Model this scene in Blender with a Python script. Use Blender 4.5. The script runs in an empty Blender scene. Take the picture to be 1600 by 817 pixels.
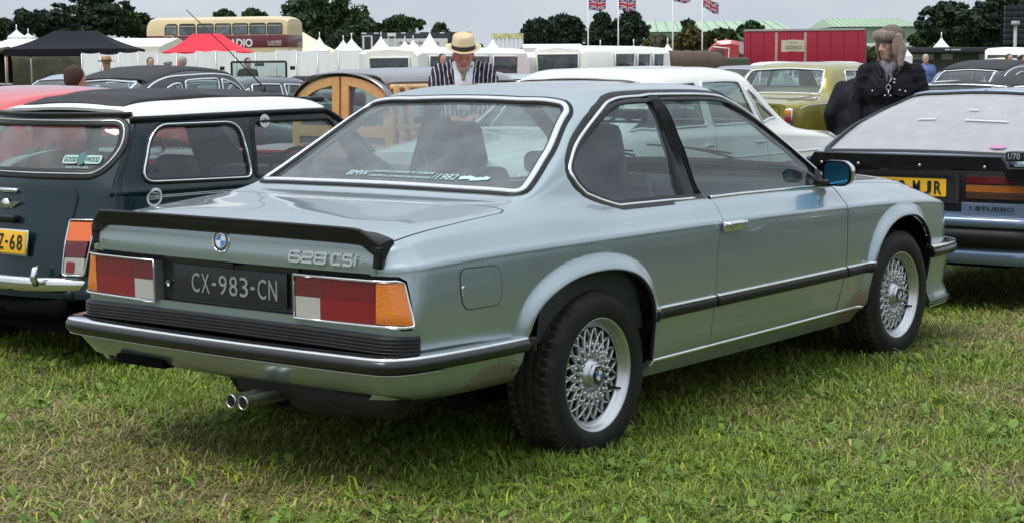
import bpy, bmesh, math, random
import numpy as np
from mathutils import Vector, Matrix, geometry
from math import pi, sin, cos, radians as R
rng = np.random.RandomState(7); random.seed(7)
sc = bpy.context.scene
# ---------------------------------------------------------------- camera
CAMP = np.array([-4.997, -4.26, 1.432]); FOC = 2612.0
_y, _p, _r = .6523, .11632, -.0065
_F = np.array([cos(_y)*cos(_p), sin(_y)*cos(_p), -sin(_p)]); _R0 = np.array([sin(_y), -cos(_y), 0]); _U0 = np.cross(_R0, _F)
_R = _R0*cos(_r)+_U0*sin(_r); _U = -_R0*sin(_r)+_U0*cos(_r)
cam = bpy.data.cameras.new('camera'); co = bpy.data.objects.new('camera', cam); sc.collection.objects.link(co)
co.matrix_world = Matrix(((_R[0], _U[0], -_F[0], CAMP[0]), (_R[1], _U[1], -_F[1], CAMP[1]), (_R[2], _U[2], -_F[2], CAMP[2]), (0, 0, 0, 1)))
cam.sensor_width = 36; cam.lens = 36*FOC/1600; cam.clip_start = .1; cam.clip_end = 5000
sc.camera = co
# ---------------------------------------------------------------- world: bright overcast
SUN_EL, SUN_AZ = R(62), R(160)          # azimuth of the sun's position, measured from +X towards +Y
w = bpy.data.worlds.new('World'); sc.world = w; w.use_nodes = True
nt = w.node_tree; nt.nodes.clear()
def N(t, kind, **kw):
    n = t.nodes.new(kind)
    for k, v in kw.items():
        if k in n.inputs: n.inputs[k].default_value = v
        else: setattr(n, k, v)
    return n
sky = N(nt, 'ShaderNodeTexSky', sky_type='NISHITA', sun_disc=False); sky.sun_elevation = SUN_EL; sky.sun_rotation = R(90)-SUN_AZ
sky.air_density = 1.2; sky.dust_density = 3
tc = N(nt, 'ShaderNodeTexCoord'); mp = N(nt, 'ShaderNodeMapping'); mp.inputs['Scale'].default_value = (1, 1, 3.2)
nz = N(nt, 'ShaderNodeTexNoise', Scale=2.1, Detail=7, Roughness=.55)
rp = N(nt, 'ShaderNodeValToRGB'); rp.color_ramp.elements[0].position = .38; rp.color_ramp.elements[0].color = (5.3, 5.95, 6.85, 1)
rp.color_ramp.elements[1].position = .66; rp.color_ramp.elements[1].color = (7.9, 8.3, 8.8, 1)
mx = N(nt, 'ShaderNodeMix', data_type='RGBA'); mx.inputs[0].default_value = .93
sx = N(nt, 'ShaderNodeSeparateXYZ'); mr_ = N(nt, 'ShaderNodeMapRange'); mr_.inputs['From Min'].default_value = .12; mr_.inputs['From Max'].default_value = 1; mr_.inputs['To Min'].default_value = 1; mr_.inputs['To Max'].default_value = 2.0
mu = N(nt, 'ShaderNodeVectorMath', operation='SCALE')
bg = N(nt, 'ShaderNodeBackground', Strength=.104); ow = N(nt, 'ShaderNodeOutputWorld')
L = nt.links.new
L(tc.outputs['Generated'], mp.inputs['Vector']); L(mp.outputs[0], nz.inputs['Vector']); L(nz.outputs[0], rp.inputs[0])
L(sky.outputs[0], mx.inputs[6]); L(rp.outputs[0], mx.inputs[7]); L(tc.outputs['Generated'], sx.inputs[0]); L(sx.outputs[2], mr_.inputs[0]); L(mr_.outputs[0], mu.inputs['Scale']); L(mx.outputs[2], mu.inputs[0]); L(mu.outputs[0], bg.inputs[0]); L(bg.outputs[0], ow.inputs[0])
sl = bpy.data.lights.new('sun', 'SUN'); sl.energy = 1.9; sl.angle = R(24); sl.color = (1, .97, .92)
so = bpy.data.objects.new('sun', sl); sc.collection.objects.link(so)
_d = Vector((-cos(SUN_EL)*cos(SUN_AZ), -cos(SUN_EL)*sin(SUN_AZ), -sin(SUN_EL))); so.rotation_euler = _d.to_track_quat('-Z', 'Y').to_euler()
sc.view_settings.view_transform = 'Standard'; sc.view_settings.look = 'None'; sc.view_settings.exposure = 0; sc.view_settings.gamma = 1
sc.cycles.transparent_max_bounces = 24; sc.cycles.max_bounces = 10
# ---------------------------------------------------------------- helpers
col = sc.collection
def tag(o, label=None, cat=None, group=None, kind=None):
    if label: o['label'] = label
    if cat: o['category'] = cat
    if group: o['group'] = group
    if kind: o['kind'] = kind
    return o
def empty(name, loc=(0, 0, 0), rz=0.0, label=None, cat=None, group=None):
    o = bpy.data.objects.new(name, None); col.objects.link(o); o.location = loc; o.rotation_euler = (0, 0, rz); o.empty_display_size = .2
    return tag(o, label, cat, group)
def link(name, me, parent=None):
    o = bpy.data.objects.new(name, me); col.objects.link(o)
    if parent is not None: o.parent = parent
    return o
def copy_tree(o, parent=None, loc=None, rz=None):
    c = o.copy(); col.objects.link(c)
    if parent is not None: c.parent = parent
    if loc is not None: c.location = loc
    if rz is not None: c.rotation_euler = (0, 0, rz)
    for ch in list(o.children): copy_tree(ch, c)
    return c
class MB:
    """collects geometry of one mesh"""
    def __init__(s): s.v = []; s.f = []; s.n = 0; s.sm = []; s.mi = []; s.cur = 0
    def add(s, V, F, smooth=False):
        V = np.asarray(V, float).reshape(-1, 3); s.v.append(V)
        for f in F: s.f.append(tuple(int(i)+s.n for i in f)); s.sm.append(smooth); s.mi.append(s.cur)
        s.n += len(V); return s
    def box(s, c, d, rot=None, bev=0.0, taper=(1, 1)):
        hx, hy, hz = d[0]/2, d[1]/2, d[2]/2
        if bev > 0:
            b = min(bev, hx*.9, hy*.9, hz*.9)
            bm = bmesh.new(); bmesh.ops.create_cube(bm, size=1)
            for v in bm.verts: v.co = (v.co.x*2*hx, v.co.y*2*hy, v.co.z*2*hz)
            bmesh.ops.bevel(bm, geom=bm.edges[:], offset=b, segments=2, profile=.6, affect='EDGES')
            V = np.array([v.co[:] for v in bm.verts]); F = [[v.index for v in f.verts] for f in bm.faces]; bm.free(); sm = True
        else:
            V = np.array([(sx*hx, sy*hy, sz*hz) for sz in (-1, 1) for sy in (-1, 1) for sx in (-1, 1)])
            F = [(0, 2, 3, 1), (4, 5, 7, 6), (0, 1, 5, 4), (2, 6, 7, 3), (0, 4, 6, 2), (1, 3, 7, 5)]; sm = False
        t = (V[:, 2] > 0); V[t, 0] *= taper[0]; V[t, 1] *= taper[1]
        if rot is not None: V = V@np.array(Matrix(rot) if not isinstance(rot, np.ndarray) else rot).T
        return s.add(V+np.asarray(c), F, sm)
    def tube(s, P, r, n=8, closed=False, cap=True, smooth=True, flat=1.0):
        P = np.asarray(P, float); m = len(P); r = np.full(m, r) if np.isscalar(r) else np.asarray(r, float)
        T = np.gradient(P, axis=0) if not closed else np.roll(P, -1, 0)-np.roll(P, 1, 0)
        T /= np.linalg.norm(T, axis=1)[:, None]+1e-12
        up = np.array([0, 0, 1.]) if abs(T[0][2]) < .9 else np.array([1., 0, 0]); V = []
        A = np.cross(T[0], up); A /= np.linalg.norm(A)
        for i in range(m):
            A = A-T[i]*(A@T[i]); A /= np.linalg.norm(A); B = np.cross(T[i], A)
            for k in range(n):
                a = 2*pi*k/n; V.append(P[i]+r[i]*(cos(a)*A+sin(a)*B*flat))
        F = []
        for i in range(m if closed else m-1):
            j = (i+1) % m
            for k in range(n): F.append((i*n+k, i*n+(k+1) % n, j*n+(k+1) % n, j*n+k))
        if cap and not closed: F.append(tuple(range(n))[::-1]); F.append(tuple((m-1)*n+k for k in range(n)))
        return s.add(V, F, smooth)
    def lathe(s, prof, n=48, c=(0, 0, 0), axis='y', smooth=True):
        """prof = [(radius, along)]"""
        V = []
        for k in range(n):
            a = 2*pi*k/n
            for r, h in prof:
                if axis == 'y': V.append((c[0]+r*cos(a), c[1]+h, c[2]+r*sin(a)))
                elif axis == 'x': V.append((c[0]+h, c[1]+r*cos(a), c[2]+r*sin(a)))
                else: V.append((c[0]+r*cos(a), c[1]+r*sin(a), c[2]+h))
        m = len(prof); F = [(k*m+i, k*m+i+1, ((k+1) % n)*m+i+1, ((k+1) % n)*m+i) for k in range(n) for i in range(m-1)]
        return s.add(V, F, smooth)
    def prism(s, poly, a, b, axis='z', smooth=False):
        """2D polygon extruded between a and b along the axis"""
        def mk(p, h):
            return {'z': (p[0], p[1], h), 'y': (p[0], h, p[1]), 'x': (h, p[0], p[1])}[axis]
        n = len(poly); V = [mk(p, a) for p in poly]+[mk(p, b) for p in poly]
        F = [tuple(range(n))[::-1], tuple(range(n, 2*n))]+[(i, (i+1) % n, n+(i+1) % n, n+i) for i in range(n)]
        return s.add(V, F, smooth)
    def grid(s, G, closed_u=False, closed_v=False, smooth=True):
        G = np.asarray(G, float); a, b = G.shape[:2]
        F = [(i*b+j, i*b+(j+1) % b, ((i+1) % a)*b+(j+1) % b, ((i+1) % a)*b+j) for i in range(a if closed_u else a-1) for j in range(b if closed_v else b-1)]
        return s.add(G.reshape(-1, 3), F, smooth)
    def build(s, name, mats, parent=None, recalc=True, autosmooth=None):
        me = bpy.data.meshes.new(name); V = np.concatenate(s.v) if s.v else np.zeros((0, 3))
        me.from_pydata(V.tolist(), [], s.f)
        if not isinstance(mats, (list, tuple)): mats = [mats]
        for m in mats: me.materials.append(m)
        me.polygons.foreach_set('use_smooth', s.sm); me.polygons.foreach_set('material_index', s.mi)
        if recalc:
            bm = bmesh.new(); bm.from_mesh(me); bmesh.ops.recalc_face_normals(bm, faces=bm.faces); bm.to_mesh(me); bm.free()
        if autosmooth: me.set_sharp_from_angle(angle=R(autosmooth))
        return link(name, me, parent)
def pch(xs, ys):
    """monotone cubic through points"""
    xs = np.array(xs, float); ys = np.array(ys, float); h = np.diff(xs); d = np.diff(ys)/h; m = np.zeros(len(xs))
    for i in range(1, len(xs)-1):
        if d[i-1]*d[i] > 0:
            w1 = 2*h[i]+h[i-1]; w2 = h[i]+2*h[i-1]; m[i] = (w1+w2)/(w1/d[i-1]+w2/d[i])
    m[0] = d[0]; m[-1] = d[-1]
    def f(x):
        x = np.clip(np.asarray(x, float), xs[0], xs[-1]); i = np.clip(np.searchsorted(xs, x)-1, 0, len(h)-1); t = (x-xs[i])/h[i]
        return (2*t**3-3*t**2+1)*ys[i]+(t**3-2*t**2+t)*h[i]*m[i]+(-2*t**3+3*t**2)*ys[i+1]+(t**3-t**2)*h[i]*m[i+1]
    return f
def curve(*pts): return pch([p[0] for p in pts], [p[1] for p in pts])
def spl(P, n=6, closed=False):
    """Catmull-Rom through points of any dimension"""
    P = [np.array(p, float) for p in P]; m = len(P); out = []
    for i in range(m if closed else m-1):
        p0 = P[(i-1) % m] if (closed or i > 0) else 2*P[0]-P[1]; p1 = P[i]; p2 = P[(i+1) % m]
        p3 = P[(i+2) % m] if (closed or i+2 < m) else 2*P[-1]-P[-2]
        for k in range(n):
            t = k/n; out.append(.5*((2*p1)+(-p0+p2)*t+(2*p0-5*p1+4*p2-p3)*t*t+(-p0+3*p1-3*p2+p3)*t**3))
    if not closed: out.append(P[-1])
    return np.array(out)
def rr(poly, r, n=5):
    """polygon with rounded corners (r a number or one per corner)"""
    out = []; m = len(poly); P = [np.array(p, float) for p in poly]
    for i in range(m):
        a, b, c = P[i-1], P[i], P[(i+1) % m]; ri = r if np.isscalar(r) else r[i]
        u = a-b; v = c-b; lu = np.linalg.norm(u); lv = np.linalg.norm(v); q = min(ri, lu*.49, lv*.49)
        if q < 1e-5: out.append(b); continue
        s0 = b+u/lu*q; s1 = b+v/lv*q
        for k in range(n+1):
            t = k/n; out.append((1-t)**2*s0+2*t*(1-t)*b+t*t*s1)
    return np.array(out)
def inpoly(P, poly):
    x, y = P[:, 0], P[:, 1]; c = np.zeros(len(P), bool); n = len(poly)
    for i in range(n):
        x0, y0 = poly[i]; x1, y1 = poly[(i+1) % n]
        if y0 == y1: continue
        k = ((y0 > y) != (y1 > y)) & (x < (x1-x0)*(y-y0)/(y1-y0)+x0); c ^= k
    return c
def dens(poly, d, closed=True):
    poly = np.asarray(poly, float); out = []; n = len(poly)
    for i in range(n if closed else n-1):
        a, b = poly[i], poly[(i+1) % n]; k = max(1, int(math.ceil(np.linalg.norm(b-a)/d)))
        for j in range(k): out.append(a+(b-a)*j/k)
    if not closed: out.append(poly[-1])
    return np.array(out)
class Surf:
    """surface from a function of (N,2) parameters to (N,3) points"""
    def __init__(s, f, flip=1): s.f = f; s.flip = flip
    def ev(s, A):
        A = np.asarray(A, float); return s.f(A[:, 0], A[:, 1])
    def nrm(s, A, e=.0015):
        A = np.asarray(A, float); d = np.cross(s.ev(A+[e, 0])-s.ev(A-[e, 0]), s.ev(A+[0, e])-s.ev(A-[0, e]))
        return s.flip*d/(np.linalg.norm(d, axis=1)[:, None]+1e-12)
def mirror(sd):
    return np.array([1, -1, 1.]) if sd > 0 else np.array([1, 1, 1.])
def panel(name, S, outline, mat, parent, du=.04, dv=.035, thick=.012, holes=(), sides=(-1,), off=0.0, vfix=None, back=False, refine=None):
    """skin cut from surface S by an outline in its parameters, with folded-in edges. sides: -1 as given, +1 mirrored in y"""
    out = dens(outline, min(du, dv)*.8); hs = [dens(h, min(du, dv)*.8) for h in holes]
    loops = [out]+hs; lo = out.min(0); hi = out.max(0)
    us = np.arange(lo[0]+du/2, hi[0], du); vs = np.arange(lo[1]+dv/2, hi[1], dv)
    if vfix is not None: vs = np.array(sorted([v for v in vs if np.min(np.abs(np.array(vfix)-v)) > dv*.35]+[v for v in vfix if lo[1] < v < hi[1]]))
    G = np.array([(u, v) for u in us for v in vs]).reshape(-1, 2)
    if refine is not None and len(G):
        G = G[~refine(S.ev(G), .005)]; q = 4.4
        G2 = np.array([(u, v) for u in np.arange(lo[0]+du/8, hi[0], du/q) for v in np.arange(lo[1]+dv/8, hi[1], dv/q)]); G2 = G2[refine(S.ev(G2), 0)]; G = np.concatenate([G, G2])
    if len(G):
        m = inpoly(G, out)
        for h in hs: m &= ~inpoly(G, h)
        G = G[m]
    if len(G):
        B = np.concatenate(loops); keep = np.ones(len(G), bool)
        for i in range(0, len(G), 2000):
            d = np.abs(G[i:i+2000, None, :]-B[None]).max(2) if len(B) < 4000 else np.ones((1, 1)); keep[i:i+2000] = d.min(1) > min(du, dv)*(.3 if refine is None else .14)
        G = G[keep]
    pts = []; edges = []
    for lp in loops:
        b = len(pts); n = len(lp); pts += [Vector(p) for p in lp]; edges += [(b+i, b+(i+1) % n) for i in range(n)]
    nb = len(pts); pts += [Vector(p) for p in G]
    V, E, F, *_r2 = geometry.delaunay_2d_cdt(pts, edges, [], 0, 1e-7)
    V = np.array([v[:] for v in V]); F = np.array([f for f in F if len(f) == 3]); c = V[F].mean(1)
    m = inpoly(c, out)
    for h in hs: m &= ~inpoly(c, h)
    F = F[m]; used = np.unique(F); mp_ = -np.ones(len(V), int); mp_[used] = range(len(used)); V = V[used]; F = mp_[F]
    P = S.ev(V); Nn = S.nrm(V); P = P+Nn*off
    a = P[F[:, 0]]; nn = np.cross(P[F[:, 1]]-a, P[F[:, 2]]-a); fl = (nn*Nn[F].mean(1)).sum(1) < 0; F[fl] = F[fl][:, ::-1]
    VV = []; FF = []; NN = []; base = 0; bl = []
    # border edges
    from collections import Counter
    cnt = Counter(); 
    for f in F:
        for i in range(3): cnt[(f[i], f[(i+1) % 3])] += 1
    bd = [e for e in cnt if (e[1], e[0]) not in cnt]
    for sd in sides:
        M = mirror(sd); VV.append(P*M); NN.append(Nn*M); FF += [tuple(f+base) if sd < 0 else tuple(f[::-1]+base) for f in F]; base += len(P)
        if back: VV.append((P-Nn*thick)*M); NN.append(-Nn*M); FF += [tuple(f[::-1]+base) if sd < 0 else tuple(f+base) for f in F]; base += len(P)
        if thick > 0:
            for e0, e1 in bd:
                q = np.array([P[e0], P[e1], P[e1]-Nn[e1]*thick, P[e0]-Nn[e0]*thick])
                wn = np.cross(q[1]-q[0], q[3]-q[0]); l = np.linalg.norm(wn)
                if l < 1e-12: continue
                wn = -wn/l
                VV.append(q*M); NN.append(np.repeat([wn*M], 4, 0)); FF.append((base+1, base, base+3, base+2) if sd < 0 else (base, base+1, base+2, base+3)); base += 4
    VV = np.concatenate(VV); NN = np.concatenate(NN); me = bpy.data.meshes.new(name)
    me.from_pydata(VV.tolist(), [], [tuple(int(i) for i in f) for f in FF]); me.materials.append(mat)
    me.polygons.foreach_set('use_smooth', [True]*len(me.polygons)); me.update()
    if len(me.vertices) == len(NN): me.normals_split_custom_set_from_vertices(NN.tolist())
    return link(name, me, parent)
def sweep(P, Nn, prof, closed=False, mb=None, smooth=True):
    """profile [(across, up)] swept along P with surface normals Nn"""
    P = np.asarray(P, float); Nn = np.asarray(Nn, float); n = len(P)
    T = (np.roll(P, -1, 0)-np.roll(P, 1, 0)) if closed else np.gradient(P, axis=0)
    T /= np.linalg.norm(T, axis=1)[:, None]+1e-12; Nn = Nn-T*(Nn*T).sum(1)[:, None]; Nn /= np.linalg.norm(Nn, axis=1)[:, None]+1e-12; B = np.cross(Nn, T)
    G = np.array([[P[i]+a*B[i]+b*Nn[i] for a, b in prof] for i in range(n)]); mb = mb or MB(); b0 = mb.n
    mb.grid(G, closed_u=closed, smooth=smooth)
    if not closed: mb.f += [tuple(b0+k for k in range(len(prof)))[::-1], tuple(b0+(n-1)*len(prof)+k for k in range(len(prof)))]; mb.sm += [False]*2; mb.mi += [mb.cur]*2
    return mb
def dome(w, h, base=-.004):
    return [(-w/2, base), (-w/2, h*.35), (-w*.36, h*.8), (-w*.15, h), (w*.15, h), (w*.36, h*.8), (w/2, h*.35), (w/2, base)]
def trim(name, S, path, w, h, mat, parent, closed=False, off=0.0, side=-1, d=.02, prof=None, mb=None):
    A = dens(path, d, closed); P = S.ev(A); Nn = S.nrm(A); P = P+Nn*off; M = mirror(side)
    m = sweep(P*M, Nn*M, prof or dome(w, h), closed, mb)
    return m if mb is not None else m.build(name, mat, parent, recalc=True)
def text_mesh(txt, size, ext=.001, font_scale=(1, 1), shear=0.0, spacing=1.0, bevel=0.0, offset=0.0):
    cu = bpy.data.curves.new('t', 'FONT'); cu.body = txt; cu.size = size; cu.extrude = ext; cu.align_x = 'CENTER'; cu.align_y = 'CENTER'; cu.shear = shear; cu.space_character = spacing
    cu.bevel_depth = bevel; cu.offset = offset; cu.resolution_u = 3
    o = bpy.data.objects.new('t', cu); col.objects.link(o); dg = bpy.context.evaluated_depsgraph_get(); me = bpy.data.meshes.new_from_object(o.evaluated_get(dg))
    bpy.data.objects.remove(o); V = np.array([v.co[:] for v in me.vertices]); 
    F = [tuple(p.vertices) for p in me.polygons]; bpy.data.meshes.remove(me)
    if len(V): V[:, 0] *= font_scale[0]; V[:, 1] *= font_scale[1]; V[:, :2] -= (V[:, :2].max(0)+V[:, :2].min(0))/2
    return V, F
def put_text(name, txt, size, o, ex, ey, mat, parent, width=None, height=None, ext=.001, bend=None, **kw):
    """text centred on o with right axis ex and up axis ey; width/height force its size"""
    V, F = text_mesh(txt, size, ext, **kw)
    if len(V) == 0: return None
    sz = V[:, :2].max(0)-V[:, :2].min(0)
    if width: V[:, 0] *= width/sz[0]
    if height: V[:, 1] *= height/sz[1]
    ex = np.array(ex, float); ex /= np.linalg.norm(ex); ey = np.array(ey, float); ey /= np.linalg.norm(ey); ez = np.cross(ex, ey)
    W = np.asarray(o)+V[:, :1]*ex+V[:, 1:2]*ey+V[:, 2:3]*ez
    if bend is not None: W = bend(W)
    return MB().add(W, F).build(name, mat, parent, recalc=False)
# ---------------------------------------------------------------- materials
MATS = {}
def mat(name, c, rough=.5, metal=0.0, coat=0.0, spec=.5, var=0.0, vs=8.0, bump=0.0, bs=60.0, dirt=None, c2=None, emit=0.0, sheen=0.0, aniso=0.0, coat_r=.03):
    if name in MATS: return MATS[name]
    m = bpy.data.materials.new(name); m.use_nodes = True; t = m.node_tree; b = t.nodes['Principled BSDF']; MATS[name] = m
    b.inputs['Base Color'].default_value = (*c, 1); b.inputs['Roughness'].default_value = rough; b.inputs['Metallic'].default_value = metal
    b.inputs['Coat Weight'].default_value = coat; b.inputs['Coat Roughness'].default_value = coat_r; b.inputs['Specular IOR Level'].default_value = spec
    b.inputs['Sheen Weight'].default_value = sheen
    if emit: b.inputs['Emission Color'].default_value = (*c, 1); b.inputs['Emission Strength'].default_value = emit
    k = t.links.new; tcn = N(t, 'ShaderNodeTexCoord')
    if var or c2:
        n1 = N(t, 'ShaderNodeTexNoise', Scale=vs, Detail=6, Roughness=.6); k(tcn.outputs['Object'], n1.inputs['Vector'])
        r1 = N(t, 'ShaderNodeValToRGB'); cc = c2 or tuple(x*(1-var) for x in c); r1.color_ramp.elements[0].color = (*cc, 1); r1.color_ramp.elements[1].color = (*(tuple(min(1, x*(1+var)) for x in c) if not c2 else c), 1)
        r1.color_ramp.elements[0].position = .35; r1.color_ramp.elements[1].position = .65
        k(n1.outputs[0], r1.inputs[0]); k(r1.outputs[0], b.inputs['Base Color']); last = r1.outputs[0]
        rm = N(t, 'ShaderNodeMapRange'); rm.inputs['To Min'].default_value = max(0, rough-.06); rm.inputs['To Max'].default_value = min(1, rough+.08); k(n1.outputs[0], rm.inputs[0]); k(rm.outputs[0], b.inputs['Roughness'])
    else:
        last = None
    if dirt:
        # splashes of dried mud low on the body: dirt = (z0, z1, colour, amount)
        z0, z1, dc, am = dirt; sp = N(t, 'ShaderNodeSeparateXYZ'); k(tcn.outputs['Object'], sp.inputs[0])
        mr = N(t, 'ShaderNodeMapRange'); mr.inputs['From Min'].default_value = z0; mr.inputs['From Max'].default_value = z1; mr.inputs['To Min'].default_value = am; mr.inputs['To Max'].default_value = 0; k(sp.outputs[2], mr.inputs[0])
        n2 = N(t, 'ShaderNodeTexNoise', Scale=85, Detail=10, Roughness=.85); k(tcn.outputs['Object'], n2.inputs['Vector'])
        ml = N(t, 'ShaderNodeMath', operation='MULTIPLY'); k(n2.outputs[0], ml.inputs[0]); k(mr.outputs[0], ml.inputs[1])
        di = None
        for pt in ((-.60, -.85, .35), (2.22, -.85, .22), (-.50, .85, .36)):
            vd = N(t, 'ShaderNodeVectorMath', operation='DISTANCE'); vd.inputs[1].default_value = pt; k(tcn.outputs['Object'], vd.inputs[0])
            if di is None: di = vd.outputs['Value']
            else: mn = N(t, 'ShaderNodeMath', operation='MINIMUM'); k(di, mn.inputs[0]); k(vd.outputs['Value'], mn.inputs[1]); di = mn.outputs[0]
        fo = N(t, 'ShaderNodeMapRange'); fo.inputs['From Min'].default_value = .08; fo.inputs['From Max'].default_value = .36; fo.inputs['To Min'].default_value = 1.05; fo.inputs['To Max'].default_value = .20; k(di, fo.inputs[0]); m2 = N(t, 'ShaderNodeMath', operation='MULTIPLY'); k(ml.outputs[0], m2.inputs[0]); k(fo.outputs[0], m2.inputs[1]); ml = m2
        r2 = N(t, 'ShaderNodeMapRange'); r2.inputs['From Min'].default_value = .43; r2.inputs['From Max'].default_value = .50; k(ml.outputs[0], r2.inputs[0])
        mm = N(t, 'ShaderNodeMix', data_type='RGBA'); mm.inputs[6].default_value = (*c, 1); mm.inputs[7].default_value = (*dc, 1)
        if last: k(last, mm.inputs[6])
        k(r2.outputs[0], mm.inputs[0]); k(mm.outputs[2], b.inputs['Base Color'])
        for nm, dv_ in (('Metallic', 0), ('Coat Weight', 0)):
            q = N(t, 'ShaderNodeMapRange'); q.inputs['To Min'].default_value = b.inputs[nm].default_value; q.inputs['To Max'].default_value = dv_; k(r2.outputs[0], q.inputs[0]); k(q.outputs[0], b.inputs[nm])
    if bump:
        n3 = N(t, 'ShaderNodeTexNoise', Scale=bs, Detail=4, Roughness=.6); k(tcn.outputs['Object'], n3.inputs['Vector'])
        bp = N(t, 'ShaderNodeBump', Strength=bump, Distance=.01); k(n3.outputs[0], bp.inputs['Height']); k(bp.outputs[0], b.inputs['Normal'])
    return m
def glass(name, tint=(.8, .9, .88), refl=1.0, haze=0.0, hc=(.5, .55, .55), hv=.45):
    """thin pane: fresnel mirror over a tinted see-through sheet with a pale diffuse film"""
    if name in MATS: return MATS[name]
    m = bpy.data.materials.new(name); m.use_nodes = True; t = m.node_tree; t.nodes.clear(); MATS[name] = m; k = t.links.new
    tr = N(t, 'ShaderNodeBsdfTransparent'); tr.inputs[0].default_value = (*tint, 1)
    gl = N(t, 'ShaderNodeBsdfGlossy', Roughness=.02); gl.inputs[0].default_value = (1, 1, 1, 1)
    ge = N(t, 'ShaderNodeNewGeometry'); dp = N(t, 'ShaderNodeVectorMath', operation='DOT_PRODUCT'); k(ge.outputs['Normal'], dp.inputs[0]); k(ge.outputs['Incoming'], dp.inputs[1])
    ab = N(t, 'ShaderNodeMath', operation='ABSOLUTE'); k(dp.outputs['Value'], ab.inputs[0]); iv = N(t, 'ShaderNodeMath', operation='SUBTRACT'); iv.inputs[0].default_value = 1; k(ab.outputs[0], iv.inputs[1])
    pw = N(t, 'ShaderNodeMath', operation='POWER'); pw.inputs[1].default_value = 5; k(iv.outputs[0], pw.inputs[0]); ml = N(t, 'ShaderNodeMath', operation='MULTIPLY_ADD'); ml.inputs[1].default_value = .88*refl; ml.inputs[2].default_value = .075*refl; ml.use_clamp = True; k(pw.outputs[0], ml.inputs[0])
    mx1 = N(t, 'ShaderNodeMixShader'); k(ml.outputs[0], mx1.inputs[0]); k(tr.outputs[0], mx1.inputs[1]); k(gl.outputs[0], mx1.inputs[2]); last = mx1
    if haze:
        df = N(t, 'ShaderNodeBsdfDiffuse'); df.inputs[0].default_value = (*hc, 1)
        tcn = N(t, 'ShaderNodeTexCoord'); nz2 = N(t, 'ShaderNodeTexNoise', Scale=9, Detail=5); k(tcn.outputs['Object'], nz2.inputs['Vector'])
        mr = N(t, 'ShaderNodeMapRange'); mr.inputs['From Min'].default_value = .3; mr.inputs['From Max'].default_value = .75; mr.inputs['To Min'].default_value = haze*(1-hv); mr.inputs['To Max'].default_value = haze*(1+hv); k(nz2.outputs[0], mr.inputs[0])
        mx2 = N(t, 'ShaderNodeMixShader'); k(mr.outputs[0], mx2.inputs[0]); k(mx1.outputs[0], mx2.inputs[1]); k(df.outputs[0], mx2.inputs[2]); last = mx2
    ou = N(t, 'ShaderNodeOutputMaterial'); k(last.outputs[0], ou.inputs[0]); return m
MUD = (.17, .14, .095)
chrome = mat('chrome', (.78, .79, .8), .09, 1.0, var=.06, vs=20)
black_trim = mat('black_plastic_trim', (.009, .009, .010), .42, var=.3, vs=14, bump=.05, spec=.35)
rubber = mat('tyre_rubber', (.012, .012, .012), .72, spec=.3, var=.35, vs=30, bump=.15, bs=150)
dark = mat('dark_underbody', (.004, .004, .004), .95, spec=.1)
cabin = mat('cabin_trim', (.035, .04, .042), .8, var=.2, vs=10)
seat_cloth = mat('seat_cloth', (.045, .052, .055), .95, var=.15, vs=40, sheen=.3)
clear_lens = mat('clear_lens', (.45, .43, .40), .18, coat=.6, bump=.5, bs=220)
red_lens = mat('red_lens', (.21, .003, .010), .12, coat=.7, bump=.25, bs=260)
dred_lens = mat('dark_red_lens', (.12, .005, .012), .12, coat=.7, bump=.4, bs=180)
amber_lens = mat('amber_lens', (.75, .20, .008), .12, coat=.7, bump=.5, bs=200)
steel = mat('brushed_steel', (.42, .42, .41), .32, 1.0, var=.2, vs=30)
plate_black = mat('plate_black', (.016, .017, .02), .35, var=.2)
plate_char = mat('plate_characters', (.36, .36, .34), .45, .5)
plate_yellow = mat('plate_yellow', (.82, .46, .02), .4, var=.06)
ink = mat('black_ink', (.01, .01, .012), .5)
white_paint = mat('white_paint', (.78, .78, .76), .35, var=.03)
bkglass = glass('car_glass', (.62, .72, .71), .9, .05)
def W(px, py, D):
    """the point of the place seen at photo pixel (px,py) at depth D"""
    return CAMP+D*(_F+_R*(px-800)/FOC-_U*(py-408.5)/FOC)
def Wz(px, D, z):
    """the point at depth D in pixel column px that stands at height z"""
    p = W(px, 103, D); return np.array([p[0], p[1], z])
# ================================================================ net surface of a car body
VK = np.array([0, .07, .17, .26, .41, .535, .565, .60, .655, .68, .90, 1.08, 1.125, 1.37, 1.66])
def herm_v(v, Q):
    """Q (N,R,3) rows at knots VK, v (N,) -> (N,3), Catmull-Rom with a clamp against overshoot"""
    h = np.diff(VK); d = np.diff(Q, axis=1)/h[None, :, None]; m = np.zeros_like(Q)
    a = h[1:]; b = h[:-1]
    m[:, 1:-1] = (d[:, :-1]*a[None, :, None]+d[:, 1:]*b[None, :, None])/(a+b)[None, :, None]
    lim = 2.2*np.minimum(np.abs(d[:, :-1]), np.abs(d[:, 1:]))+.15*np.maximum(np.abs(d[:, :-1]), np.abs(d[:, 1:])); m[:, 1:-1] = np.clip(m[:, 1:-1], -lim, lim)
    m[:, 0] = d[:, 0]; m[:, -1] = d[:, -1]*0; m[:, -1, 0] = d[:, -1, 0]; m[:, -1, 1] = d[:, -1, 1]
    v = np.clip(v, -.02, VK[-1]+.02); i = np.clip(np.searchsorted(VK, v)-1, 0, len(h)-1); n = np.arange(len(v)); t = ((v-VK[i])/h[i])[:, None]; H = h[i][:, None]
    return (2*t**3-3*t**2+1)*Q[n, i]+(t**3-2*t**2+t)*H*m[n, i]+(-2*t**3+3*t**2)*Q[n, i+1]+(t**3-t**2)*H*m[n, i+1]
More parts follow.
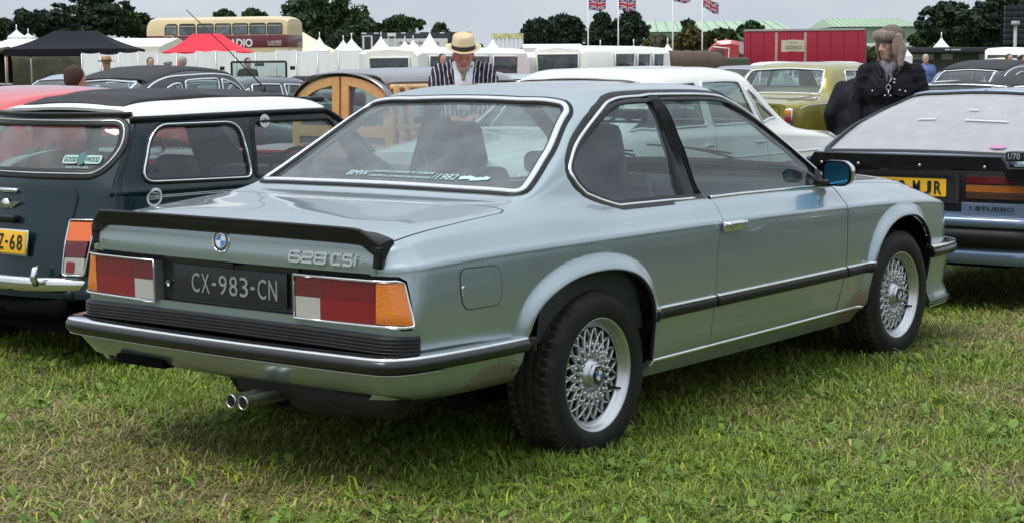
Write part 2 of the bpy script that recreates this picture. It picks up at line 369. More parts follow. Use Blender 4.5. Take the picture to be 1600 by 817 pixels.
class CarNet(Surf):
    """right half of a car body (y<0) over parameters (x, v)"""
    def __init__(s, W, sill, crease, ys, zs, yc, zc, zt, tuck=.08, disp=None, bulge=.012, cstep=.0, low=(.25, .5), xd=None):
        s.p = dict(W=W, sill=sill, cr=crease, ys=ys, zs=zs, yc=yc, zc=zc, zt=zt); s.tuck = tuck; s.disp = disp; s.bulge = bulge; s.cstep = cstep; s.low = low; s.flip = 1; s.xd = xd
        s.f = s.fn
    def rows(s, x):
        p = {k: f(x) for k, f in s.p.items()}; W_, sl, cr, ys, zs, yc, zc, zt = (p[k] for k in ('W', 'sill', 'cr', 'ys', 'zs', 'yc', 'zc', 'zt'))
        o = np.ones_like(x); h = cr-sl; sh = zs-cr
        dy = yc-ys; dz = zc-zs; ln = np.sqrt(dy**2+dz**2)+1e-9; bx = s.bulge*np.clip(ln/.3, 0, 1); nx, nz_ = dz/ln, -dy/ln
        Y = [W_-s.tuck, W_-s.tuck*.48, W_-s.tuck*.24, W_-s.tuck*.08, W_, W_-.010, W_-.015, ys+(W_-.018-ys)*.62, ys+np.minimum(.02, (W_-ys)*.3), ys, ys+dy*.5+nx*bx, ys+dy*.93+nx*bx*.4, yc-.035, yc*.5, 0*o]
        Z = [sl, sl+h*.12, sl+h*.30, sl+h*.45, sl+h*.73, cr-.024, cr, cr+sh*.52, zs-sh*.13, zs, zs+dz*.5+nz_*bx, zs+dz*.93+nz_*bx*.4, zc+(zt-zc)*.3, zc+(zt-zc)*.8, zt]
        Q = np.stack([np.repeat(x[:, None], 15, 1), -np.stack(Y, 1), np.stack(Z, 1)], 2); return Q
    def fn(s, x, v):
        x = np.asarray(x, float); P = herm_v(np.asarray(v, float), s.rows(x))
        if s.disp is not None: P[:, 1] -= s.disp(P[:, 0], P[:, 2], v)
        if s.xd is not None: P[:, 0] += s.xd(x, v)
        return P
    _vv = np.linspace(0, VK[-1], 500)
    def vz(s, x, z, vlo=0.0, vhi=1.66):
        vv = s._vv[(s._vv >= vlo) & (s._vv <= vhi)]; P = s.fn(np.full(len(vv), float(x)), vv); zz = np.maximum.accumulate(P[:, 2]); return float(np.interp(z, zz+np.arange(len(zz))*1e-9, vv))
    def vy(s, x, y, vlo=.66):
        vv = s._vv[s._vv >= vlo]; P = s.fn(np.full(len(vv), float(x)), vv); yy = np.minimum.accumulate(-P[:, 1]); return float(np.interp(-abs(y), -yy+np.arange(len(yy))*1e-9, vv))
    def pz(s, pts, **k): return np.array([(x, s.vz(x, z, **k)) for x, z in pts])
    def py(s, pts, **k): return np.array([(x, s.vy(x, y, **k)) for x, y in pts])
def cat(*a): return np.concatenate([np.asarray(q, float).reshape(-1, 2) for q in a])
def arch_d(x, z, P):
    """distance from points to an open polyline"""
    d = np.full(x.shape, 9.)
    for (ax, az), (bx, bz) in zip(P[:-1], P[1:]):
        vx, vz = bx-ax, bz-az; t = np.clip(((x-ax)*vx+(z-az)*vz)/(vx*vx+vz*vz+1e-12), 0, 1); d = np.minimum(d, np.hypot(x-ax-t*vx, z-az-t*vz))
    return d
# ================================================================ the silver-green coupe
paint = mat('silver_green_metallic', (.355, .428, .445), .28, .74, coat=1, coat_r=.04, dirt=(.22, .60, MUD, 2.1))
coupe = empty('parked_car', (0, 0, 0), 0, 'pale metallic green coupe with black boot spoiler and mesh alloy wheels, nearest car', 'car', 'cars parked on the show field')
RA = spl([(-.475, .42), (-.46, .50), (-.42, .585), (-.34, .64), (-.21, .683), (-.06, .697), (.08, .688), (.20, .652), (.28, .585), (.318, .50), (.33, .40), (.335, .315)], 8)
FA = spl([(2.20, .315), (2.215, .42), (2.245, .51), (2.30, .59), (2.39, .655), (2.51, .692), (2.64, .699), (2.76, .682), (2.86, .632), (2.925, .56), (2.95, .47), (2.955, .36)], 8)
def b_disp(x, z, v):
    d = np.minimum(arch_d(x, z, RA), arch_d(x, z, FA)); t = np.clip(d/.062, 0, 1)
    k = np.clip((.60-v)/.06, 0, 1); fl = .030*(1-t*t*(3-2*t))*k-.034*np.clip((z-.62)/.13, 0, 1.1)*np.exp(-((x+1.04)/.055)**2)*(x < -.5)
    q = v-.565; rg = .0065*np.where(q < 0, np.exp(-(q/.07)**2), np.exp(-(q/.0085)**2))*np.clip((x+1.05)/.08, 0, 1)
    return fl+rg
BN = CarNet(W=curve((-1.045, .68), (-1.040, .70), (-1.034, .735), (-1.022, .768), (-1.0, .79), (-.965, .805), (-.9, .813), (-.7, .828), (-.4, .85), (0, .86), (.8, .866), (1.5, .866), (2.0, .862), (2.4, .855), (2.8, .84), (3.1, .81), (3.25, .788), (3.31, .765), (3.33, .72)),
            sill=curve((-1.1, .36), (-.5, .345), (-.44, .34), (.3, .235), (2.2, .225), (3.3, .225)),
            crease=curve((-1.08, .765), (-1.06, .782), (-.87, .802), (-.34, .813), (.75, .808), (1.99, .788), (3.19, .728), (3.33, .70)),
            ys=curve((-1.045, .67), (-1.038, .685), (-1.02, .70), (-.99, .712), (-.9, .72), (-.4, .728), (0, .742), (.5, .752), (.9, .757), (2.0, .76), (2.3, .735), (3.0, .68), (3.33, .61)),
            zs=curve((-1.045, .775), (-1.040, .80), (-1.025, .838), (-1.005, .856), (-.97, .872), (-.9, .886), (-.72, .904), (-.4, .927), (-.25, .935), (0, .925), (.2, .905), (.9, .893), (2.0, .872), (2.3, .868), (2.77, .84), (3.14, .793), (3.28, .75), (3.33, .715)),
            yc=curve((-1.08, .55), (-.6, .62), (-.27, .672), (0, .612), (.3, .515), (.45, .535), (.8, .552), (1.35, .55), (1.7, .61), (2.06, .675), (2.3, .64), (2.8, .62), (3.33, .55)),
            zc=curve((-1.08, .855), (-1.0, .897), (-.6, .926), (-.30, .955), (-.24, .972), (0, 1.103), (.27, 1.272), (.33, 1.293), (.6, 1.322), (1.0, 1.327), (1.3, 1.318), (1.42, 1.29), (1.7, 1.14), (2.02, .945), (2.12, .90), (2.8, .862), (3.2, .80), (3.33, .735)),
            zt=curve((-1.08, .862), (-1.0, .908), (-.6, .937), (-.36, .951), (-.30, .956), (-.24, .982), (0, 1.122), (.27, 1.297), (.33, 1.322), (.6, 1.357), (1.0, 1.366), (1.3, 1.355), (1.42, 1.322), (1.7, 1.17), (2.06, .965), (2.14, .935), (2.8, .885), (3.2, .815), (3.33, .745)),
            disp=b_disp, cstep=.004)
V9 = .68
def near_arch(P, m): return (np.minimum(arch_d(P[:, 0], P[:, 2], RA), arch_d(P[:, 0], P[:, 2], FA)) < .085+m) & (np.abs(P[:, 1]) > .7)
WIN = spl([(.895, .890), (.55, .893), (.27, .897)], 4)
WTOP = spl([(.105, .95), (.05, 1.003), (.05, 1.055), (.14, 1.13), (.27, 1.20), (.40, 1.268), (.50, 1.305), (.64, 1.318), (1.0, 1.318), (1.28, 1.308), (1.42, 1.275), (1.60, 1.185), (1.80, 1.065), (1.97, .95), (2.005, .878)], 5)
side_open = cat(BN.pz(WIN, vlo=.66, vhi=1.2), BN.pz(WTOP, vlo=.64, vhi=1.2))
RWB = -.235; RWT = .285
rw_edge = cat([(RWT, 1.66)], BN.py(rr([(RWT, 0), (RWT, .515), (RWB, .668), (RWB, 0)], [0, .05, .06, 0], 6)[1:-1]), [(RWB, 1.66)])
ws_edge = cat([(2.05, 1.66)], BN.py(rr([(2.05, 0), (2.04, .672), (1.39, .54), (1.39, 0)], [0, .05, .05, 0], 5)[1:-1]), [(1.39, 1.66)])
LIDX = -.40
door_rear = [(.805, .30), (.80, .40), (.80, .58), (.808, .68), (.84, .78), (.90, .86), (.905, .884)]
door_front = [(2.01, .872), (1.995, .82), (1.985, .70), (1.98, .55), (1.965, .42), (1.93, .30)]
body_out = cat(BN.pz([(-1.036, .45), (-1.036, .36), (-.48, .35)]), BN.pz(RA), [(.335, .0)], [(2.19, .0)], BN.pz([(2.19, .298), (1.92, .298), (.80, .298)]),
               BN.pz(door_rear), side_open, BN.pz([(2.04, .868), (2.075, .885)], vlo=.64), ws_edge, rw_edge, [(LIDX, 1.66), (LIDX, V9+.03), (LIDX-.03, V9)], [(-.7, V9), (-1.0, V9), (-1.02, V9), (-1.032, V9), (-1.040, V9)],
               BN.pz([(-1.038, .766), (-1.005, .766), (-.990, .752), (-.982, .602), (-.992, .594), (-1.036, .594)]))
vf = [.04, .10, .48, .51, .535, .548, .557, .562, .566, .570, .575, .582, .60, .62, .637, .652, .664, .674, .69, .71]
panel('body', BN, body_out, paint, coupe, du=.035, dv=.04, thick=.018, sides=(-1, 1), vfix=vf, refine=near_arch)
g = .0035
d_out = cat(BN.pz([(a+g, b) for a, b in door_rear[:-1]]), BN.pz([(.908, .886)], vlo=.6), BN.pz([(1.2, .886), (1.7, .878), (2.0, .870)], vlo=.62), BN.pz([(a-g, b) for a, b in door_front[1:]]), BN.pz([(1.92, .305), (.81, .305)]))
for s in (-1, 1):
    dr = panel('door', BN, d_out, paint, coupe, du=.035, dv=.04, thick=.02, sides=(s,), vfix=vf)
    if s < 0:
        h = MB(); h.box((.915, -.877, .782), (.155, .012, .042), bev=.005); h.build('handle_plate', chrome, dr)
        h = MB(); h.box((.925, -.893, .79), (.15, .014, .020), bev=.006); h.box((.855, -.884, .79), (.02, .02, .02), bev=.005); h.box((.992, -.884, .79), (.02, .02, .02), bev=.005); h.build('door_handle', chrome, dr)
        h = MB(); h.lathe([(0, -.003), (.008, -.003), (.009, 0)], 14, (.858, -.899, .79)); h.build('key_lock', steel, dr)
    f_out = cat(BN.pz([(a+g, b) for a, b in door_front], vlo=.0)[::1])
    f_out = cat(BN.pz([(a+g, b) for a, b in door_front[:1]], vlo=.62), BN.pz([(a+g, b) for a, b in door_front[1:-1]]), BN.pz([(1.94, .302), (2.195, .302)]), BN.pz(FA), BN.pz([(2.96, .40), (3.30, .40)]), BN.pz([(3.322, .5), (3.328, .62)]), [(3.326, .60), (3.29, V9-.01), (3.0, V9-.004), (2.2, V9-.004), (2.08, V9-.004)])
    panel('front_wing', BN, f_out, paint, coupe, du=.035, dv=.04, thick=.015, sides=(s,), vfix=vf, refine=near_arch)
hood_out = cat([(2.09, V9+.004), (2.2, V9+.004), (3.0, V9+.004), (3.29, V9+.003), (3.325, .70), (3.325, 1.66), (2.09, 1.66)])
panel('bonnet', BN, hood_out, paint, coupe, du=.06, dv=.06, thick=.015, sides=(-1, 1))
cowl = cat([(2.055, .70), (2.085, .70), (2.085, 1.66), (2.055, 1.66)]); panel('windscreen_cowl', BN, cowl, black_trim, coupe, sides=(-1, 1), off=-.012)
# boot lid
lid_out = cat([(LIDX-.007, V9+.038), (LIDX-.036, V9+.008), (-.7, V9+.009), (-1.0, V9+.010), (-1.035, V9+.010), (-1.035, 1.66), (LIDX-.005, 1.66)])
lid = panel('boot_lid', BN, lid_out, paint, coupe, du=.04, dv=.05, thick=.015, sides=(-1, 1))
def rearx(y, z):
    a = np.abs(y); return -1.062+.026*(a/.7)**2+np.where(a > .70, (np.clip(a-.715, 0, .2)/.075)**2*.04, 0)
def REAR(dx=0.0, lean=0.0): return Surf(lambda y, z: np.stack([rearx(y, z)+dx+lean*(z-.78), y, z], 1), -1)
def full(name, S, y0, z0, z1, m, parent, d=.04, th=.012, **k):
    return panel(name, S, [(-y0, z0), (y0, z0), (y0, z1), (-y0, z1)], m, parent, du=d, dv=d, thick=th, **k)
LF = Surf(lambda y, z: np.stack([rearx(y, z)-.002+.20*np.clip(z-.85, 0, 1)**1.3+.03*(z-.78)-.003*np.exp(-((z-.80)/.03)**2), y, z], 1), -1)
panel('lid_face', LF, rr([(-.69, .772), (.69, .772), (.685, .82), (.66, .89), (-.66, .89), (-.685, .82)], [.01, .01, .02, .05, .05, .02]), paint, lid, du=.04, dv=.012, thick=.015)
full('rear_panel', REAR(.0), .765, .565, .612, paint, coupe, d=.015)
full('lamp_recess', REAR(.035), .745, .60, .79, black_trim, coupe)
full('number_plate_recess', REAR(.026), .335, .615, .768, mat('recess_black', (.012, .013, .016), .3, coat=.4), coupe)
full('plate_shelf', Surf(lambda y, z: np.stack([rearx(y, z*0+.7)+(z-.6)*1.0-.0, y, .610+0*z+.0*y], 1), -1), .34, .60, .63, paint, coupe, d=.02, th=.003)
# ribbed black band that wraps the corner
PL = [(-.965, -.800), (-.985, -.795), (-1.01, -.782), (-1.03, -.762), (-1.045, -.735), (-1.052, -.70), (-1.062, -.5), (-1.07, -.25), (-1.072, 0)]
pl = spl(PL, 5); plf = np.concatenate([pl, pl[::-1][1:]*[1, -1]])
def band(path, zf, outw):
    P = np.array([(a, b, zf+.012*(1-(b/.8)**2)) for a, b in path]); T = np.gradient(P, axis=0); Nn = np.stack([T[:, 1], -T[:, 0], 0*T[:, 0]], 1); Nn /= np.linalg.norm(Nn, axis=1)[:, None]
    if (Nn[len(Nn)//2][0]) > 0: Nn = -Nn
    return P+Nn*outw, Nn
P_, N_ = band(plf, .5435, .004)
sweep(P_, N_, [(-.031, -.012), (-.031, .003), (-.027, .006), (.027, .006), (.031, .003), (.031, -.012)]).build('ribbed_panel', black_trim, coupe)
for k in range(5):
    P_, N_ = band(plf, .5205+k*.0115, .0095); sweep(P_, N_, dome(.0075, .0045, -.003)).build('rib', black_trim, coupe)
# tail lamps: chrome frame, amber corner, four red fields and the reversing lamp
for s in (-1, 1):
    lp = empty('tail_lamp'); lp.parent = coupe
    SL = Surf(lambda y, z: np.stack([rearx(y, z)-.012, y, z], 1), -1)
    def fld(nm, ya, yb, za, zb, m, r=.003):
        o = rr([(ya, za), (yb, za), (yb, zb), (ya, zb)], r, 3); o = o*[s, 1]; panel(nm, SL, o, m, lp, du=.03, dv=.03, thick=.02)
    mid_ = mat('mid_red_lens', (.15, .003, .009), .12, coat=.7, bump=.25, bs=260); fld('red_field', .4728, .5868, .6818, .747, mid_); fld('red_field', .5872, .6905, .6818, .747, mid_); fld('red_field', .354, .4724, .6818, .747, dred_lens)
    fld('red_field', .4615, .6905, .612, .6814, red_lens); fld('reversing_lens', .354, .4611, .612, .6814, clear_lens)
    # amber corner piece follows the corner
    ac = spl([(-1.0365, .692), (-1.031, .735), (-1.020, .768), (-1.005, .786), (-.990, .797), (-.978, .803)], 4)
    G = np.array([[(x-.012, s*(.70+(y-.70)*(1-.40*(z-.612)/.14)), z) for z in (.612, .616, .65, .69, .72, .735, .742, .746)] for x, y in ac]); G[:, 0, 0] += .004; G[:, -1, 0] += .004; G[-4:, -1, 2] -= [.001, .003, .006, .012]; G[-3:, -2, 2] -= [.001, .003, .008]; G[:, :, 1] += s*.002*np.linspace(0, 1, len(G))[:, None]
    MB().grid(G).build('indicator_lens', amber_lens, lp)
    fr_ = np.array([(-1.055, .348), (-1.050, .5), (-1.042, .66), (-1.033, .735), (-1.020, .770), (-1.004, .790), (-.978, .804)])
    top = [(x-.014, s*(y if y < .7 else .70+(y-.70)*.6), .752-(.005 if y > .80 else 0)) for x, y in fr_]; bot = [(x-.014, y*s, .6065) for x, y in fr_]
    en = [(fr_[-1][0]-.010, s*(.70+(fr_[-1][1]-.70)*(1-.40*(z-.612)/.14)), z) for z in (.738, .72, .69, .64, .615)]
    ring = np.array(top+en+bot[::-1]+[(fr_[0][0]-.014, fr_[0][1]*s, z) for z in (.64, .68, .73)])
    MB().tube(ring, .0045, 6, closed=True).build('chrome_frame', chrome, lp)
    m = MB(); m.box((-1.048, .346*s, .68), (.045, .006, .145)); m.build('lamp_side', mat('lamp_side', (.25, .26, .26), .3, .6), lp)
# number plate with separate characters
npl = MB().box((-1.041, -.01, .687), (.006, .56, .118), bev=.002).build('number_plate', plate_black, coupe)
for i, (ch, yy) in enumerate(zip('CX-983-CN', (.160, .110, .066, .022, -.030, -.082, -.125, -.170, -.222))):
    put_text('plate_character', ch, .1, (-1.0455, yy-.004, .686), (0, -1, 0), (0, 0, 1), plate_char, npl, width=.020 if ch == '-' else .040, height=.010 if ch == '-' else .068, ext=.0008, offset=.0)
MB().lathe([(0, .006), (.010, .006), (.011, 0)], 16, (-1.042, .306, .672), axis='x').build('lock', steel, coupe)
MB().box((-1.052, -.02, .762), (.02, .06, .012), bev=.004).build('plate_lamp', black_trim, coupe)
# spoiler: lip that rises from the lid edge, with legs down the corners
def sp_sec(y, B, T, Fo, th=.010):
    """one section: foot on the lid face, face, lip, top, front foot"""
    bx_, bz = B; tx, tz = T; fx, fz = Fo; my = lambda a, b, t: a+(b-a)*t
    return [(bx_+.02, y, bz-.004), (bx_-.004, y, bz-.002), (bx_-.006, y, bz+.004), (my(bx_, tx, .35)-.003, y, my(bz, tz, .35)), (my(bx_, tx, .75)-.002, y, my(bz, tz, .7)), (tx-.003, y, tz-.007), (tx-.002, y, tz), (tx+th*.6, y, tz+.001), (my(tx, fx, .4)+.002, y, my(tz, fz, .55)), (my(tx, fx, .75), y, my(tz, fz, .88)), (fx, y, fz), (fx+.005, y, fz-.012)]
SPS = [(0, (-1.070, .872), (-1.098, .926), (-1.01, .910)), (.3, (-1.066, .871), (-1.092, .925), (-1.01, .909)), (.55, (-1.056, .868), (-1.078, .922), (-1.0, .905)), (.632, (-1.052, .865), (-1.072, .919), (-.995, .902)), (.650, (-1.051, .860), (-1.066, .912), (-.99, .900)), (.675, (-1.050, .845), (-1.058, .895), (-.985, .893)), (.695, (-1.048, .835), (-1.050, .882), (-.982, .887)), (.712, (-1.042, .825), (-1.042, .868), (-.98, .880))]
secs = [sp_sec(y, *r) for y, *r in SPS]; secs = [[(a, -b, c) for a, b, c in q] for q in secs[::-1][:-1]]+secs
G = np.array(secs); G2 = np.stack([spl(G[:, j], 3) for j in range(G.shape[1])], 1); G2 = np.concatenate([G2, G2[:, :1]], 1)
sm_ = MB().grid(G2); nq = G2.shape[1]; sm_.f += [tuple(range(nq-1))[::-1], tuple((len(G2)-1)*nq+k for k in range(nq-1))]; sm_.sm += [False]*2; sm_.mi += [0, 0]
for s in (-1, 1):
    LG = spl([(.700, .860), (.700, .84), (.6975, .81), (.694, .792)], 3); P = np.array([(rearx(y, z)-.004, y*s, z) for y, z in LG]); sweep(P, np.tile([-1., 0, 0], (len(P), 1)), [(-.016, -.004), (-.015, .006), (-.008, .010), (.008, .010), (.015, .006), (.016, -.004)], mb=sm_)
SPO = sm_.build('spoiler', mat('spoiler_rubber', (.008, .008, .009), .42, spec=.35, var=.2, vs=6), coupe)
# roundel and model badge
def roundel(parent, c, r, ex, ey, ring_c=chrome):
    ex = np.array(ex, float); ey = np.array(ey, float); ez = np.cross(ex, ey); c = np.array(c, float)
    def disc(r0, r1, h, a0, a1, m, nm, par, n=10, hin=None):
        mb = MB(); V = []; F = []
        for k in range(n+1):
            a = a0+(a1-a0)*k/n
            for q, hh in ((r0, h if hin is None else hin), (r1, h)): V.append(c+q*cos(a)*ex+q*sin(a)*ey+hh*ez)
        F = [(2*k, 2*k+1, 2*k+3, 2*k+2) for k in range(n)]; mb.add(V, F, True); return mb.build(nm, m, par)
    mb = MB(); G = []
    for k in range(32):
        a = 2*pi*k/32; G.append([c+q*cos(a)*ex+q*sin(a)*ey+h*ez for q, h in ((r, -.006), (r, .003), (r*.96, .005), (r*.92, .0045), (r*.90, .002), (0, .002))])
    mb.grid(np.array(G), closed_u=True); b = mb.build('badge', ring_c, parent)
    disc(r*.62, r*.90, .0042, 0, 2*pi, mat('badge_black', (.012, .013, .016), .2, coat=1), 'badge_ring', b, 32); disc(r*.575, r*.62, .0046, 0, 2*pi, chrome, 'badge_inner_ring', b, 32)
    bl = mat('badge_blue', (.03, .17, .55), .2, coat=1); wh = mat('badge_white', (.75, .76, .78), .2, coat=1)
    for q in range(4): disc(0.0001, r*.575, .0044, q*pi/2, (q+1)*pi/2, wh if q % 2 == 0 else bl, 'badge_quarter', b, 8)
    for ch, a in zip('BMW', (127, 90, 53)):
        a = R(a); o = c+r*.76*(cos(a)*ex+sin(a)*ey)+.0046*ez
        put_text('badge_letter', ch, r*.25, o, ex*sin(a)-ey*cos(a), ex*cos(a)+ey*sin(a), wh, b, ext=.0004)
    return b
roundel(coupe, (-1.063, 0, .843), .041, (0, -1, 0), (.12, 0, .99))
bd = empty('model_badge'); bd.parent = coupe
GL = {'6': [[(1, 1), (.12, 1), (0, .85), (0, .12), (.1, 0), (.9, 0), (1, .12), (1, .42), (.9, .54), (0, .54)]], '2': [[(0, 1), (.9, 1), (1, .88), (1, .62), (.9, .52), (.1, .48), (0, .38), (0, 0), (1, 0)]],
      '8': [[(.1, 1), (.9, 1), (1, .9), (1, .62), (.92, .52), (.08, .52), (0, .62), (0, .9), (.1, 1)], [(.08, .52), (0, .42), (0, .1), (.1, 0), (.9, 0), (1, .1), (1, .42), (.92, .52)]],
      'C': [[(1, 1), (.12, 1), (0, .86), (0, .14), (.12, 0), (1, 0)]], 'S': [[(1, 1), (.1, 1), (0, .88), (0, .64), (.1, .53), (.9, .5), (1, .38), (1, .12), (.9, 0), (0, 0)]], 'i': [[(.5, .68), (.5, 0)], [(.5, 1), (.5, .86)]]}
x_ = -.325
for ch, wd in (('6', .050), ('2', .050), ('8', .050), (' ', .012), ('C', .040), ('S', .040), ('i', .010)):
    if ch != ' ':
        mb = MB()
        for st_ in GL[ch]:
            P = np.array([(rearx(x_-wd*.9*u+.006*v, 0)-.010+.03*(.795+.033*v-.78), x_-wd*.9*u-.007*v, .795+.033*v) for u, v in st_]); sweep(dens(P, .01, False), np.tile([-1., 0, 0], (len(dens(P, .01, False)), 1)), [(-.0038, -.006), (-.0036, .002), (.0036, .002), (.0038, -.006)], mb=mb, smooth=False)
        mb.build('badge_character', mat('badge_silver', (.62, .64, .66), .35, .35), bd)
    x_ -= wd+.006
# bumpers
BP = spl([(-.455, -.870), (-.62, -.872), (-.85, -.864), (-.98, -.85), (-1.05, -.832), (-1.098, -.80), (-1.122, -.75), (-1.134, -.6), (-1.146, -.3), (-1.150, 0)], 6)
def zb(P, z0, z1): return np.array([(a, b, z0+(z1-z0)*min(1, max(0, (-.455-a)/.6))) for a, b in P])
def bump_run(name, P2, z0, z1, prof, m, outw=0.0, par=coupe):
    Pf = np.concatenate([P2, P2[::-1][1:]*[1, -1]]); P3 = zb(Pf, z0, z1); T = np.gradient(P3, axis=0); Nn = np.stack([T[:, 1], -T[:, 0], 0*T[:, 0]], 1); Nn /= np.linalg.norm(Nn, axis=1)[:, None]
    if Nn[len(Nn)//2][0] > 0: Nn = -Nn
    return sweep(P3+Nn*outw, Nn, prof).build(name, m, par)
rb = bump_run('rear_bumper', BP, .482, .487, [(-.026, -.05), (-.026, -.01), (-.021, .006), (-.008, .012), (.008, .011), (.018, .004), (.021, -.01), (.021, -.05)], mat('bumper_rubber', (.009, .009, .011), .30, var=.2, vs=9, coat=.25))
sgn = 1
bump_run('chrome_strip', BP, .5035, .5085, [(-.011, -.05), (-.010, -.004), (-.006, .003), (0, .004), (.006, .0), (.010, -.014), (.011, -.05)], chrome, par=rb)
bump_run('lower_strip', BP[14:], .456, .461, dome(.007, .006, -.02), mat('strip_grey', (.42, .43, .4), .3, .7), par=rb, outw=-.008)
for s in (-1, 1): MB().box((-.445, .858*s, .484), (.022, .05, .052), bev=.008).build('bumper_end', black_trim, rb)
VP = spl([(-.45, -.832), (-.7, -.842), (-.92, -.832), (-1.01, -.812), (-1.06, -.775), (-1.09, -.71), (-1.102, -.5), (-1.115, 0)], 6)
VPf = np.concatenate([VP, VP[::-1][1:]*[1, -1]]); 
G = np.array([[(a+.036*q*min(1, max(0, (-.75-a)/.33)), b*(1-.022*q), z) for q, z in ((0, .465), (0, .445), (.5, .42), (1.2, .385), (2.6, .345+.015*min(1, max(0, (-.455-a)/.6))), (6, .338+.015*min(1, max(0, (-.455-a)/.6))))] for a, b in VPf])
G[0, :, 2] += [0, 0, 0, .0, 0, 0]; MB().grid(G).build('rear_valance', paint, coupe)
# front bumper with its deep side skirt
FP = spl([(2.93, -.868), (3.02, -.872), (3.15, -.862), (3.28, -.838), (3.37, -.79), (3.42, -.70), (3.45, -.4), (3.46, 0)], 6)
FPf = np.concatenate([FP, FP[::-1][1:]*[1, -1]]); P3 = np.array([(a, b, .485) for a, b in FPf]); T = np.gradient(P3, axis=0); Nn = np.stack([T[:, 1], -T[:, 0], 0*T[:, 0]], 1); Nn /= np.linalg.norm(Nn, axis=1)[:, None]; Nn = Nn*(1 if Nn[len(Nn)//2][0] > 0 else -1)
fb = sweep(P3, Nn, [(-.024, -.09), (-.024, .004), (0, .014), (.012, .010), (.022, -.004), (.024, -.09)][::1]).build('front_bumper', mats := MATS['bumper_rubber'], coupe)
sweep(P3+[0, 0, .028], Nn, dome(.014, .006, -.07)).build('chrome_strip', chrome, fb)
SK = spl([(2.955, -.845), (3.05, -.845), (3.2, -.828), (3.30, -.79), (3.36, -.70), (3.39, -.4), (3.40, 0)], 5); SKf = np.concatenate([SK, SK[::-1][1:]*[1, -1]])
G = np.array([[(a-(.02 if k == 3 else 0)+(.012 if k >= 5 else 0), b*(1-.018*(k == 3)-.012*(k == 2)-.008*(k == 4)), z) for k, z in enumerate((.47, .43, .37, .31, .26, .235, .205))] for a, b in SKf]); MB().grid(G).build('front_spoiler', paint, fb)
for z in (.218, .232):
    MB().tube([(a+.014, b*1.004, z) for a, b in SKf], .0035, 5).build('spoiler_lip', black_trim, fb)
# side mouldings, sill strip, seals, window bright work
for s in (-1, 1):
    md = empty('side_moulding'); md.parent = coupe
    for (xa, xb) in ((.325, .797), (.808, 1.972), (1.985, 2.235)):
        pts = [(x, BN.vz(x, .486-.0032*(x-.3)+.006*max(0, x-1.9)**2)) for x in np.linspace(xa, xb, max(3, int((xb-xa)/.05)))]
        trim('rubbing_strip', BN, pts, .042, .014, black_trim, md, side=s, prof=[(-.021, -.003), (-.020, .008), (-.012, .014), (.012, .014), (.020, .008), (.021, -.003)])
        pts2 = [(x, v+.0235) for x, v in pts]; trim('bright_strip', BN, pts2, .014, .012, chrome, md, side=s)
    pts = [(x, BN.vz(x, .298)) for x in np.linspace(.345, 2.185, 40)]; trim('sill_strip', BN, pts, .018, .007, chrome, coupe, side=s)
    so_ = side_open
    c0 = so_.mean(0)
    path = [tuple(p) for p in so_]
    trim('window_seal', BN, [tuple(p+(p-c0)*[.0, 0]) for p in so_[3:]], .042, .006, black_trim, coupe, side=s, off=-.004)
    ins = []
    Sx = so_[1:-1]; T = np.gradient(Sx, axis=0); T /= np.linalg.norm(T, axis=1)[:, None]; nn = np.stack([T[:, 1], -T[:, 0]], 1); q = (nn*(c0-Sx)).sum(1) > 0; nn[~q] *= -1
    low_ = (Sx[:, 1] < .95); wd = np.where(Sx[:, 0] < .7, .024, .016)[:, None]
    trim('chrome_frame', BN, Sx+nn*wd*.55, .015, .008, chrome, coupe, side=s)
    trim('inner_seal', BN, Sx+nn*(wd*.55+.018), .022, .004, black_trim, coupe, side=s)
    
    trim('chrome_belt', BN, BN.pz([(.912, .890), (1.2, .888), (1.7, .880), (1.98, .873)], vlo=.62), .016, .010, chrome, coupe, side=s)
    # glass: rear quarter and door, frameless, behind a fluted pillar
    def inset(P, d):
        P = np.asarray(P); T = (np.roll(P, -1, 0)-np.roll(P, 1, 0)); T /= np.linalg.norm(T, axis=1)[:, None]+1e-9; n_ = np.stack([-T[:, 1], T[:, 0]], 1); ar = np.sum(P[:, 0]*np.roll(P[:, 1], -1)-P[:, 1]*np.roll(P[:, 0], -1)); n_ = n_*np.sign(ar); return P+n_*d
    bp_low = lambda z: .755+.0*(z-.89)
    xs_ = [p for p in side_open]
    def vof(x, z): return BN.vz(x, z, vlo=.6, vhi=1.2)
    lo_s = [(.76, vof(.76, .885)), (.25, vof(.25, .897))]; 
    qg = cat([(.77, vof(.77, .889)), (.26, vof(.26, .895))], [p for p in side_open if (p[0] < .74 and p[1] > .69)], [(.755, vof(.755, 1.312))]); panel('quarter_window', BN, qg, bkglass, coupe, thick=0, sides=(s,), off=-.012)
    dg = cat([(1.99, vof(1.99, .88)), (.86, vof(.86, .889)), (.80, vof(.80, 1.312))], [p for p in side_open if (p[0] > .8 and p[1] > .69 and p[0] < 2.0)]); panel('door_window', BN, dg, bkglass, coupe, thick=0, sides=(s,), off=-.010)
    pil = cat([(.775, vof(.775, .886)), (.895, vof(.895, .886)), (.825, vof(.825, 1.315)), (.745, vof(.745, 1.315))]); po = panel('b_pillar', BN, pil, black_trim, coupe, thick=.02, sides=(s,), off=-.002)
    for k in range(5):
        t = (k+.7)/5.4; trim('flute', BN, [(.775+t*.12, vof(.8, .912)), (.745+t*.08, vof(.8, 1.31))], .006, .006, black_trim, po, side=s)
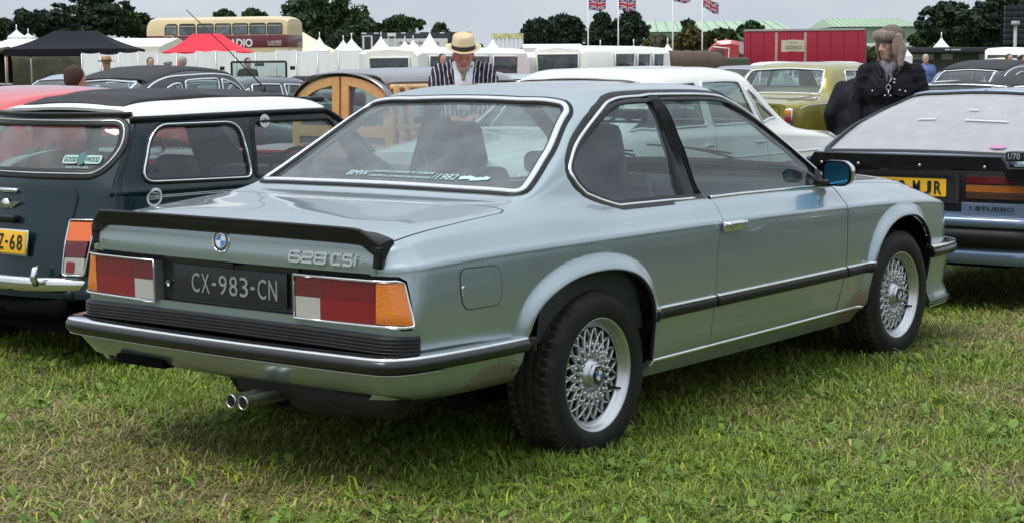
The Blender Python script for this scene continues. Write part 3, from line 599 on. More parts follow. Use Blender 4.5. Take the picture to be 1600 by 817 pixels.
# rear and front screens
rs = MB(); S2 = BN
def closed_edge(E_): return np.concatenate([E_, ])
def both_sides(E):
    P = BN.ev(E); Nn = BN.nrm(E); a = np.concatenate([P, (P*[1, -1, 1])[::-1][1:-1]]); b = np.concatenate([Nn, (Nn*[1, -1, 1])[::-1][1:-1]]); return a, b
Pe, Ne = both_sides(dens(rw_edge, .02, False))
sweep(Pe, Ne, [(-.02, -.01), (-.02, .004), (-.010, .006), (.03, .005), (.03, -.012)] if False else [(-.024, -.01), (-.022, .005), (.022, .005), (.024, -.01)], closed=True).build('rear_window_seal', black_trim, coupe)
cen = Pe.mean(0); inn = cen-Pe; inn -= Ne*(inn*Ne).sum(1)[:, None]; inn /= np.linalg.norm(inn, axis=1)[:, None]
Tn = np.roll(Pe, -1, 0)-np.roll(Pe, 1, 0); Tn /= np.linalg.norm(Tn, axis=1)[:, None]; Bn = np.cross(Ne, Tn); sg = np.sign((Bn*inn).sum(1))[:, None]
sweep(Pe+Bn*sg*.006, Ne, [(-.012, 0), (-.011, .009), (-.004, .012), (.004, .012), (.011, .009), (.012, 0)], closed=True).build('rear_window_chrome', chrome, coupe)
rwg = cat([(RWT, 1.66)], BN.py(rr([(RWT, 0), (RWT, .515), (RWB, .668), (RWB, 0)], [0, .05, .06, 0], 6)[1:-1]), [(RWB, 1.66)])
rwo = panel('rear_window', BN, rwg, glass('rear_screen_glass', (.60, .70, .70), 1.0, .16, (.42, .48, .5)), coupe, du=.06, dv=.06, thick=0, sides=(-1, 1), off=-.008)
panel('windscreen', BN, ws_edge, bkglass, coupe, du=.06, dv=.06, thick=0, sides=(-1, 1), off=-.008)
Pe2, Ne2 = both_sides(dens(ws_edge, .03, False)); sweep(Pe2, Ne2, [(-.02, -.01), (-.018, .005), (.018, .005), (.02, -.01)], closed=True).build('windscreen_seal', black_trim, coupe)
# sticker lettering along the foot of the rear window
stk = mat('sticker_ink', (.45, .62, .62), .6)
def rwp(y, x): 
    v = BN.vy(x, abs(y)); p = BN.ev([(x, v)])[0]; n = BN.nrm([(x, v)])[0]; sy = -1 if y < 0 else 1
    return np.array([p[0], abs(p[1])*sy, p[2]])+np.array([n[0], abs(n[1])*sy, n[2]])*-.005
upv = rwp(0, -.12)-rwp(0, -.18); upv /= np.linalg.norm(upv)
for tx, ya, yb, xx, hh in (('BMW', .247, .135, -.158, .034), ('CHAMPION D\'EUROPE DE TOURISME', .125, -.185, -.145, .014), ('CHAMPION DE FRANCE DES MARQUES', .125, -.185, -.172, .014), ('/', -.19, -.205, -.158, .034), ('1982', -.208, -.305, -.158, .036)):
    put_text('window_sticker', tx, .03, rwp((ya+yb)/2, xx), (0, -1, 0), upv, stk, rwo, width=abs(ya-yb), height=hh, ext=.0003, shear=.25)
o_ = []; m = MB()
for k in range(5):
    c_ = rwp(-.32-.026*k, -.158+.004*sin(k*2)); ey_ = upv; a = [(.0, -.012), (.03, -.008), (.034, .006), (.012, .014), (-.004, .006)]
    V = [c_+np.array([0, -p[0], 0])+ey_*p[1] for p in a]; m.add(V, [(0, 1, 2, 3, 4)])
m.build('window_sticker', stk, rwo, recalc=False)
# fuel flap
ff = [(-.762, .770), (-.60, .766), (-.583, .745), (-.575, .70), (-.58, .652), (-.60, .636), (-.745, .636), (-.766, .655), (-.775, .70), (-.775, .752)]
ffp = BN.pz(rr(ff, .012, 3)); panel('fuel_flap', BN, ffp, paint, coupe, du=.03, dv=.03, thick=.004, off=.0022)
trim('fuel_flap_gap', BN, ffp, .005, .0012, mat('gap_black', (.008, .009, .01), .8), coupe, closed=True, off=.001, prof=[(-.0028, 0), (-.002, .001), (.002, .001), (.0028, 0)])
fcl = MB(); p0 = BN.ev([(-.769, BN.vz(-.769, .70))])[0]; fcl.box(p0+[.004, -.002, 0], (.012, .006, .03), bev=.003); fcl.build('flap_catch', chrome, coupe)
# mirrors
for s in (-1, 1):
    mr = empty('door_mirror'); mr.parent = coupe
    m = MB(); V = []
    pr = [(-.055, -.035), (-.04, -.06), (.06, -.06), (.092, -.035), (.095, .03), (.06, .062), (-.04, .064), (-.058, .04)]
    pr = rr(pr, .02, 3); 
    pr = np.array(pr)*.92; G = np.array([[(1.885+dx, s*(.830+a*sc_), .938+b*sc_) for a, b in pr] for dx, sc_ in ((0, 1), (.005, 1.02), (.04, 1.02), (.075, .86), (.10, .55), (.108, .2))]); m.grid(G, closed_v=True); m.build('mirror_housing', black_trim, mr)
    G2 = np.array([[(1.885+dx, s*(.830+a*sc_), .938+b*sc_) for a, b in pr] for dx, sc_ in ((.012, 1.035), (.042, 1.035), (.078, .88), (.104, .57))])
    k0 = 9 if s < 0 else 9; MB().grid(G2[:, 8:26] if G2.shape[1] > 26 else G2).build('mirror_cap', chrome, mr)
    pr2 = np.array(pr)*.88; V = [(1.891, s*(.832+a), .939+b) for a, b in pr2]; MB().add(V, [tuple(range(len(V)))]).build('mirror_glass', mat('blue_mirror', (.05, .26, .42), .05, 1.0), mr)
    MB().box((1.92, s*.775, .895), (.07, .08, .035), bev=.012).build('mirror_foot', black_trim, mr)
    V = [np.array(v)*[1, s, 1] for v in ((1.84, .748, .884), (2.0, .752, .874), (1.93, .722, .955))]; MB().add(V+[v+[0, s*.008, .002] for v in V], [(0, 1, 2), (3, 4, 5), (0, 1, 4, 3), (1, 2, 5, 4), (2, 0, 3, 5)]).build('mirror_triangle', black_trim, mr)
# ---- wheels
def tyre(mb, R0, R1, wd, n=224, tread=True):
    """R0 rim radius, R1 outer radius; wheel axis y, outer face at y=-wd/2"""
    pf = [(R0-.004, -wd*.40), (R0+.004, -wd*.455), (R0+(R1-R0)*.25, -wd*.49), (R0+(R1-R0)*.55, -wd*.503), (R0+(R1-R0)*.8, -wd*.475), (R1-.014, -wd*.445), (R1-.004, -wd*.415)]
    tr = []
    for k, (a, b) in enumerate(((-.40, -.265), (-.245, -.10), (-.075, .075), (.10, .245), (.265, .40))):
        tr += [(R1-.001, wd*a), (R1, wd*(a+.01)), (R1, wd*(b-.01)), (R1-.001, wd*b)]
        if k < 4: tr += [(R1-.009, wd*(b+.003)), (R1-.009, wd*(b+.017))]
    pr = pf+tr+[(r, -h) for r, h in pf[::-1]]; m = len(pr); V = []
    for k in range(n):
        a = 2*pi*k/n; g_ = (k % 4 == 0)
        for j, (r, h) in enumerate(pr):
            rib = 6 <= j < 11 or m-11 <= j < m-6; q = r-(.0045 if (g_ and tread and rib and r > R1-.006) else 0)-(.004 if (k % 4 == 2 and tread and 11 <= j < m-11 and r > R1-.004) else 0)
            V.append((q*cos(a), h, q*sin(a)))
    F = [(k*m+i, k*m+i+1, ((k+1) % n)*m+i+1, ((k+1) % n)*m+i) for k in range(n) for i in range(m-1)]
    n0 = len(mb.f); mb.add(V, F, True)
    for q_, f in enumerate(F):
        k, i = divmod(q_, m-1)
        if (tread and k % 4 == 0 and (7 <= i < 10 or m-11 <= i < m-8)) or (10 <= i < m-10 and (i-7) % 6 in (4, 5, 3) and tread): mb.mi[n0+q_] = 1
    return mb
tread_mat = mat('muddy_tyre', (.012, .012, .012), .78, spec=.3, c2=(.040, .032, .023), vs=16, bump=.2, bs=120)
side_rub = mat('tyre_sidewall', (.010, .010, .011), .55, spec=.3, var=.25, vs=10)
alloy = mat('silver_alloy', (.55, .56, .57), .28, .85, coat=.4, var=.06, vs=40)
alloy_dark = mat('brake_dust_dark', (.03, .03, .032), .6, .3)
def bbs_wheel(loc, s, ang, steer=0.0):
    wq = empty('wheel'); wq.parent = coupe; wq.location = loc; wq.rotation_euler = (0, 0, steer+(0 if s < 0 else pi))
    t = MB(); tyre(t, .208, .313, .215); to = t.build('tyre', [tread_mat, mat('dried_mud', (.060, .048, .033), .95, var=.5, vs=40)], wq, autosmooth=50)
    # raised ring and lettering on the sidewall
    sw = MB(); sw.lathe([(.212, -.1005), (.218, -.1035), (.23, -.1075), (.255, -.1095), (.28, -.1065), (.292, -.1015), (.297, -.098)], 96); sw.build('sidewall', side_rub, to)
    for txt, a in ():
        for i, ch in enumerate(txt):
            aa = R(a-i*7.5); o = np.array([.262*cos(aa), -.1105, .262*sin(aa)]); put_text('sidewall_letter', ch, .02, o, (sin(aa), 0, -cos(aa)), (cos(aa), 0, sin(aa)), side_rub, to, width=.018, height=.022, ext=.0012)
    rim = MB(); rim.lathe([(.196, .07), (.196, -.02), (.190, -.045), (.178, -.055), (.176, -.066), (.190, -.074), (.196, -.085), (.203, -.094), (.209, -.100), (.2125, -.099), (.213, -.094), (.207, -.088), (.203, -.07)], 96); ro = rim.build('rim', alloy, wq)
    MB().lathe([(.06, .0), (.185, .0), (.186, .002)], 48).build('brake_disc', alloy_dark, wq)
    MB().lathe([(.13, -.012), (.135, -.01)], 30)
    # lattice of crossing spokes
    spk = MB(); n = 20
    for k in range(n):
        for dd, lift in ((1, .0), (-1, .0016)):
            a0 = 2*pi*k/n+ang; a1 = a0+dd*R(27); pts = []
            for t_ in np.linspace(0, 1, 7):
                r = .066+(.178-.066)*t_; a = a0+(a1-a0)*(t_**.9); pts.append((r*cos(a), -.058-lift+.018*(t_-.5)**2*0-.014*(1-t_), r*sin(a)))
            P = np.array(pts); Nn = np.tile([0, -1., 0], (len(P), 1)); sweep(P, Nn, [(-.0042, -.013), (-.0038, -.001), (-.0022, .0012), (.0022, .0012), (.0038, -.001), (.0042, -.013)], mb=spk)
    spk.build('lattice_spokes', alloy, ro)
    st = MB()
    for k in range(n*2):
        a = pi*k/n+ang; r = .086 if k % 2 else .112; st.lathe([(0, -.083+(.008 if r > .1 else 0)), (.006, -.0825+(.008 if r > .1 else 0)), (.0075, -.078+(.008 if r > .1 else 0)), (.0085, -.062)], 8, (r*cos(a), 0, r*sin(a)))
    st.build('studs', alloy, ro)
    hb = MB(); hb.lathe([(.0, -.088), (.030, -.088), (.036, -.086), (.046, -.082), (.05, -.078), (.054, -.072), (.062, -.066), (.07, -.055), (.07, -.03)], 40); 
    hb.build('hub', alloy, ro)
    MB().lathe([(.033, -.088), (.036, -.098), (.042, -.098), (.046, -.086)], 6).build('hub_nut', alloy, ro)
    roundel(wq, (0, -.097, 0), .033, (cos(ang), 0, sin(ang)), (-sin(ang), 0, cos(ang)), MATS['black_plastic_trim'])
    MB().tube([(.165*cos(-.45), -.06, .165*sin(-.45)), (.172*cos(-.45), -.092, .172*sin(-.45))], .0045, 8).build('valve', black_trim, wq)
for x in (0, 2.626):
    for s in (-1, 1): bbs_wheel((x, s*(.742 if x == 0 else .735), .305), s, .3+x, 0 if x == 0 else (-.03))
# wheel housings and underside
for s in (-1, 1):
    for ap in (RA, FA): P = BN.ev(BN.pz(ap[::2]))*mirror(s)*[1, .988, 1]; MB().tube(P, .0085, 6).build('arch_edge', black_trim, coupe)  # black tube added inside the lip to darken its bright edge
for x, arch in ((0, RA), (2.626, FA)):
    for s in (-1, 1):
        G = np.array([[(a, s*y, z) for y in (.835, .70, .5)] for a, z in np.concatenate([arch, ])]); MB().grid(G).build('wheel_housing', dark, coupe)
        G = np.array([[(x-.40+.8*i, s*.5, z) for z in (.2, .72)] for i in (0, 1)]); MB().grid(G).build('wheel_housing', dark, coupe)
un = MB(); un.box((1.2, 0, .29), (1.75, 1.40, .10)); un.box((-.72, 0, .42), (.62, 1.3, .10)); un.box((1.3, 0, .46), (4.1, .96, .22)); un.box((1.2, 0, .36), (1.9, 1.52, .10)); un.build('floor_pan', dark, coupe)
MB().tube([(-.95, -.25, .33), (-.95, -.35, .33), (-.95, -.70, .345)], [.06, .075, .06], 14).build('silencer', mat('dirty_metal', (.022, .021, .02), .6, .5, var=.3), coupe)
MB().box((-1.04, .42, .385), (.10, .26, .035), bev=.01).build('tow_bracket', dark, coupe)
MB().box((-.75, -.35, .36), (.55, .7, .10), bev=.04).build('spare_wheel_well', mat('grimy_steel', (.012, .012, .011), .8), coupe)
for yy in (-.165, -.222):
    m = MB(); m.lathe([(.021, .32), (.0225, .0), (.0232, -.010), (.0208, -.010), (.0195, -.004), (.019, .10), (0, .12)], 28, (-1.185, yy, .325), axis='x'); m.build('tailpipe', steel, coupe)
# inside: seats with head restraints, dash, wheel, mirror, parcel shelf
def seat(x, y, z=.40, w=.5, par=coupe, m=seat_cloth, back=.66, head=True, lean=.32):
    st_ = empty('seat'); st_.parent = par; q = MB(); q.box((x+.02, y, z), (.5, w, .16), bev=.06); q.build('cushion', m, st_)
    rot = Matrix.Rotation(-lean, 3, 'Y'); q = MB(); q.box((x-.33, y, z+.30), (.13, w*.98, back), rot, bev=.055); q.build('backrest', m, st_)
    if head:
        q = MB(); q.box((x-.33-(back/2+.10)*sin(lean), y, z+.30+(back/2+.10)*cos(lean)), (.10, w*.62, .22), rot, bev=.045); q.build('head_restraint', m, st_)
        for d in (-.06, .06): MB().tube([(x-.33-(back/2-.08)*sin(lean), y+d, z+.30+(back/2-.08)*cos(lean)), (x-.33-(back/2+.05)*sin(lean), y+d, z+.30+(back/2+.05)*cos(lean))], .006, 6).build('restraint_post', steel, st_)
    return st_
seat(1.10, -.36, .38); seat(1.10, .36, .38)
q = MB(); q.box((.22, 0, .42), (.5, 1.22, .2), bev=.08); q.box((-.02, 0, .68), (.16, 1.22, .50), Matrix.Rotation(-.3, 3, 'Y'), bev=.07); q.build('rear_bench', seat_cloth, coupe)
MB().box((-.17, 0, .915), (.30, 1.22, .02), bev=.006).build('parcel_shelf', cabin, coupe)
q = MB(); q.box((1.86, 0, .79), (.36, 1.34, .22), bev=.06); q.box((1.70, .36, .83), (.16, .42, .12), bev=.04); q.build('dashboard', cabin, coupe)
def steering(c, r=.19, par=coupe, tilt=1.15, rim=.014):
    sw_ = empty('steering_wheel'); sw_.parent = par; sw_.location = c; sw_.rotation_euler = (0, -tilt, 0); MB().tube([(r*cos(a), r*sin(a), 0) for a in np.linspace(0, 2*pi, 33)[:-1]], rim, 8, closed=True).build('steering_rim', cabin, sw_)
    q = MB()
    for a in (0, 2.2, -2.2): q.tube([(0, 0, -.03), (r*cos(a), r*sin(a), 0)], .012, 6)
    q.lathe([(0, .0), (.05, 0), (.055, -.02), (.03, -.25)], 16, axis='z'); q.build('steering_spokes', cabin, sw_)
steering((1.60, .36, .86))
q = MB(); q.box((1.44, 0, 1.20), (.03, .24, .065), Matrix.Rotation(.15, 3, 'Y'), bev=.02); mo = q.build('rear_view_mirror', cabin, coupe); MB().box((1.425, 0, 1.202), (.006, .21, .05), Matrix.Rotation(.15, 3, 'Y'), bev=.002).build('mirror_face', mat('mirror', (.7, .75, .72), .03, 1.0), mo)
for s in (-1, 1):
    panel('door_card', BN, BN.pz([(.82, .32), (1.95, .32), (1.97, .86), (.88, .86)]), cabin, coupe, du=.1, dv=.1, thick=0, off=-.05, sides=(s,))
    panel('side_trim', BN, cat(BN.pz([(-.3, .45), (.78, .45), (.78, .86), (-.3, .9)])), cabin, coupe, du=.1, dv=.1, thick=0, off=-.06, sides=(s,))
    # seat belt, pillar lining
    trim('pillar_lining', BN, [(1.42, BN.vz(1.42, 1.27)), (1.70, BN.vz(1.7, 1.13)), (2.0, BN.vz(2.0, .93))], .05, .01, cabin, coupe, side=s, off=-.03)
    MB().box((.79, s*.66, .90+.18), (.07, .03, .40), Matrix.Rotation(s*.38, 3, 'X')).build('pillar_lining', cabin, coupe)
hl = cat([(.28, 1.66), (.30, 1.14), (.5, 1.12), (1.3, 1.12), (1.38, 1.14), (1.38, 1.66)]); panel('headlining', BN, hl, cabin, coupe, du=.1, dv=.1, thick=0, off=-.03, sides=(-1, 1))
for yy in (.34, -.22):
    A = dens(np.array([(2.045, BN.vy(2.045, abs(yy))), (2.0, BN.vy(2.0, abs(yy+.16)))]), .05, False); q = MB()
    def sp_(x, y): 
        p = BN.ev([(x, BN.vy(x, abs(y)))])[0]; return np.array([p[0]+.01, y, p[2]+.014])
    q.tube([sp_(2.04, yy), sp_(1.985, yy+.10), sp_(1.95, yy+.22)], .006, 6); q.tube([sp_(1.99, yy-.02), sp_(1.95, yy+.22), sp_(1.93, yy+.42)], .005, 5); q.build('wiper', black_trim, coupe)
# ================================================================ the other cars
def carc(c, z0, r, n=18):
    """wheel-arch opening, rear foot to front foot, around (c, z0)"""
    return [(c+r*cos(a), z0+r*sin(a)) for a in np.linspace(pi+.25, -.25, n)]
def flare_fn(arcs, amp=.012, wd=.05):
    def f(x, z, v):
        d = np.full(x.shape, 9.)
        for c, z0, r in arcs: d = np.minimum(d, np.abs(np.hypot(x-c, z-z0)-r))
        t = np.clip(d/wd, 0, 1); return amp*(1-t*t*(3-2*t))*np.clip((.60-v)/.08, 0, 1)
    return f
def bodyshell(root, net, xr, xf, paint_, arcs=(), wins=(), rear=None, wind=None, glass_=None, gl_names=True, roof=None, seal=None, sealw=.014, du=.07, dv=.06, thick=.015, caps=(0, 0), capmat=None, name='body', vz_kw=dict(vlo=.5, vhi=1.2)):
    """shell of one car from its net: wheel arches, side windows, screens, end panels"""
    low = [(xr, 0)]
    for c, z0, r in arcs:
        A = [(x, net.vz(x, z)) if z > net.ev([(x, 0)])[0][2] else (x, 0.0) for x, z in carc(c, z0, r)]; low += A
    low += [(xf, 0)]
    top = [(xf, 1.66)]; hol = []
    if wind is not None: wp = [(net_x, net.vy(net_x, y) if y > 1e-6 else 1.66) for net_x, y in wind]; top += wp
    if rear is not None: rp_ = [(x, net.vy(x, y) if y > 1e-6 else 1.66) for x, y in rear]; top += rp_
    top += [(xr, 1.66)]; out = np.array(low+top, float)
    hs = [np.array([(x, net.vz(x, z, **vz_kw)) for x, z in w_]) for w_ in wins]
    if roof is not None:
        rm_, x0, x1, vr = roof; ro = np.array([(x0, vr), (x1, vr), (x1, 1.66), (x0, 1.66)])
        i0 = [i for i, p in enumerate(out) if p[1] > 1.6]
        top2 = [(xf, 1.66), (x1, 1.66), (x1, vr), (x0, vr), (x0, 1.66), (xr, 1.66)] if rear is None and wind is None else None
        if wind is not None: out = np.array(low+[(xf, 1.66)]+wp[:-1]+[(wp[-2][0], vr), (x0, vr), (x0, 1.66), (xr, 1.66)] if rear is None else low+[(xf, 1.66)]+wp[:-1]+[(wp[-2][0], vr), (rp_[1][0], vr)]+rp_[1:]+[(xr, 1.66)], float)
        panel('roof', net, ro, rm_, root, du=du, dv=dv, thick=thick, sides=(-1, 1), off=.004)
    b = panel(name, net, out, paint_, root, du=du, dv=dv, thick=thick, holes=hs, sides=(-1, 1), vfix=[.53, .565, .60, .655, .68, .70, 1.08, 1.125])
    for w_, h in zip(wins, hs):
        for s in (-1, 1):
            if glass_: panel('side_window', net, h, glass_, root, du=.15, dv=.15, thick=0, sides=(s,), off=-.008)
            if seal: trim('window_frame', net, h, sealw, .007, seal, root, closed=True, side=s, d=.04)
    for nm, wp_ in (('windscreen', wind), ('rear_window', rear)):
        if wp_ is None: continue
        E_ = np.array([(x, net.vy(x, y) if y > 1e-6 else 1.66) for x, y in wp_])
        if glass_: panel(nm, net, E_, glass_, root, du=.12, dv=.12, thick=0, sides=(-1, 1), off=-.008)
        P = net.ev(dens(E_, .04, False)); Nn = net.nrm(dens(E_, .04, False)); P2 = np.concatenate([P, (P*[1, -1, 1])[::-1][1:-1]]); N2 = np.concatenate([Nn, (Nn*[1, -1, 1])[::-1][1:-1]])
        if seal: sweep(P2, N2, dome(sealw*1.3, .007), closed=True).build('screen_frame', seal, root)
    vs = np.linspace(0, 1.66, 40)
    for x, blg, nm, sg in ((xr, caps[0], 'tail_panel', -1), (xf, caps[1], 'nose_panel', 1)):
        P = net.ev(np.stack([np.full(40, x), vs], 1)); X = lambda z, P=P: np.interp(z, np.maximum.accumulate(P[:, 2]), P[:, 0]); w_ = np.abs(P[:, 1]).max()
        S = Surf(lambda y, z, X=X, w_=w_, blg=blg, sg=sg: np.stack([X(z)+sg*blg*(1-(y/w_)**2), y, z], 1), -1 if sg < 0 else 1)
        poly = np.concatenate([P[:, 1:], (P[:, 1:]*[-1, 1])[::-1][1:]]); panel(nm, S, poly[::-1], capmat or paint_, root, du=.1, dv=.08, thick=0)
        if sg < 0: tailS = S
    return b, tailS
def plain_wheel(root, loc, R1, wd, s, style='hub', rimr=.6, nseg=40):
    wq = empty('wheel'); wq.parent = root; wq.location = loc; wq.rotation_euler = (0, 0, 0 if s < 0 else pi)
    t = MB(); rr0 = R1*rimr; t.lathe([(rr0, -wd*.4), (rr0+.01, -wd*.47), (R1*.85, -wd*.5), (R1-.012, -wd*.44), (R1, -wd*.36), (R1, wd*.36), (R1-.012, wd*.44), (rr0, wd*.4)], nseg); t.build('tyre', rubber, wq)
    m = MB(); m.lathe([(rr0, -wd*.42), (rr0*.9, -wd*.36), (rr0*.85, -wd*.2), (rr0*.6, -wd*.26), (rr0*.55, -wd*.40), (rr0*.3, -wd*.46), (0, -wd*.48)], 32); m.build('wheel_cover', chrome if style == 'hub' else alloy, wq)
    return wq
def wheels4(root, xs, tr, R1, wd, style='hub', rimr=.6):
    for x in xs:
        for s in (-1, 1): plain_wheel(root, (x, s*tr, R1), R1, wd, s, style, rimr)
    q = MB(); q.box(((xs[0]+xs[1])/2, 0, R1+.05), (xs[1]-xs[0]+.9, tr*1.35, .22)); q.build('underbody', dark, root)
def rpoly(x0, x1, z0, z1, r=.04, sl0=0, sl1=0): return rr([(x0, z0), (x1, z0), (x1+sl1, z1), (x0+sl0, z1)], r, 4)
def tail_text(nm, tx, y, z, w_, h_, X, m, par, ext=.001, d=.004, **k): return put_text(nm, tx, .1, (X-d, y, z), (0, -1, 0), (0, 0, 1), m, par, width=w_, height=h_, ext=ext, **k)
# ---------------------------------------------------------------- small dark green car with white roof
mgreen = mat('dark_green_paint', (.003, .017, .023), .3, 0, coat=.55, spec=.2)
mini = empty('parked_car', (.24, 2.69, -.03), 0, 'small dark green car with white roof and black folding sunroof, left of the coupe', 'car', 'cars parked on the show field')
LZ = [(.30-.0, -.32), (.41, -.31), (.63, -.27), (.91, -.19), (1.21, -.03), (1.36, .05)]
leanz = lambda z: np.interp(z, [a for a, b in LZ], [b for a, b in LZ])
MNB = lambda x, z: (leanz(z)+.19)*np.clip((.55-x)/.6, 0, 1)**1.2
def mdisp(x, z, v): return flare_fn([(.24, .25, .30), (2.27, .25, .30)], .02, .05)(x, z, v)
MN = CarNet(W=curve((-.05, .595), (-.035, .618), (0, .640), (.07, .655), (.2, .668), (.5, .685), (.9, .70), (1.8, .70), (2.4, .67), (2.62, .60), (2.70, .50)), sill=curve((-.1, .36), (0, .30), (.5, .22), (2.2, .22), (2.7, .3)),
            crease=curve((-.1, .80), (2.0, .80), (2.7, .66)), ys=curve((-.05, .582), (-.03, .60), (0, .618), (.07, .635), (.2, .648), (.5, .66), (.9, .668), (1.8, .66), (2.1, .60), (2.7, .46)), zs=curve((-.1, .885), (1.8, .88), (2.1, .86), (2.55, .80), (2.7, .70)),
            yc=curve((-.05, .525), (0, .54), (.1, .55), (.3, .56), (1.35, .56), (1.5, .55), (1.9, .60), (2.1, .56), (2.7, .42)), zc=curve((-.1, 1.235), (1.42, 1.25), (1.5, 1.22), (1.88, .93), (1.98, .89), (2.5, .83), (2.7, .72)),
            zt=curve((-.1, 1.245), (-.02, 1.275), (.15, 1.300), (.5, 1.318), (.9, 1.325), (1.3, 1.315), (1.45, 1.29), (1.52, 1.25), (1.92, .94), (2.0, .91), (2.5, .87), (2.7, .74)), tuck=.05, disp=mdisp, bulge=.012)
_mf = MN.fn
def mfn(x, v):
    P = _mf(x, v); P[:, 0] += MNB(P[:, 0], P[:, 2]); return P
MN.f = mfn; MN.fn = mfn
qwin = rr([(.095, .915), (.80, .90), (.765, 1.185), (.185, 1.185)], [.07, .05, .09, .10], 5); dwin = rr([(.83, .90), (1.62, .89), (1.45, 1.19), (.855, 1.19)], [.03, .03, .04, .05], 5)
mp = lambda P: [(p[0]-float(MNB(np.array([p[0]]), np.array([p[1]]))[0]) if p[0] < .55 else p[0], p[1]) for p in P]
_, MT = bodyshell(mini, MN, -.05, 2.69, mgreen, arcs=[(.24, .25, .30), (2.27, .25, .30)], wins=[mp(qwin), mp(dwin)], wind=[(1.95, 0), (1.93, .56), (1.50, .50), (1.50, 0)], glass_=glass('mini_glass', (.68, .80, .77), 1.0, .05), seal=black_trim, sealw=.03, roof=(white_paint, -.05, 1.47, 1.085), du=.05, dv=.05, caps=(.0, .02))
for o in list(mini.children):
    if o.name.startswith('tail_panel'): bpy.data.objects.remove(o)
_zz = np.linspace(.30, 1.30, 60); _ey = np.array([float(-_mf(np.array([-.05]), np.array([MN.vz(-.05, z)]))[0, 1]) for z in _zz])
XR = lambda y, z: leanz(z)+.140*(np.abs(y)/np.interp(z, _zz, _ey))**2
MR = Surf(lambda y, z: np.stack([XR(y, z), y, z], 1), -1)
def edge_y(z):
    v = MN.vz(-.05, z); return float(-MN.ev([(-.05, v)])[0][1])
er = [(edge_y(z)+.004, z) for z in np.linspace(.37, 1.225, 16)]; rear_poly = [(-a, b) for a, b in er][::-1][::-1]; rear_poly = [(a, b) for a, b in er]+[(0, 1.243)]+[(-a, b) for a, b in er[::-1]]
rwin = rr([(-.50, .955), (.50, .955), (.565, 1.08), (.525, 1.205), (-.525, 1.205), (-.565, 1.08)], [.08, .08, .12, .06, .06, .12], 6)
panel('rear_body', MR, rear_poly, mgreen, mini, du=.06, dv=.06, thick=.015, holes=[rwin])
rwo2 = panel('rear_window', MR, rwin, glass('mini_rear_glass', (.62, .76, .72), 1.0, .16, (.45, .52, .5)), mini, du=.1, dv=.1, thick=0, off=-.008)
def rtrim(nm, S, path, w_, h_, m, par, closed=True, off=0.0): return trim(nm, S, path, w_, h_, m, par, closed=closed, off=off)
rtrim('window_seal', MR, rwin, .055, .006, black_trim, mini); rtrim('window_chrome', MR, rwin, .010, .012, chrome, mini)
lidp = rr([(-.43, .86), (-.41, .49), (-.37, .455), (.37, .455), (.41, .49), (.43, .86), (.40, .89), (-.40, .89)], .04, 5)
lidm = panel('boot_lid', MR, lidp, mgreen, mini, du=.06, dv=.06, thick=.008, off=.007); rtrim('lid_gap', MR, lidp, .012, .002, MATS['gap_black'], mini, off=.001)
def on_mr(y, z, d=.0):
    p = MR.ev([(y, z)])[0]; n = MR.nrm([(y, z)])[0]; return p+n*d
q = MB(); q.box(on_mr(0, .868, .016), (.03, .16, .022), bev=.01); q.build('boot_handle', chrome, lidm)
q = MB(); q.box(on_mr(0, .735, .02), (.05, .24, .03), bev=.01); q.build('plate_lamp', black_trim, lidm)
pm = MB().box(on_mr(0, .625, .012), (.012, .46, .125), Matrix.Rotation(.12, 3, 'Y'), bev=.004).build('plate_frame', chrome, lidm); PL_ = MB().box(on_mr(0, .625, .018), (.01, .445, .110), Matrix.Rotation(.12, 3, 'Y'), bev=.003).build('number_plate', plate_yellow, lidm)
put_text('plate_character', 'Z', .1, on_mr(0, .625, .0255)+[0, -.035, 0], (0, -1, 0), (.12, 0, 1), ink, PL_, width=.040, height=.075, offset=.001); put_text('plate_character', '-', .1, on_mr(0, .625, .0255)+[0, -.078, 0], (0, -1, 0), (.12, 0, 1), ink, PL_, width=.018, height=.012)
for ch, y in (('6', -.125), ('8', -.180)): put_text('plate_character', ch, .1, on_mr(0, .625, .0255)+[0, y, 0], (0, -1, 0), (.12, 0, 1), ink, PL_, width=.040, height=.075, offset=.001)
q = MB(); c_ = on_mr(0, .800, .012); q.lathe([(0, -.008), (.026, -.008), (.030, 0)], 24, c_, axis='x')
for s in (-1, 1):
    for k in range(4): V = [c_+[-.004, s*.032, .014-k*.009], c_+[-.004, s*(.115-k*.018), .012-k*.009+.006], c_+[-.004, s*(.11-k*.018), .007-k*.009+.004], c_+[-.004, s*.032, .008-k*.009]]; q.add(V+[v+[.006, 0, 0] for v in V], [(0, 1, 2, 3), (0, 4, 5, 1), (1, 5, 6, 2), (2, 6, 7, 3), (3, 7, 4, 0)])
q.build('winged_badge', chrome, lidm)
for s in (-1, 1):
    lp = empty('tail_lamp'); lp.parent = mini; LS = Surf(lambda y, z: MR.ev(np.stack([y, z], 1)), -1)
    y0, y1 = .432, .53
    for nm, za, zb_, m in (('indicator_lens', .640, .728, mat('orange_lens', (.80, .14, .01), .12, coat=1)), ('stop_lens', .566, .638, dred_lens), ('reversing_lens', .488, .564, clear_lens)):
        o = rr([(y0, za), (y1+(.018 if za > .6 else 0), za), (y1+(.022 if zb_ > .7 else .008 if za > .5 else 0), zb_), (y0, zb_)], .006, 2)*[s, 1]; panel(nm, MR, o, m, lp, du=.05, dv=.04, thick=.03, off=.026)
    o = rr([(.445, .494), (.485, .494), (.485, .545), (.445, .545)], .006, 2)*[s, 1]; panel('reflector', MR, o, red_lens, lp, du=.05, dv=.04, thick=.01, off=.030)
    fr = rr([(.426, .482), (.534, .482), (.552, .62), (.558, .738), (.428, .738)], .012, 3)*[s, 1]; trim('lamp_frame', MR, fr, .012, .03, chrome, lp, closed=True)
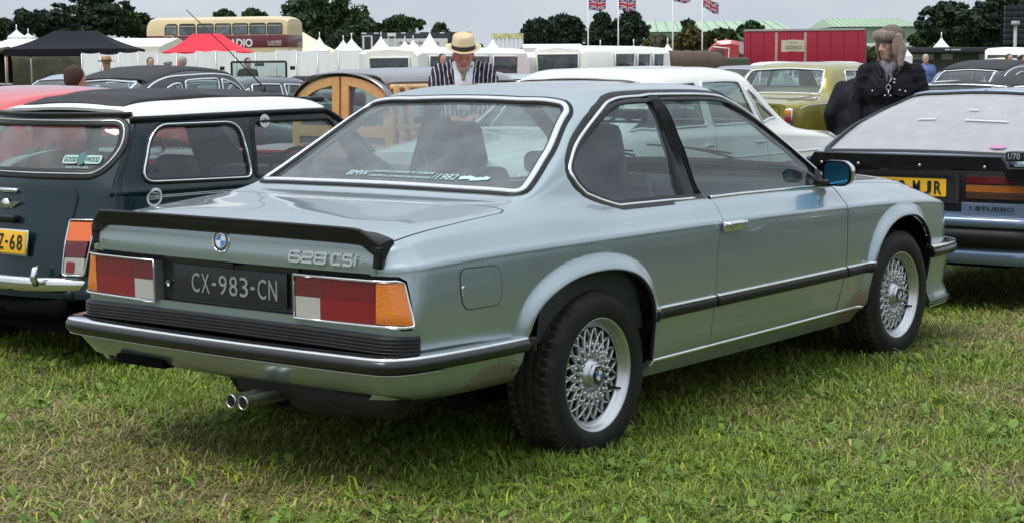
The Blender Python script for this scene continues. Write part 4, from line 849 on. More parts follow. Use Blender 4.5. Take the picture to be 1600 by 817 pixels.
BPm = spl([(.12, -.70), (0, -.665), (-.10, -.60), (-.19, -.50), (-.27, -.36), (-.315, -.18), (-.33, 0)], 6); BPm = np.concatenate([BPm, BPm[::-1][1:]*[1, -1]]); P3 = np.array([(a, b, .432) for a, b in BPm]); T = np.gradient(P3, axis=0); Nn = np.stack([T[:, 1], -T[:, 0], 0*T[:, 0]], 1); Nn /= np.linalg.norm(Nn, axis=1)[:, None]; Nn *= (1 if Nn[len(Nn)//2][0] < 0 else -1)
bb = sweep(P3, Nn, [(-.038, -.01), (-.034, .006), (-.02, .014), (.018, .014), (.03, .006), (.036, -.01)]).build('rear_bumper', chrome, mini)
for s in (-1, 1): q = MB(); q.tube([(-.318, s*.335, .44), (-.335, s*.335, .47), (-.325, s*.335, .515), (-.305, s*.335, .525)], [.018, .02, .016, .008], 10); q.build('overrider', chrome, bb)
q = MB(); q.box((-.16, 0, .385), (.16, .96, .06), bev=.02); q.build('rear_valance', black_trim, mini); MB().tube([(-.25, .2, .30), (-.25, -.45, .32)], .05, 12).build('silencer', dark, mini); MB().tube([(-.30, -.02, .30), (-.37, -.02, .295)], .02, 10).build('tailpipe', MATS['dirty_metal'], mini)
for s in (-1, 1):
    # seams, gutter, quarter window bright frame, round decal with stripes
    trim('body_seam', MN, [(-.03, MN.vz(-.03, .60)), (-.03, MN.vz(-.03, .85)), (-.03, MN.vz(-.03, 1.2))], .010, .004, mgreen, mini, side=s); trim('body_seam_gap', MN, [(-.015, MN.vz(-.015, .60)), (-.015, MN.vz(-.015, .85)), (-.015, MN.vz(-.015, 1.2))], .006, .001, MATS['gap_black'], mini, side=s)
    trim('gutter', MN, [(x, 1.078) for x in np.linspace(-.05, 1.5, 30)]+[(1.62, 1.07), (1.78, 1.06)], .028, .022, black_trim, mini, side=s)
    h = np.array([(x, MN.vz(x, z, vlo=.5, vhi=1.2)) for x, z in mp(qwin)]); trim('window_chrome', MN, h, .013, .012, chrome, mini, closed=True, side=s, d=.03)
    trim('door_gap', MN, [(.86, MN.vz(.86, .88)), (.86, MN.vz(.86, .6)), (.82, MN.vz(.82, .35))], .007, .001, MATS['gap_black'], mini, side=s)
    dc = mat('decal_white', (.62, .66, .66), .5)
    def on_side(x, z, d=.003): v = MN.vz(x, z); p = MN.ev([(x, v)])[0]; n = MN.nrm([(x, v)])[0]; return (p+n*d)*mirror(s)
    q = MB(); 
    for k in range(40):
        a, b = 2*pi*k/40, 2*pi*(k+1)/40; r0, r1 = .032+.002*(k % 2), .043+.002*(k % 2); V = [on_side(.165+r*cos(t), .838+r*sin(t)) for t in (a, b) for r in (r0, r1)]; q.add(V, [(0, 1, 3, 2)])
    q.build('round_decal', dc, mini, recalc=False)
    ex = on_side(.2, .838)-on_side(.1, .838); ex = ex if s < 0 else -ex; put_text('decal_lettering', 'COOPER', .03, on_side(.165, .838, .004), ex, on_side(.165, .85)-on_side(.165, .83), dc, mini, width=.060, height=.022, ext=.0003); put_text('decal_lettering', 'MINI', .03, on_side(.165, .86, .004), ex, on_side(.165, .85)-on_side(.165, .83), dc, mini, width=.034, height=.010, ext=.0003)
    for z in (.846, .838): trim('side_stripe', MN, [(x, MN.vz(x, z)) for x in np.linspace(.215, 1.6, 20)], .0035, .001, dc, mini, side=s)
rtrim('rear_gutter', MR, [(y, 1.232) for y in np.linspace(-.53, .53, 20)], .024, .022, black_trim, mini, closed=False)
# stickers
sk = mat('sticker_pale', (.42, .62, .58), .6); bend = None
o = rr([(-.335, 1.012), (-.215, 1.000), (-.215, 1.04), (-.335, 1.048)], .01, 2)
for ya, yb, tx in ((-.28, -.365, 'GOOD'), (-.40, -.485, 'WOOD')):
    pp = rr([(ya, 1.005), (yb, 1.005), (yb, 1.045), (ya, 1.045)], .014, 3); so2 = panel('window_sticker', MR, pp, sk, rwo2, du=.05, dv=.05, thick=0, off=.001)
    ym = (ya+yb)/2; p = on_mr(ym, 1.025, .003); put_text('sticker_lettering', tx, .03, p, on_mr(ym-.02, 1.025)-on_mr(ym+.02, 1.025), on_mr(ym, 1.04)-on_mr(ym, 1.0), ink, rwo2, width=.070, height=.027, ext=.0003)
q = MB(); V = [on_mr(-.3825+.024*cos(a), 1.028+.030*sin(a), .003) for a in np.linspace(0, 2*pi, 17)[:-1]]; q.add(V, [tuple(range(16))]); q.build('window_sticker', mat('sticker_dark', (.05, .16, .16), .5), rwo2, recalc=False)
put_text('sticker_lettering', 'REVIVAL', .02, on_mr(-.38, .987, .003), on_mr(-.40, .987)-on_mr(-.36, .987), on_mr(-.38, .99)-on_mr(-.38, .97), sk, rwo2, width=.13, height=.010, ext=.0003)
# folding roof: a sheet that lifts in soft folds
def fh(x, y):
    e = np.clip((.40-abs(y))/.10, 0, 1); f = .028+.012*sin(x*5.0+y*1.3)+.018*math.exp(-((x-.78-.25*y)/.16)**2)+.02*math.exp(-((x-.45+.2*y)/.10)**2)+.012*sin(x*13+y*4)*e; return .62*f*(.3+.7*e)
G = []
for x in np.linspace(.02, 1.46, 46):
    row = []
    for y in np.linspace(-.40, .40, 24):
        yy = y*(1-.06*sin(x*6)**2); p = MN.ev([(x, MN.vy(x, abs(yy)))])[0]; ed = min(1, min(x-.02, 1.46-x)/.10); row.append((p[0], yy, p[2]+.006+fh(x, yy)*(.25+.75*ed)))
    G.append(row)
G = np.array(G); top = G; bot = G-[0, 0, .012]
q = MB(); q.grid(np.concatenate([bot[:, :1]*[1, 1, 1], top, bot[:, -1:]], 1)); q.grid(np.concatenate([bot[:1], top[:1]])); q.grid(np.concatenate([bot[-1:], top[-1:]])); q.build('folding_sunroof', mat('black_canvas', (.028, .028, .030), .8, var=.15, vs=30, bump=.1, bs=300), mini)
q = MB(); q.box((1.50, -.40, 1.285), (.12, .12, .03), bev=.012); q.build('sunroof_hinge', black_trim, mini)
for s in (-1, 1): seat(1.02, s*.32, .27, .42, mini, mat('green_leather', (.02, .045, .035), .5, var=.15), .50, True, .25)
q = MB(); q.box((.30, 0, .42), (.4, 1.1, .18), bev=.06); q.box((.12, 0, .62), (.12, 1.1, .40), Matrix.Rotation(-.25, 3, 'Y'), bev=.05); q.build('rear_bench', MATS['green_leather'], mini)
MB().box((1.72, 0, .84), (.24, 1.1, .10), bev=.04).build('dashboard', cabin, mini); steering((1.42, -.30, .86), .18, mini, 1.0, .012)
q = MB(); q.box((1.42, 0, 1.15), (.03, .16, .05), bev=.015); q.build('rear_view_mirror', cabin, mini); 
q = MB(); u = on_side(.99, 1.185, .002); s = -1; up_ = MN.ev([(.95, MN.vz(.95, 1.185, vlo=.5, vhi=1.2))])[0]; q.add([up_+[.035*cos(a), -.006, .035*sin(a)] for a in np.linspace(0, 2*pi, 17)[:-1]], [tuple(range(16))]); sdo = q.build('country_sticker', white_paint, mini, recalc=False); put_text('sticker_lettering', 'UK', .03, up_+[0, -.009, 0], (1, 0, 0), (0, 0, 1), ink, sdo, width=.042, height=.026, ext=.0003)
wheels4(mini, (.24, 2.27), .60, .255, .15, 'hub', .5)
panel('headlining', MN, np.array([(0, 1.12), (1.45, 1.12), (1.45, 1.66), (0, 1.66)]), cabin, mini, du=.2, dv=.2, thick=0, sides=(-1, 1), off=-.03)
_o = np.array(mini.location); a_ = W(412, 137, 9.3)-_o; b_ = W(291, 16, 9.2)-_o; q = MB(); q.tube([a_, (a_+b_)/2+[0, 0, .01], b_], [.004, .003, .0025], 5); q.lathe([(0, .01), (.014, .008), (.018, -.03)], 10, a_, axis='z'); q.build('radio_aerial', black_trim, mini)
# ---------------------------------------------------------------- light blue and black hatchback ahead of the coupe
sblue = mat('ice_blue_metallic', (.20, .27, .38), .3, .6, coat=1); sblack = mat('gloss_black_panel', (.010, .010, .013), .22, coat=.8)
hb = empty('parked_car', (4.55, -.03, -.06), 0, 'light blue hatchback with black rear panel and spoiler, nose away beyond the coupe', 'car', 'cars parked on the show field')
SN = CarNet(W=curve((-.02, .76), (.0, .79), (.08, .815), (.4, .83), (2.5, .83), (3.6, .80), (4.1, .72), (4.2, .6)), sill=curve((-.1, .40), (.4, .26), (4.2, .26)), crease=curve((-.1, .80), (2.5, .78), (4.2, .60)), ys=curve((-.02, .73), (.1, .76), (.4, .77), (2.4, .74), (3.0, .70), (4.2, .55)), zs=curve((-.02, .885), (.4, .925), (2.4, .91), (3.2, .83), (4.2, .64)),
            yc=curve((-.02, .68), (.2, .70), (1.15, .53), (1.3, .52), (2.0, .53), (2.2, .55), (2.9, .66), (3.2, .62), (4.2, .5)), zc=curve((-.02, .915), (.08, .920), (.16, .942), (.6, 1.115), (1.1, 1.255), (1.2, 1.27), (2.1, 1.27), (2.2, 1.24), (2.9, .94), (3.1, .90), (4.2, .66)),
            zt=curve((-.02, .928), (.08, .935), (.16, .962), (.6, 1.15), (1.1, 1.295), (1.2, 1.312), (1.6, 1.325), (2.1, 1.305), (2.25, 1.26), (2.95, .96), (3.1, .93), (4.2, .68)), tuck=.06, disp=flare_fn([(.82, .31, .35), (3.24, .31, .35)]))
_, ST = bodyshell(hb, SN, -.02, 4.18, sblue, arcs=[(.82, .31, .35), (3.24, .31, .35)], wins=[rr([(.75, .99), (1.45, .965), (1.45, 1.23), (1.18, 1.235)], .04, 4), rr([(1.50, .965), (2.62, .95), (2.12, 1.235), (1.50, 1.235)], .04, 4)], rear=[(1.12, 0), (1.12, .50), (1.0, .555), (.20, .66), (.14, .64), (.14, 0)], wind=[(2.93, 0), (2.9, .62), (2.24, .50), (2.24, 0)], glass_=glass('hatch_glass', (.34, .33, .35), 1.0, .0), seal=black_trim, sealw=.03, caps=(0, .05))
for o in list(hb.children):
    if o.name.startswith('rear_window'): o.data.materials[0] = glass('pale_hatch_glass', (.30, .29, .31), 1.0, .52, (.62, .61, .62), .08); HW = o  # rear glass carries an even pale film
hx = lambda y: -.06+.032*(y/.76)**2
HS = Surf(lambda y, z: np.stack([hx(y)-.05*(z-.7)*0, y, z], 1), -1)
def hbox(nm, y0, y1, z0, z1, m, par, off=.0, r=.006, th=.02): return panel(nm, HS, rr([(-y1, z0), (-y0, z0), (-y0, min(z1, .90)), (-y1, min(z1, .90))], r, 3), m, par, du=.1, dv=.05, thick=th, off=off)
hbox('garnish_panel', -.76, .76, .615, .93, sblack, hb, .0, .01)
hbox('lower_panel', -.76, .76, .575, .613, sblue, hb, .001); hbox('lower_panel', -.755, -.345, .600, .672, sblue, hb, .006); hbox('lower_panel', .345, .755, .600, .672, sblue, hb, .006)
rc = hbox('plate_recess', -.33, .33, .665, .845, mat('recess_rim', (.02, .02, .022), .4), hb, .008, .03); hbox('plate_recess_inner', -.305, .305, .685, .825, MATS['gap_black'], hb, .010, .03)
pl_ = hbox('number_plate', -.27, .25, .70, .805, plate_yellow, hb, .014, .006)
for ch, y in zip('C210MJR', (-.215, -.145, -.085, -.03, .065, .135, .20)): put_text('plate_character', ch, .1, (hx(y)-.018, -y, .753), (0, -1, 0), (0, 0, 1), ink, pl_, width=.014 if ch == '1' else .046, height=.078, offset=.002)
for s in (-1, 1):
    lp = empty('tail_lamp'); lp.parent = hb
    def hb2(nm, a, b, c_, d_, m, off=.008): o = rr([(a, c_), (b, c_), (b, d_), (a, d_)], .004, 2)*[s, 1]; return panel(nm, HS, o, m, lp, du=.1, dv=.05, thick=.012, off=off)
    hb2('lamp_lens', .37, .755, .785, .83, mat('smoked_red', (.16, .01, .012), .15, coat=1)); hb2('lamp_lens', .50, .60, .79, .825, red_lens, .010); hb2('lamp_lens', .66, .75, .79, .825, red_lens, .010)
    hb2('indicator_lens', .37, .755, .735, .775, mat('smoked_amber', (.40, .12, .02), .2, coat=1)); hb2('lamp_lens', .37, .755, .695, .73, mat('smoked_lens', (.07, .035, .02), .2, coat=1)); hb2('fog_lamp', .355, .50, .435, .50, red_lens, .05)
tail_text('model_badge', '1.8TURBO', -.53, .638, .27, .024, hx(.5), ink, hb, d=.012, offset=.0015)
BPh = spl([(.45, -.82), (.1, -.825), (-.02, -.80), (-.09, -.72), (-.115, -.5), (-.13, 0)], 5); BPh = np.concatenate([BPh, BPh[::-1][1:]*[1, -1]])
def hbump(nm, z, prof, m, dx=0.0):
    P3 = np.array([(a+dx, b, z) for a, b in BPh]); T = np.gradient(P3, axis=0); Nn = np.stack([T[:, 1], -T[:, 0], 0*T[:, 0]], 1); Nn /= np.linalg.norm(Nn, axis=1)[:, None]; Nn *= (1 if Nn[len(Nn)//2][0] < 0 else -1); return sweep(P3, Nn, prof).build(nm, m, hb)
hbump('rear_bumper', .560, [(-.032, -.08), (-.030, .012), (-.014, .022), (.014, .02), (.030, .008), (.034, -.08)], sblue); hbump('bumper_band', .472, [(-.06, -.08), (-.06, 0), (.055, .004), (.055, -.08)], black_trim); hbump('rear_apron', .36, [(-.06, -.10), (-.055, -.03), (.045, -.012), (.045, -.1)], sblue)
MB().tube([(-.10, .30, .385), (-.13, .30, .385)], .014, 8, cap=True).build('tow_eye', dark, hb)
# spoiler: a shelf on two end blocks
SP_ = []
for y in (-.80, -.74, -.64, -.60, 0, .60, .64, .74, .80):
    h = .945 if abs(y) <= .62 else .88; t = .0 if abs(y) <= .62 else .02
    SP_.append([(-.095+.02*abs(y), y, h-.085+(.06 if abs(y) > .75 else 0)), (-.112+.02*abs(y), y, h-.075+(.04 if abs(y) > .75 else 0)), (-.128+.02*abs(y), y, h+.0), (-.10, y, h+.006), (.06, y, h-.004), (.10, y, h-.06)])
G = np.array(SP_); G = np.concatenate([G, G[:, :1]], 1); q = MB(); q.grid(G, smooth=False); q.f += [tuple(range(6)), tuple(8*7+k for k in range(6))]; q.sm += [False]*2; q.mi += [0, 0]; spo = q.build('spoiler', black_trim, hb)
for y in (-.5, -.1, .3, .55): MB().lathe([(0, -.004), (.008, -.003), (.01, 0)], 10, (-.120+.02*abs(y), y, .885), axis='x').build('spoiler_bolt', steel, spo)
MB().box((-.125, -.70, .955), (.10, .10, .055), bev=.006).build('spoiler_block', black_trim, spo)
MB().add([(-.178, -.655, .935), (-.178, -.745, .935), (-.178, -.745, .978), (-.178, -.655, .978)], [(0, 1, 2, 3)])
put_text('block_lettering', '1/70', .03, (-.177, -.70, .957), (0, -1, 0), (0, 0, 1), mat('letter_grey', (.4, .4, .42), .5), spo, width=.07, height=.034)
def on_hw(x, y, d=.002): v = SN.vy(x, abs(y)); p = SN.ev([(x, v)])[0]; n = SN.nrm([(x, v)])[0]; sy = -1 if y < 0 else 1; return np.array([p[0], abs(p[1])*sy, p[2]])+np.array([n[0], abs(n[1])*sy, n[2]])*d
q = MB(); q.add([on_hw(.235+.024*sin(a), -.445+.052*cos(a), .004) for a in np.linspace(0, 2*pi, 21)[:-1]], [tuple(range(20))]); stq = q.build('oval_sticker', mat('pink_sticker', (.50, .22, .42), .5), HW, recalc=False)
q = MB()
for x, y0, y1 in ((.55, -.10, -.38), (.56, .10, .22), (.72, -.06, -.12)): q.add([on_hw(x, y0), on_hw(x, y1), on_hw(x+.02, y1), on_hw(x+.02, y0)], [(0, 1, 2, 3)])
q.build('window_sticker', mat('faded_white', (.55, .55, .56), .6), HW, recalc=False)
for s in (-1, 1):
    seat(1.95, s*.35, .34, .48, hb, seat_cloth, .60); trim('door_gap', SN, [(x, SN.vz(x, z)) for x, z in ((1.48, .93), (1.44, .6), (1.5, .34), (2.5, .33), (2.62, .6), (2.62, .90))], .008, .001, MATS['gap_black'], hb, side=s); trim('side_moulding', SN, [(x, SN.vz(x, .52)) for x in np.linspace(1.2, 2.85, 20)], .05, .012, black_trim, hb, side=s)
MB().box((.85, 0, .70), (1.3, 1.3, .06)).build('load_cover', cabin, hb); MB().box((2.75, 0, .82), (.4, 1.3, .14), bev=.05).build('dashboard', cabin, hb)
trim('tailgate_edge', SN, [(1.16, 1.66), (1.16, SN.vy(1.16, .3)), (1.16, SN.vy(1.16, .5))], .04, .012, sblue, hb, side=-1); trim('tailgate_edge', SN, [(1.16, 1.66), (1.16, SN.vy(1.16, .3)), (1.16, SN.vy(1.16, .5))], .04, .012, sblue, hb, side=1)
wheels4(hb, (.82, 3.24), .70, .30, .19, 'alloy', .62)
# ---------------------------------------------------------------- white saloon behind the coupe (faces the other way)
wpaint = mat('old_english_white', (.80, .79, .70), .3, coat=1, var=.03)
WC = np.array([4.9, 2.75]); ws = empty('parked_car', (5.50, 2.72, -.01), pi, 'cream white saloon side-on behind the coupe, seen over its roof and through its windows', 'car', 'cars parked on the show field')
WN = CarNet(W=curve((-2.35, .66), (-2.25, .74), (-1.9, .80), (-.5, .83), (1.4, .82), (2.1, .76), (2.35, .64)), sill=curve((-2.35, .38), (-1.9, .26), (1.9, .26), (2.35, .36)), crease=curve((-2.35, .74), (2.35, .74)), ys=curve((-2.35, .60), (-1.9, .72), (-.5, .76), (.7, .75), (1.2, .70), (2.35, .56)), zs=curve((-2.35, .84), (-1.6, .90), (-.5, .955), (.9, .965), (1.3, .95), (2.35, .86)),
            yc=curve((-2.35, .52), (-1.5, .60), (-.95, .55), (-.7, .55), (.4, .57), (.6, .57), (1.15, .66), (1.3, .62), (2.35, .48)), zc=curve((-2.35, .875), (-1.6, .935), (-1.48, .96), (-.98, 1.29), (-.85, 1.36), (-.4, 1.395), (.3, 1.385), (.52, 1.335), (1.12, .985), (1.3, .975), (2.35, .87)),
            zt=curve((-2.35, .885), (-1.6, .955), (-1.5, .975), (-1.0, 1.33), (-.85, 1.40), (-.4, 1.435), (.3, 1.425), (.55, 1.365), (1.15, 1.01), (1.3, 1.0), (2.35, .89)), tuck=.06, disp=flare_fn([(-1.35, .31, .36), (1.35, .31, .36)], .014))
_, t_ = bodyshell(ws, WN, -2.33, 2.33, wpaint, arcs=[(-1.35, .31, .36), (1.35, .31, .36)], wins=[rr([(-.78, 1.0), (-.10, 1.0), (-.10, 1.315), (-.68, 1.315)], .04, 4), rr([(-.02, 1.0), (.62, .995), (.40, 1.29), (-.02, 1.315)], .03, 4), rr([(-1.13, 1.03), (-.86, 1.0), (-.76, 1.27)], .03, 3), rr([(.66, .995), (.96, .995), (.48, 1.27), (.46, 1.27)], .02, 3)],
    rear=[(-.98, 0), (-.98, .50), (-1.45, .55), (-1.45, 0)], wind=[(1.13, 0), (1.12, .60), (.58, .53), (.58, 0)], glass_=bkglass, seal=chrome, sealw=.022, caps=(.06, .08))
for s in (-1, 1):
    for x in (-.81, -.06, .64): trim('door_gap', WN, [(x, WN.vz(x, .35)), (x, WN.vz(x, .7)), (x, WN.vz(x, .95))], .006, .001, MATS['gap_black'], ws, side=s)
    trim('side_moulding', WN, [(x, WN.vz(x, .76)) for x in np.linspace(-2.2, 2.2, 40)], .016, .007, chrome, ws, side=s)
    q = MB(); q.lathe([(0, .05), (.06, .05), (.09, .03), (.09, 0)], 24, (2.33, s*.50, .68), axis='x'); q.build('headlamp', clear_lens, ws); q = MB(); q.box((-2.36, s*.55, .66), (.05, .12, .22), bev=.02); q.build('tail_lamp', red_lens, ws)
    for x in (-.70, .06): p = WN.ev([(x, WN.vz(x, .86))])[0]*mirror(s); q = MB(); q.box(p+[0, s*.02, 0], (.14, .02, .02), bev=.008); q.build('door_handle', chrome, ws)
for x, sg in ((-2.42, -1), (2.44, 1)): q = MB(); q.tube([(x-sg*.25, -.80, .46), (x, -.70, .46), (x+sg*.05, 0, .46), (x, .70, .46), (x-sg*.25, .80, .46)], .04, 8, flat=1.6); q.build('bumper', chrome, ws)
for yy in (-.36, .36): seat(.35, yy, .45, .5, ws, mat('red_leather', (.18, .02, .02), .5), .55, False)
q = MB(); q.box((-.62, 0, .50), (.45, 1.25, .2), bev=.06); q.box((-.86, 0, .76), (.16, 1.25, .50), Matrix.Rotation(-.25, 3, 'Y'), bev=.06); q.build('rear_bench', MATS['red_leather'], ws); MB().box((.98, 0, .90), (.26, 1.2, .14), bev=.04).build('dashboard', cabin, ws); steering((.72, .36, .93), .2, ws, 1.1, .01)
wheels4(ws, (-1.35, 1.35), .70, .31, .17, 'hub')
# ---------------------------------------------------------------- olive limousine
opaint = mat('olive_gold_paint', (.28, .24, .030), .3, .35, coat=1, var=.05, vs=3)
ol = empty('parked_car', (15.63, 6.80, -.06), 0, 'olive gold luxury saloon with boxy roof and tall tail lamps, beyond the white saloon', 'car', 'cars parked on the show field')
ON = CarNet(W=curve((-1.20, .70), (-1.12, .80), (-.9, .87), (0, .90), (3.0, .90), (3.8, .84), (3.9, .7)), sill=curve((-1.2, .42), (-.8, .30), (3.9, .30)), crease=curve((-1.2, .93), (-.9, .965), (.5, .99), (3.9, .93)), ys=curve((-1.20, .66), (-1.0, .78), (-.3, .82), (3.0, .80), (3.9, .6)), zs=curve((-1.20, .96), (-1.0, .99), (-.1, 1.03), (.4, 1.04), (2.6, 1.02), (3.9, .97)),
            yc=curve((-1.2, .56), (-.30, .66), (-.1, .68), (.20, .62), (.5, .62), (1.7, .62), (2.4, .68), (3.9, .5)), zc=curve((-1.2, .975), (-.9, 1.02), (-.28, 1.055), (-.12, 1.10), (.12, 1.36), (.25, 1.43), (.6, 1.47), (1.6, 1.46), (1.8, 1.42), (2.4, 1.06), (3.9, .99)),
            zt=curve((-1.2, .985), (-.9, 1.04), (-.28, 1.075), (-.14, 1.12), (.12, 1.40), (.28, 1.485), (.7, 1.52), (1.6, 1.505), (1.85, 1.45), (2.45, 1.10), (3.9, 1.01)), tuck=.07, disp=flare_fn([(0, .34, .39), (3.05, .34, .39)], .02, .06))
_, t_ = bodyshell(ol, ON, -1.19, 3.88, opaint, arcs=[(0, .34, .39), (3.05, .34, .39)], wins=[rr([(.42, 1.075), (.92, 1.07), (.92, 1.40), (.52, 1.40)], [.03, .02, .04, .04], 4), rr([(1.0, 1.07), (2.05, 1.06), (1.75, 1.39), (1.0, 1.40)], .03, 4)], rear=[(.17, 0), (.155, .56), (-.15, .63), (-.17, .60), (-.17, 0)], wind=[(2.38, 0), (2.35, .62), (1.9, .56), (1.9, 0)], glass_=bkglass, seal=chrome, sealw=.022, caps=(.05, .03))
for s in (-1, 1):
    trim('coach_line', ON, [(x, ON.vz(x, float(np.interp(x, [-1.1, -.9, .5, 3.8], [.90, .955, .985, .95])))) for x in np.linspace(-1.05, 3.6, 40)], .012, .006, chrome, ol, side=s)
    trim('door_gap', ON, [(.96, ON.vz(.96, z)) for z in (.4, .7, 1.0)], .008, .001, MATS['gap_black'], ol, side=s); q = MB(); p = ON.ev([(.50, ON.vz(.50, .93))])[0]*mirror(s); q.box(p+[.1, s*.02, .0], (.16, .02, .025), bev=.008); q.build('door_handle', chrome, ol)
    tl = empty('tail_lamp'); tl.parent = ol
    for nm, z0, z1, m in (('amber_lens', .83, .90, amber_lens), ('red_lens', .73, .828, red_lens), ('dark_lens', .64, .728, dred_lens)): q = MB(); q.box((-1.205, s*.74, (z0+z1)/2), (.07, .085, z1-z0), bev=.012); q.build(nm, m, tl)
    q = MB(); q.box((-1.19, s*.74, .77), (.05, .11, .30), bev=.02); q.build('lamp_frame', chrome, tl)
q = MB(); q.tube([(-.85, -.90, .50), (-1.20, -.86, .50), (-1.30, -.5, .50), (-1.31, 0, .50), (-1.30, .5, .50), (-1.20, .86, .50), (-.85, .90, .50)], .05, 8, flat=1.7); q.build('bumper', chrome, ol)
lp_ = rr([(-.62, .55), (.62, .55), (.60, .94), (-.60, .94)], .05, 4); trim('boot_gap', t_, lp_, .012, .002, MATS['gap_black'], ol, closed=True); MB().box((-1.245, .1, .90), (.02, .30, .012), bev=.004).build('boot_handle', chrome, ol)
for yy in (-.4, .4): seat(1.75, yy, .55, .55, ol, mat('tan_leather', (.42, .36, .24), .5), .60, False)
q = MB(); q.box((.65, 0, .62), (.5, 1.4, .25), bev=.08); q.box((.42, 0, .92), (.2, 1.4, .55), Matrix.Rotation(-.25, 3, 'Y'), bev=.08); q.build('rear_bench', MATS['tan_leather'], ol); MB().box((2.2, 0, 1.0), (.3, 1.3, .12), bev=.04).build('dashboard', cabin, ol)
wheels4(ol, (0, 3.05), .74, .35, .20, 'hub')
# ---------------------------------------------------------------- timber-framed estate
wood = mat('varnished_ash', (.66, .40, .15), .38, coat=.6, c2=(.54, .30, .10), vs=24, bump=.06); grey_cab = mat('dove_grey_paint', (.155, .145, .15), .3, coat=1, var=.05)
tv = empty('parked_car', (6.05, 6.05, -.09), 0, 'timber-framed estate with arched wooden rear doors and grey cab, behind the small green car', 'car', 'cars parked on the show field')
TN = CarNet(W=curve((-.02, .60), (.05, .655), (.2, .67), (1.6, .69), (2.8, .72), (3.2, .62), (3.35, .5)), sill=curve((-.02, .42), (3.3, .36)), crease=curve((-.02, .86), (3.3, .80)), ys=curve((-.02, .585), (.05, .635), (1.6, .65), (2.4, .58), (3.3, .40)), zs=curve((-.02, .93), (1.6, .95), (2.2, .93), (3.3, .75)),
            yc=curve((-.02, .50), (.05, .52), (1.6, .56), (1.9, .53), (2.2, .56), (3.3, .35)), zc=curve((-.02, 1.395), (.1, 1.405), (1.3, 1.405), (1.75, 1.40), (1.85, 1.36), (2.2, 1.0), (3.3, .80)), zt=curve((-.02, 1.475), (.1, 1.50), (1.3, 1.515), (1.75, 1.49), (1.87, 1.42), (2.25, 1.02), (3.3, .84)), tuck=.04, disp=flare_fn([(.62, .28, .33), (2.8, .28, .33)], .02), bulge=.02)
swin = [rr([(.20, 1.02), (.72, 1.02), (.72, 1.33), (.20, 1.33)], .02, 3), rr([(.77, 1.02), (1.22, 1.02), (1.22, 1.33), (.77, 1.33)], .02, 3), rr([(1.33, .99), (2.08, .98), (1.82, 1.35), (1.36, 1.35)], .03, 3)]
_, TT = bodyshell(tv, TN, -.02, 3.33, grey_cab, arcs=[(.62, .28, .33), (2.8, .28, .33)], wins=swin, wind=[(2.22, 0), (2.2, .48), (1.90, .46), (1.90, 0)], glass_=bkglass, seal=black_trim, sealw=.02, caps=(.0, .08))
for o in list(tv.children):
    if o.name.startswith('tail_panel'): bpy.data.objects.remove(o)
TS = Surf(lambda y, z: np.stack([-.03-.02*(1-(y/.62)**2)+.03*np.clip(z-.95, 0, 1), y, z], 1), -1)
arc_top = [(.60*cos(a)*1.0, 1.10+.335*sin(a)**.85) for a in np.linspace(.12, pi-.12, 25)]
for s in (-1, 1):
    dr = empty('rear_door'); dr.parent = tv
    half = [(.012, .44), (.60, .44), (.615, .95)]+[(x, z) for x, z in arc_top if x > .02]+[(.012, 1.435)]; half = np.array(half)
    cc = np.array([.30, .98]); 
    win_ = [(.10, 1.0), (.50, 1.0), (.505, 1.14)]+[(x*.84, 1.10+(z-1.10)*.76+.0) for x, z in arc_top if .13 < x*.84 < .49]+[(.10, 1.10+.335*.76)]; win_ = np.array(win_)
    lowp = rr([(.10, .56), (.52, .56), (.52, .90), (.10, .90)], .01, 2)
    panel('door_frame', TS, half*[s, 1], wood, dr, du=.08, dv=.08, thick=.035, holes=[win_*[s, 1], lowp*[s, 1]], off=.02)
    panel('door_glass', TS, win_*[s, 1], bkglass, dr, du=.2, dv=.2, thick=0, off=.0); panel('door_board', TS, lowp*[s, 1], mat('door_panel_grey', (.12, .13, .13), .4), dr, du=.2, dv=.2, thick=0, off=.002)
    q = MB(); q.box((-.065, s*.53, 1.16), (.03, .08, .04), bev=.01); q.build('hinge', black_trim, dr)
    q = MB(); q.box((-.05, s*.595, .70), (.05, .05, .14), bev=.015); q.build('tail_lamp', red_lens, tv)
    for z0, z1 in ((.955, 1.015), (1.315, 1.36), (.50, .56)):
        P = np.array([(x, TN.vz(x, (z0+z1)/2, vhi=1.2)) for x in np.linspace(.0, 1.27, 24)]); trim('timber_rail', TN, P, z1-z0, .022, wood, tv, side=s, prof=[(-(z1-z0)/2, -.002), (-(z1-z0)/2, .022), ((z1-z0)/2, .022), ((z1-z0)/2, -.002)])
    for x in (.04, .17, .745, 1.27):
        P = np.array([(x, TN.vz(x, z, vhi=1.2)) for z in np.linspace(.45, 1.355, 16)]); trim('timber_post', TN, P, .06, .026, wood, tv, side=s, prof=[(-.03, -.002), (-.03, .026), (.03, .026), (.03, -.002)])
    trim('gutter', TN, [(x, 1.085) for x in np.linspace(0, 1.9, 20)], .025, .02, grey_cab, tv, side=s)
q = MB(); q.box((-.085, -.03, 1.0), (.03, .05, .12), bev=.01); q.build('door_handle', black_trim, tv)
# domed roof end over the arched doors
G = []
for x, k in ((-.075, .995), (-.078, 1.01), (.0, 1.04), (.12, 1.06)):
    G.append([(x, .60*k*cos(a), 1.10+.335*k*sin(a)**.85+(.03 if x > -.1 else .0)) for a in np.linspace(.10, pi-.10, 31)])
MB().grid(G).build('roof_hood', grey_cab, tv)
q = MB(); q.tube([(-.06, -.60, .47), (-.11, -.5, .47), (-.12, 0, .47), (-.11, .5, .47), (-.06, .60, .47)], .035, 8, flat=1.6); q.build('bumper', chrome, tv)
for yy in (-.3, .3): seat(1.75, yy, .42, .42, tv, cabin, .5, False)
wheels4(tv, (.62, 2.8), .60, .28, .14, 'hub')
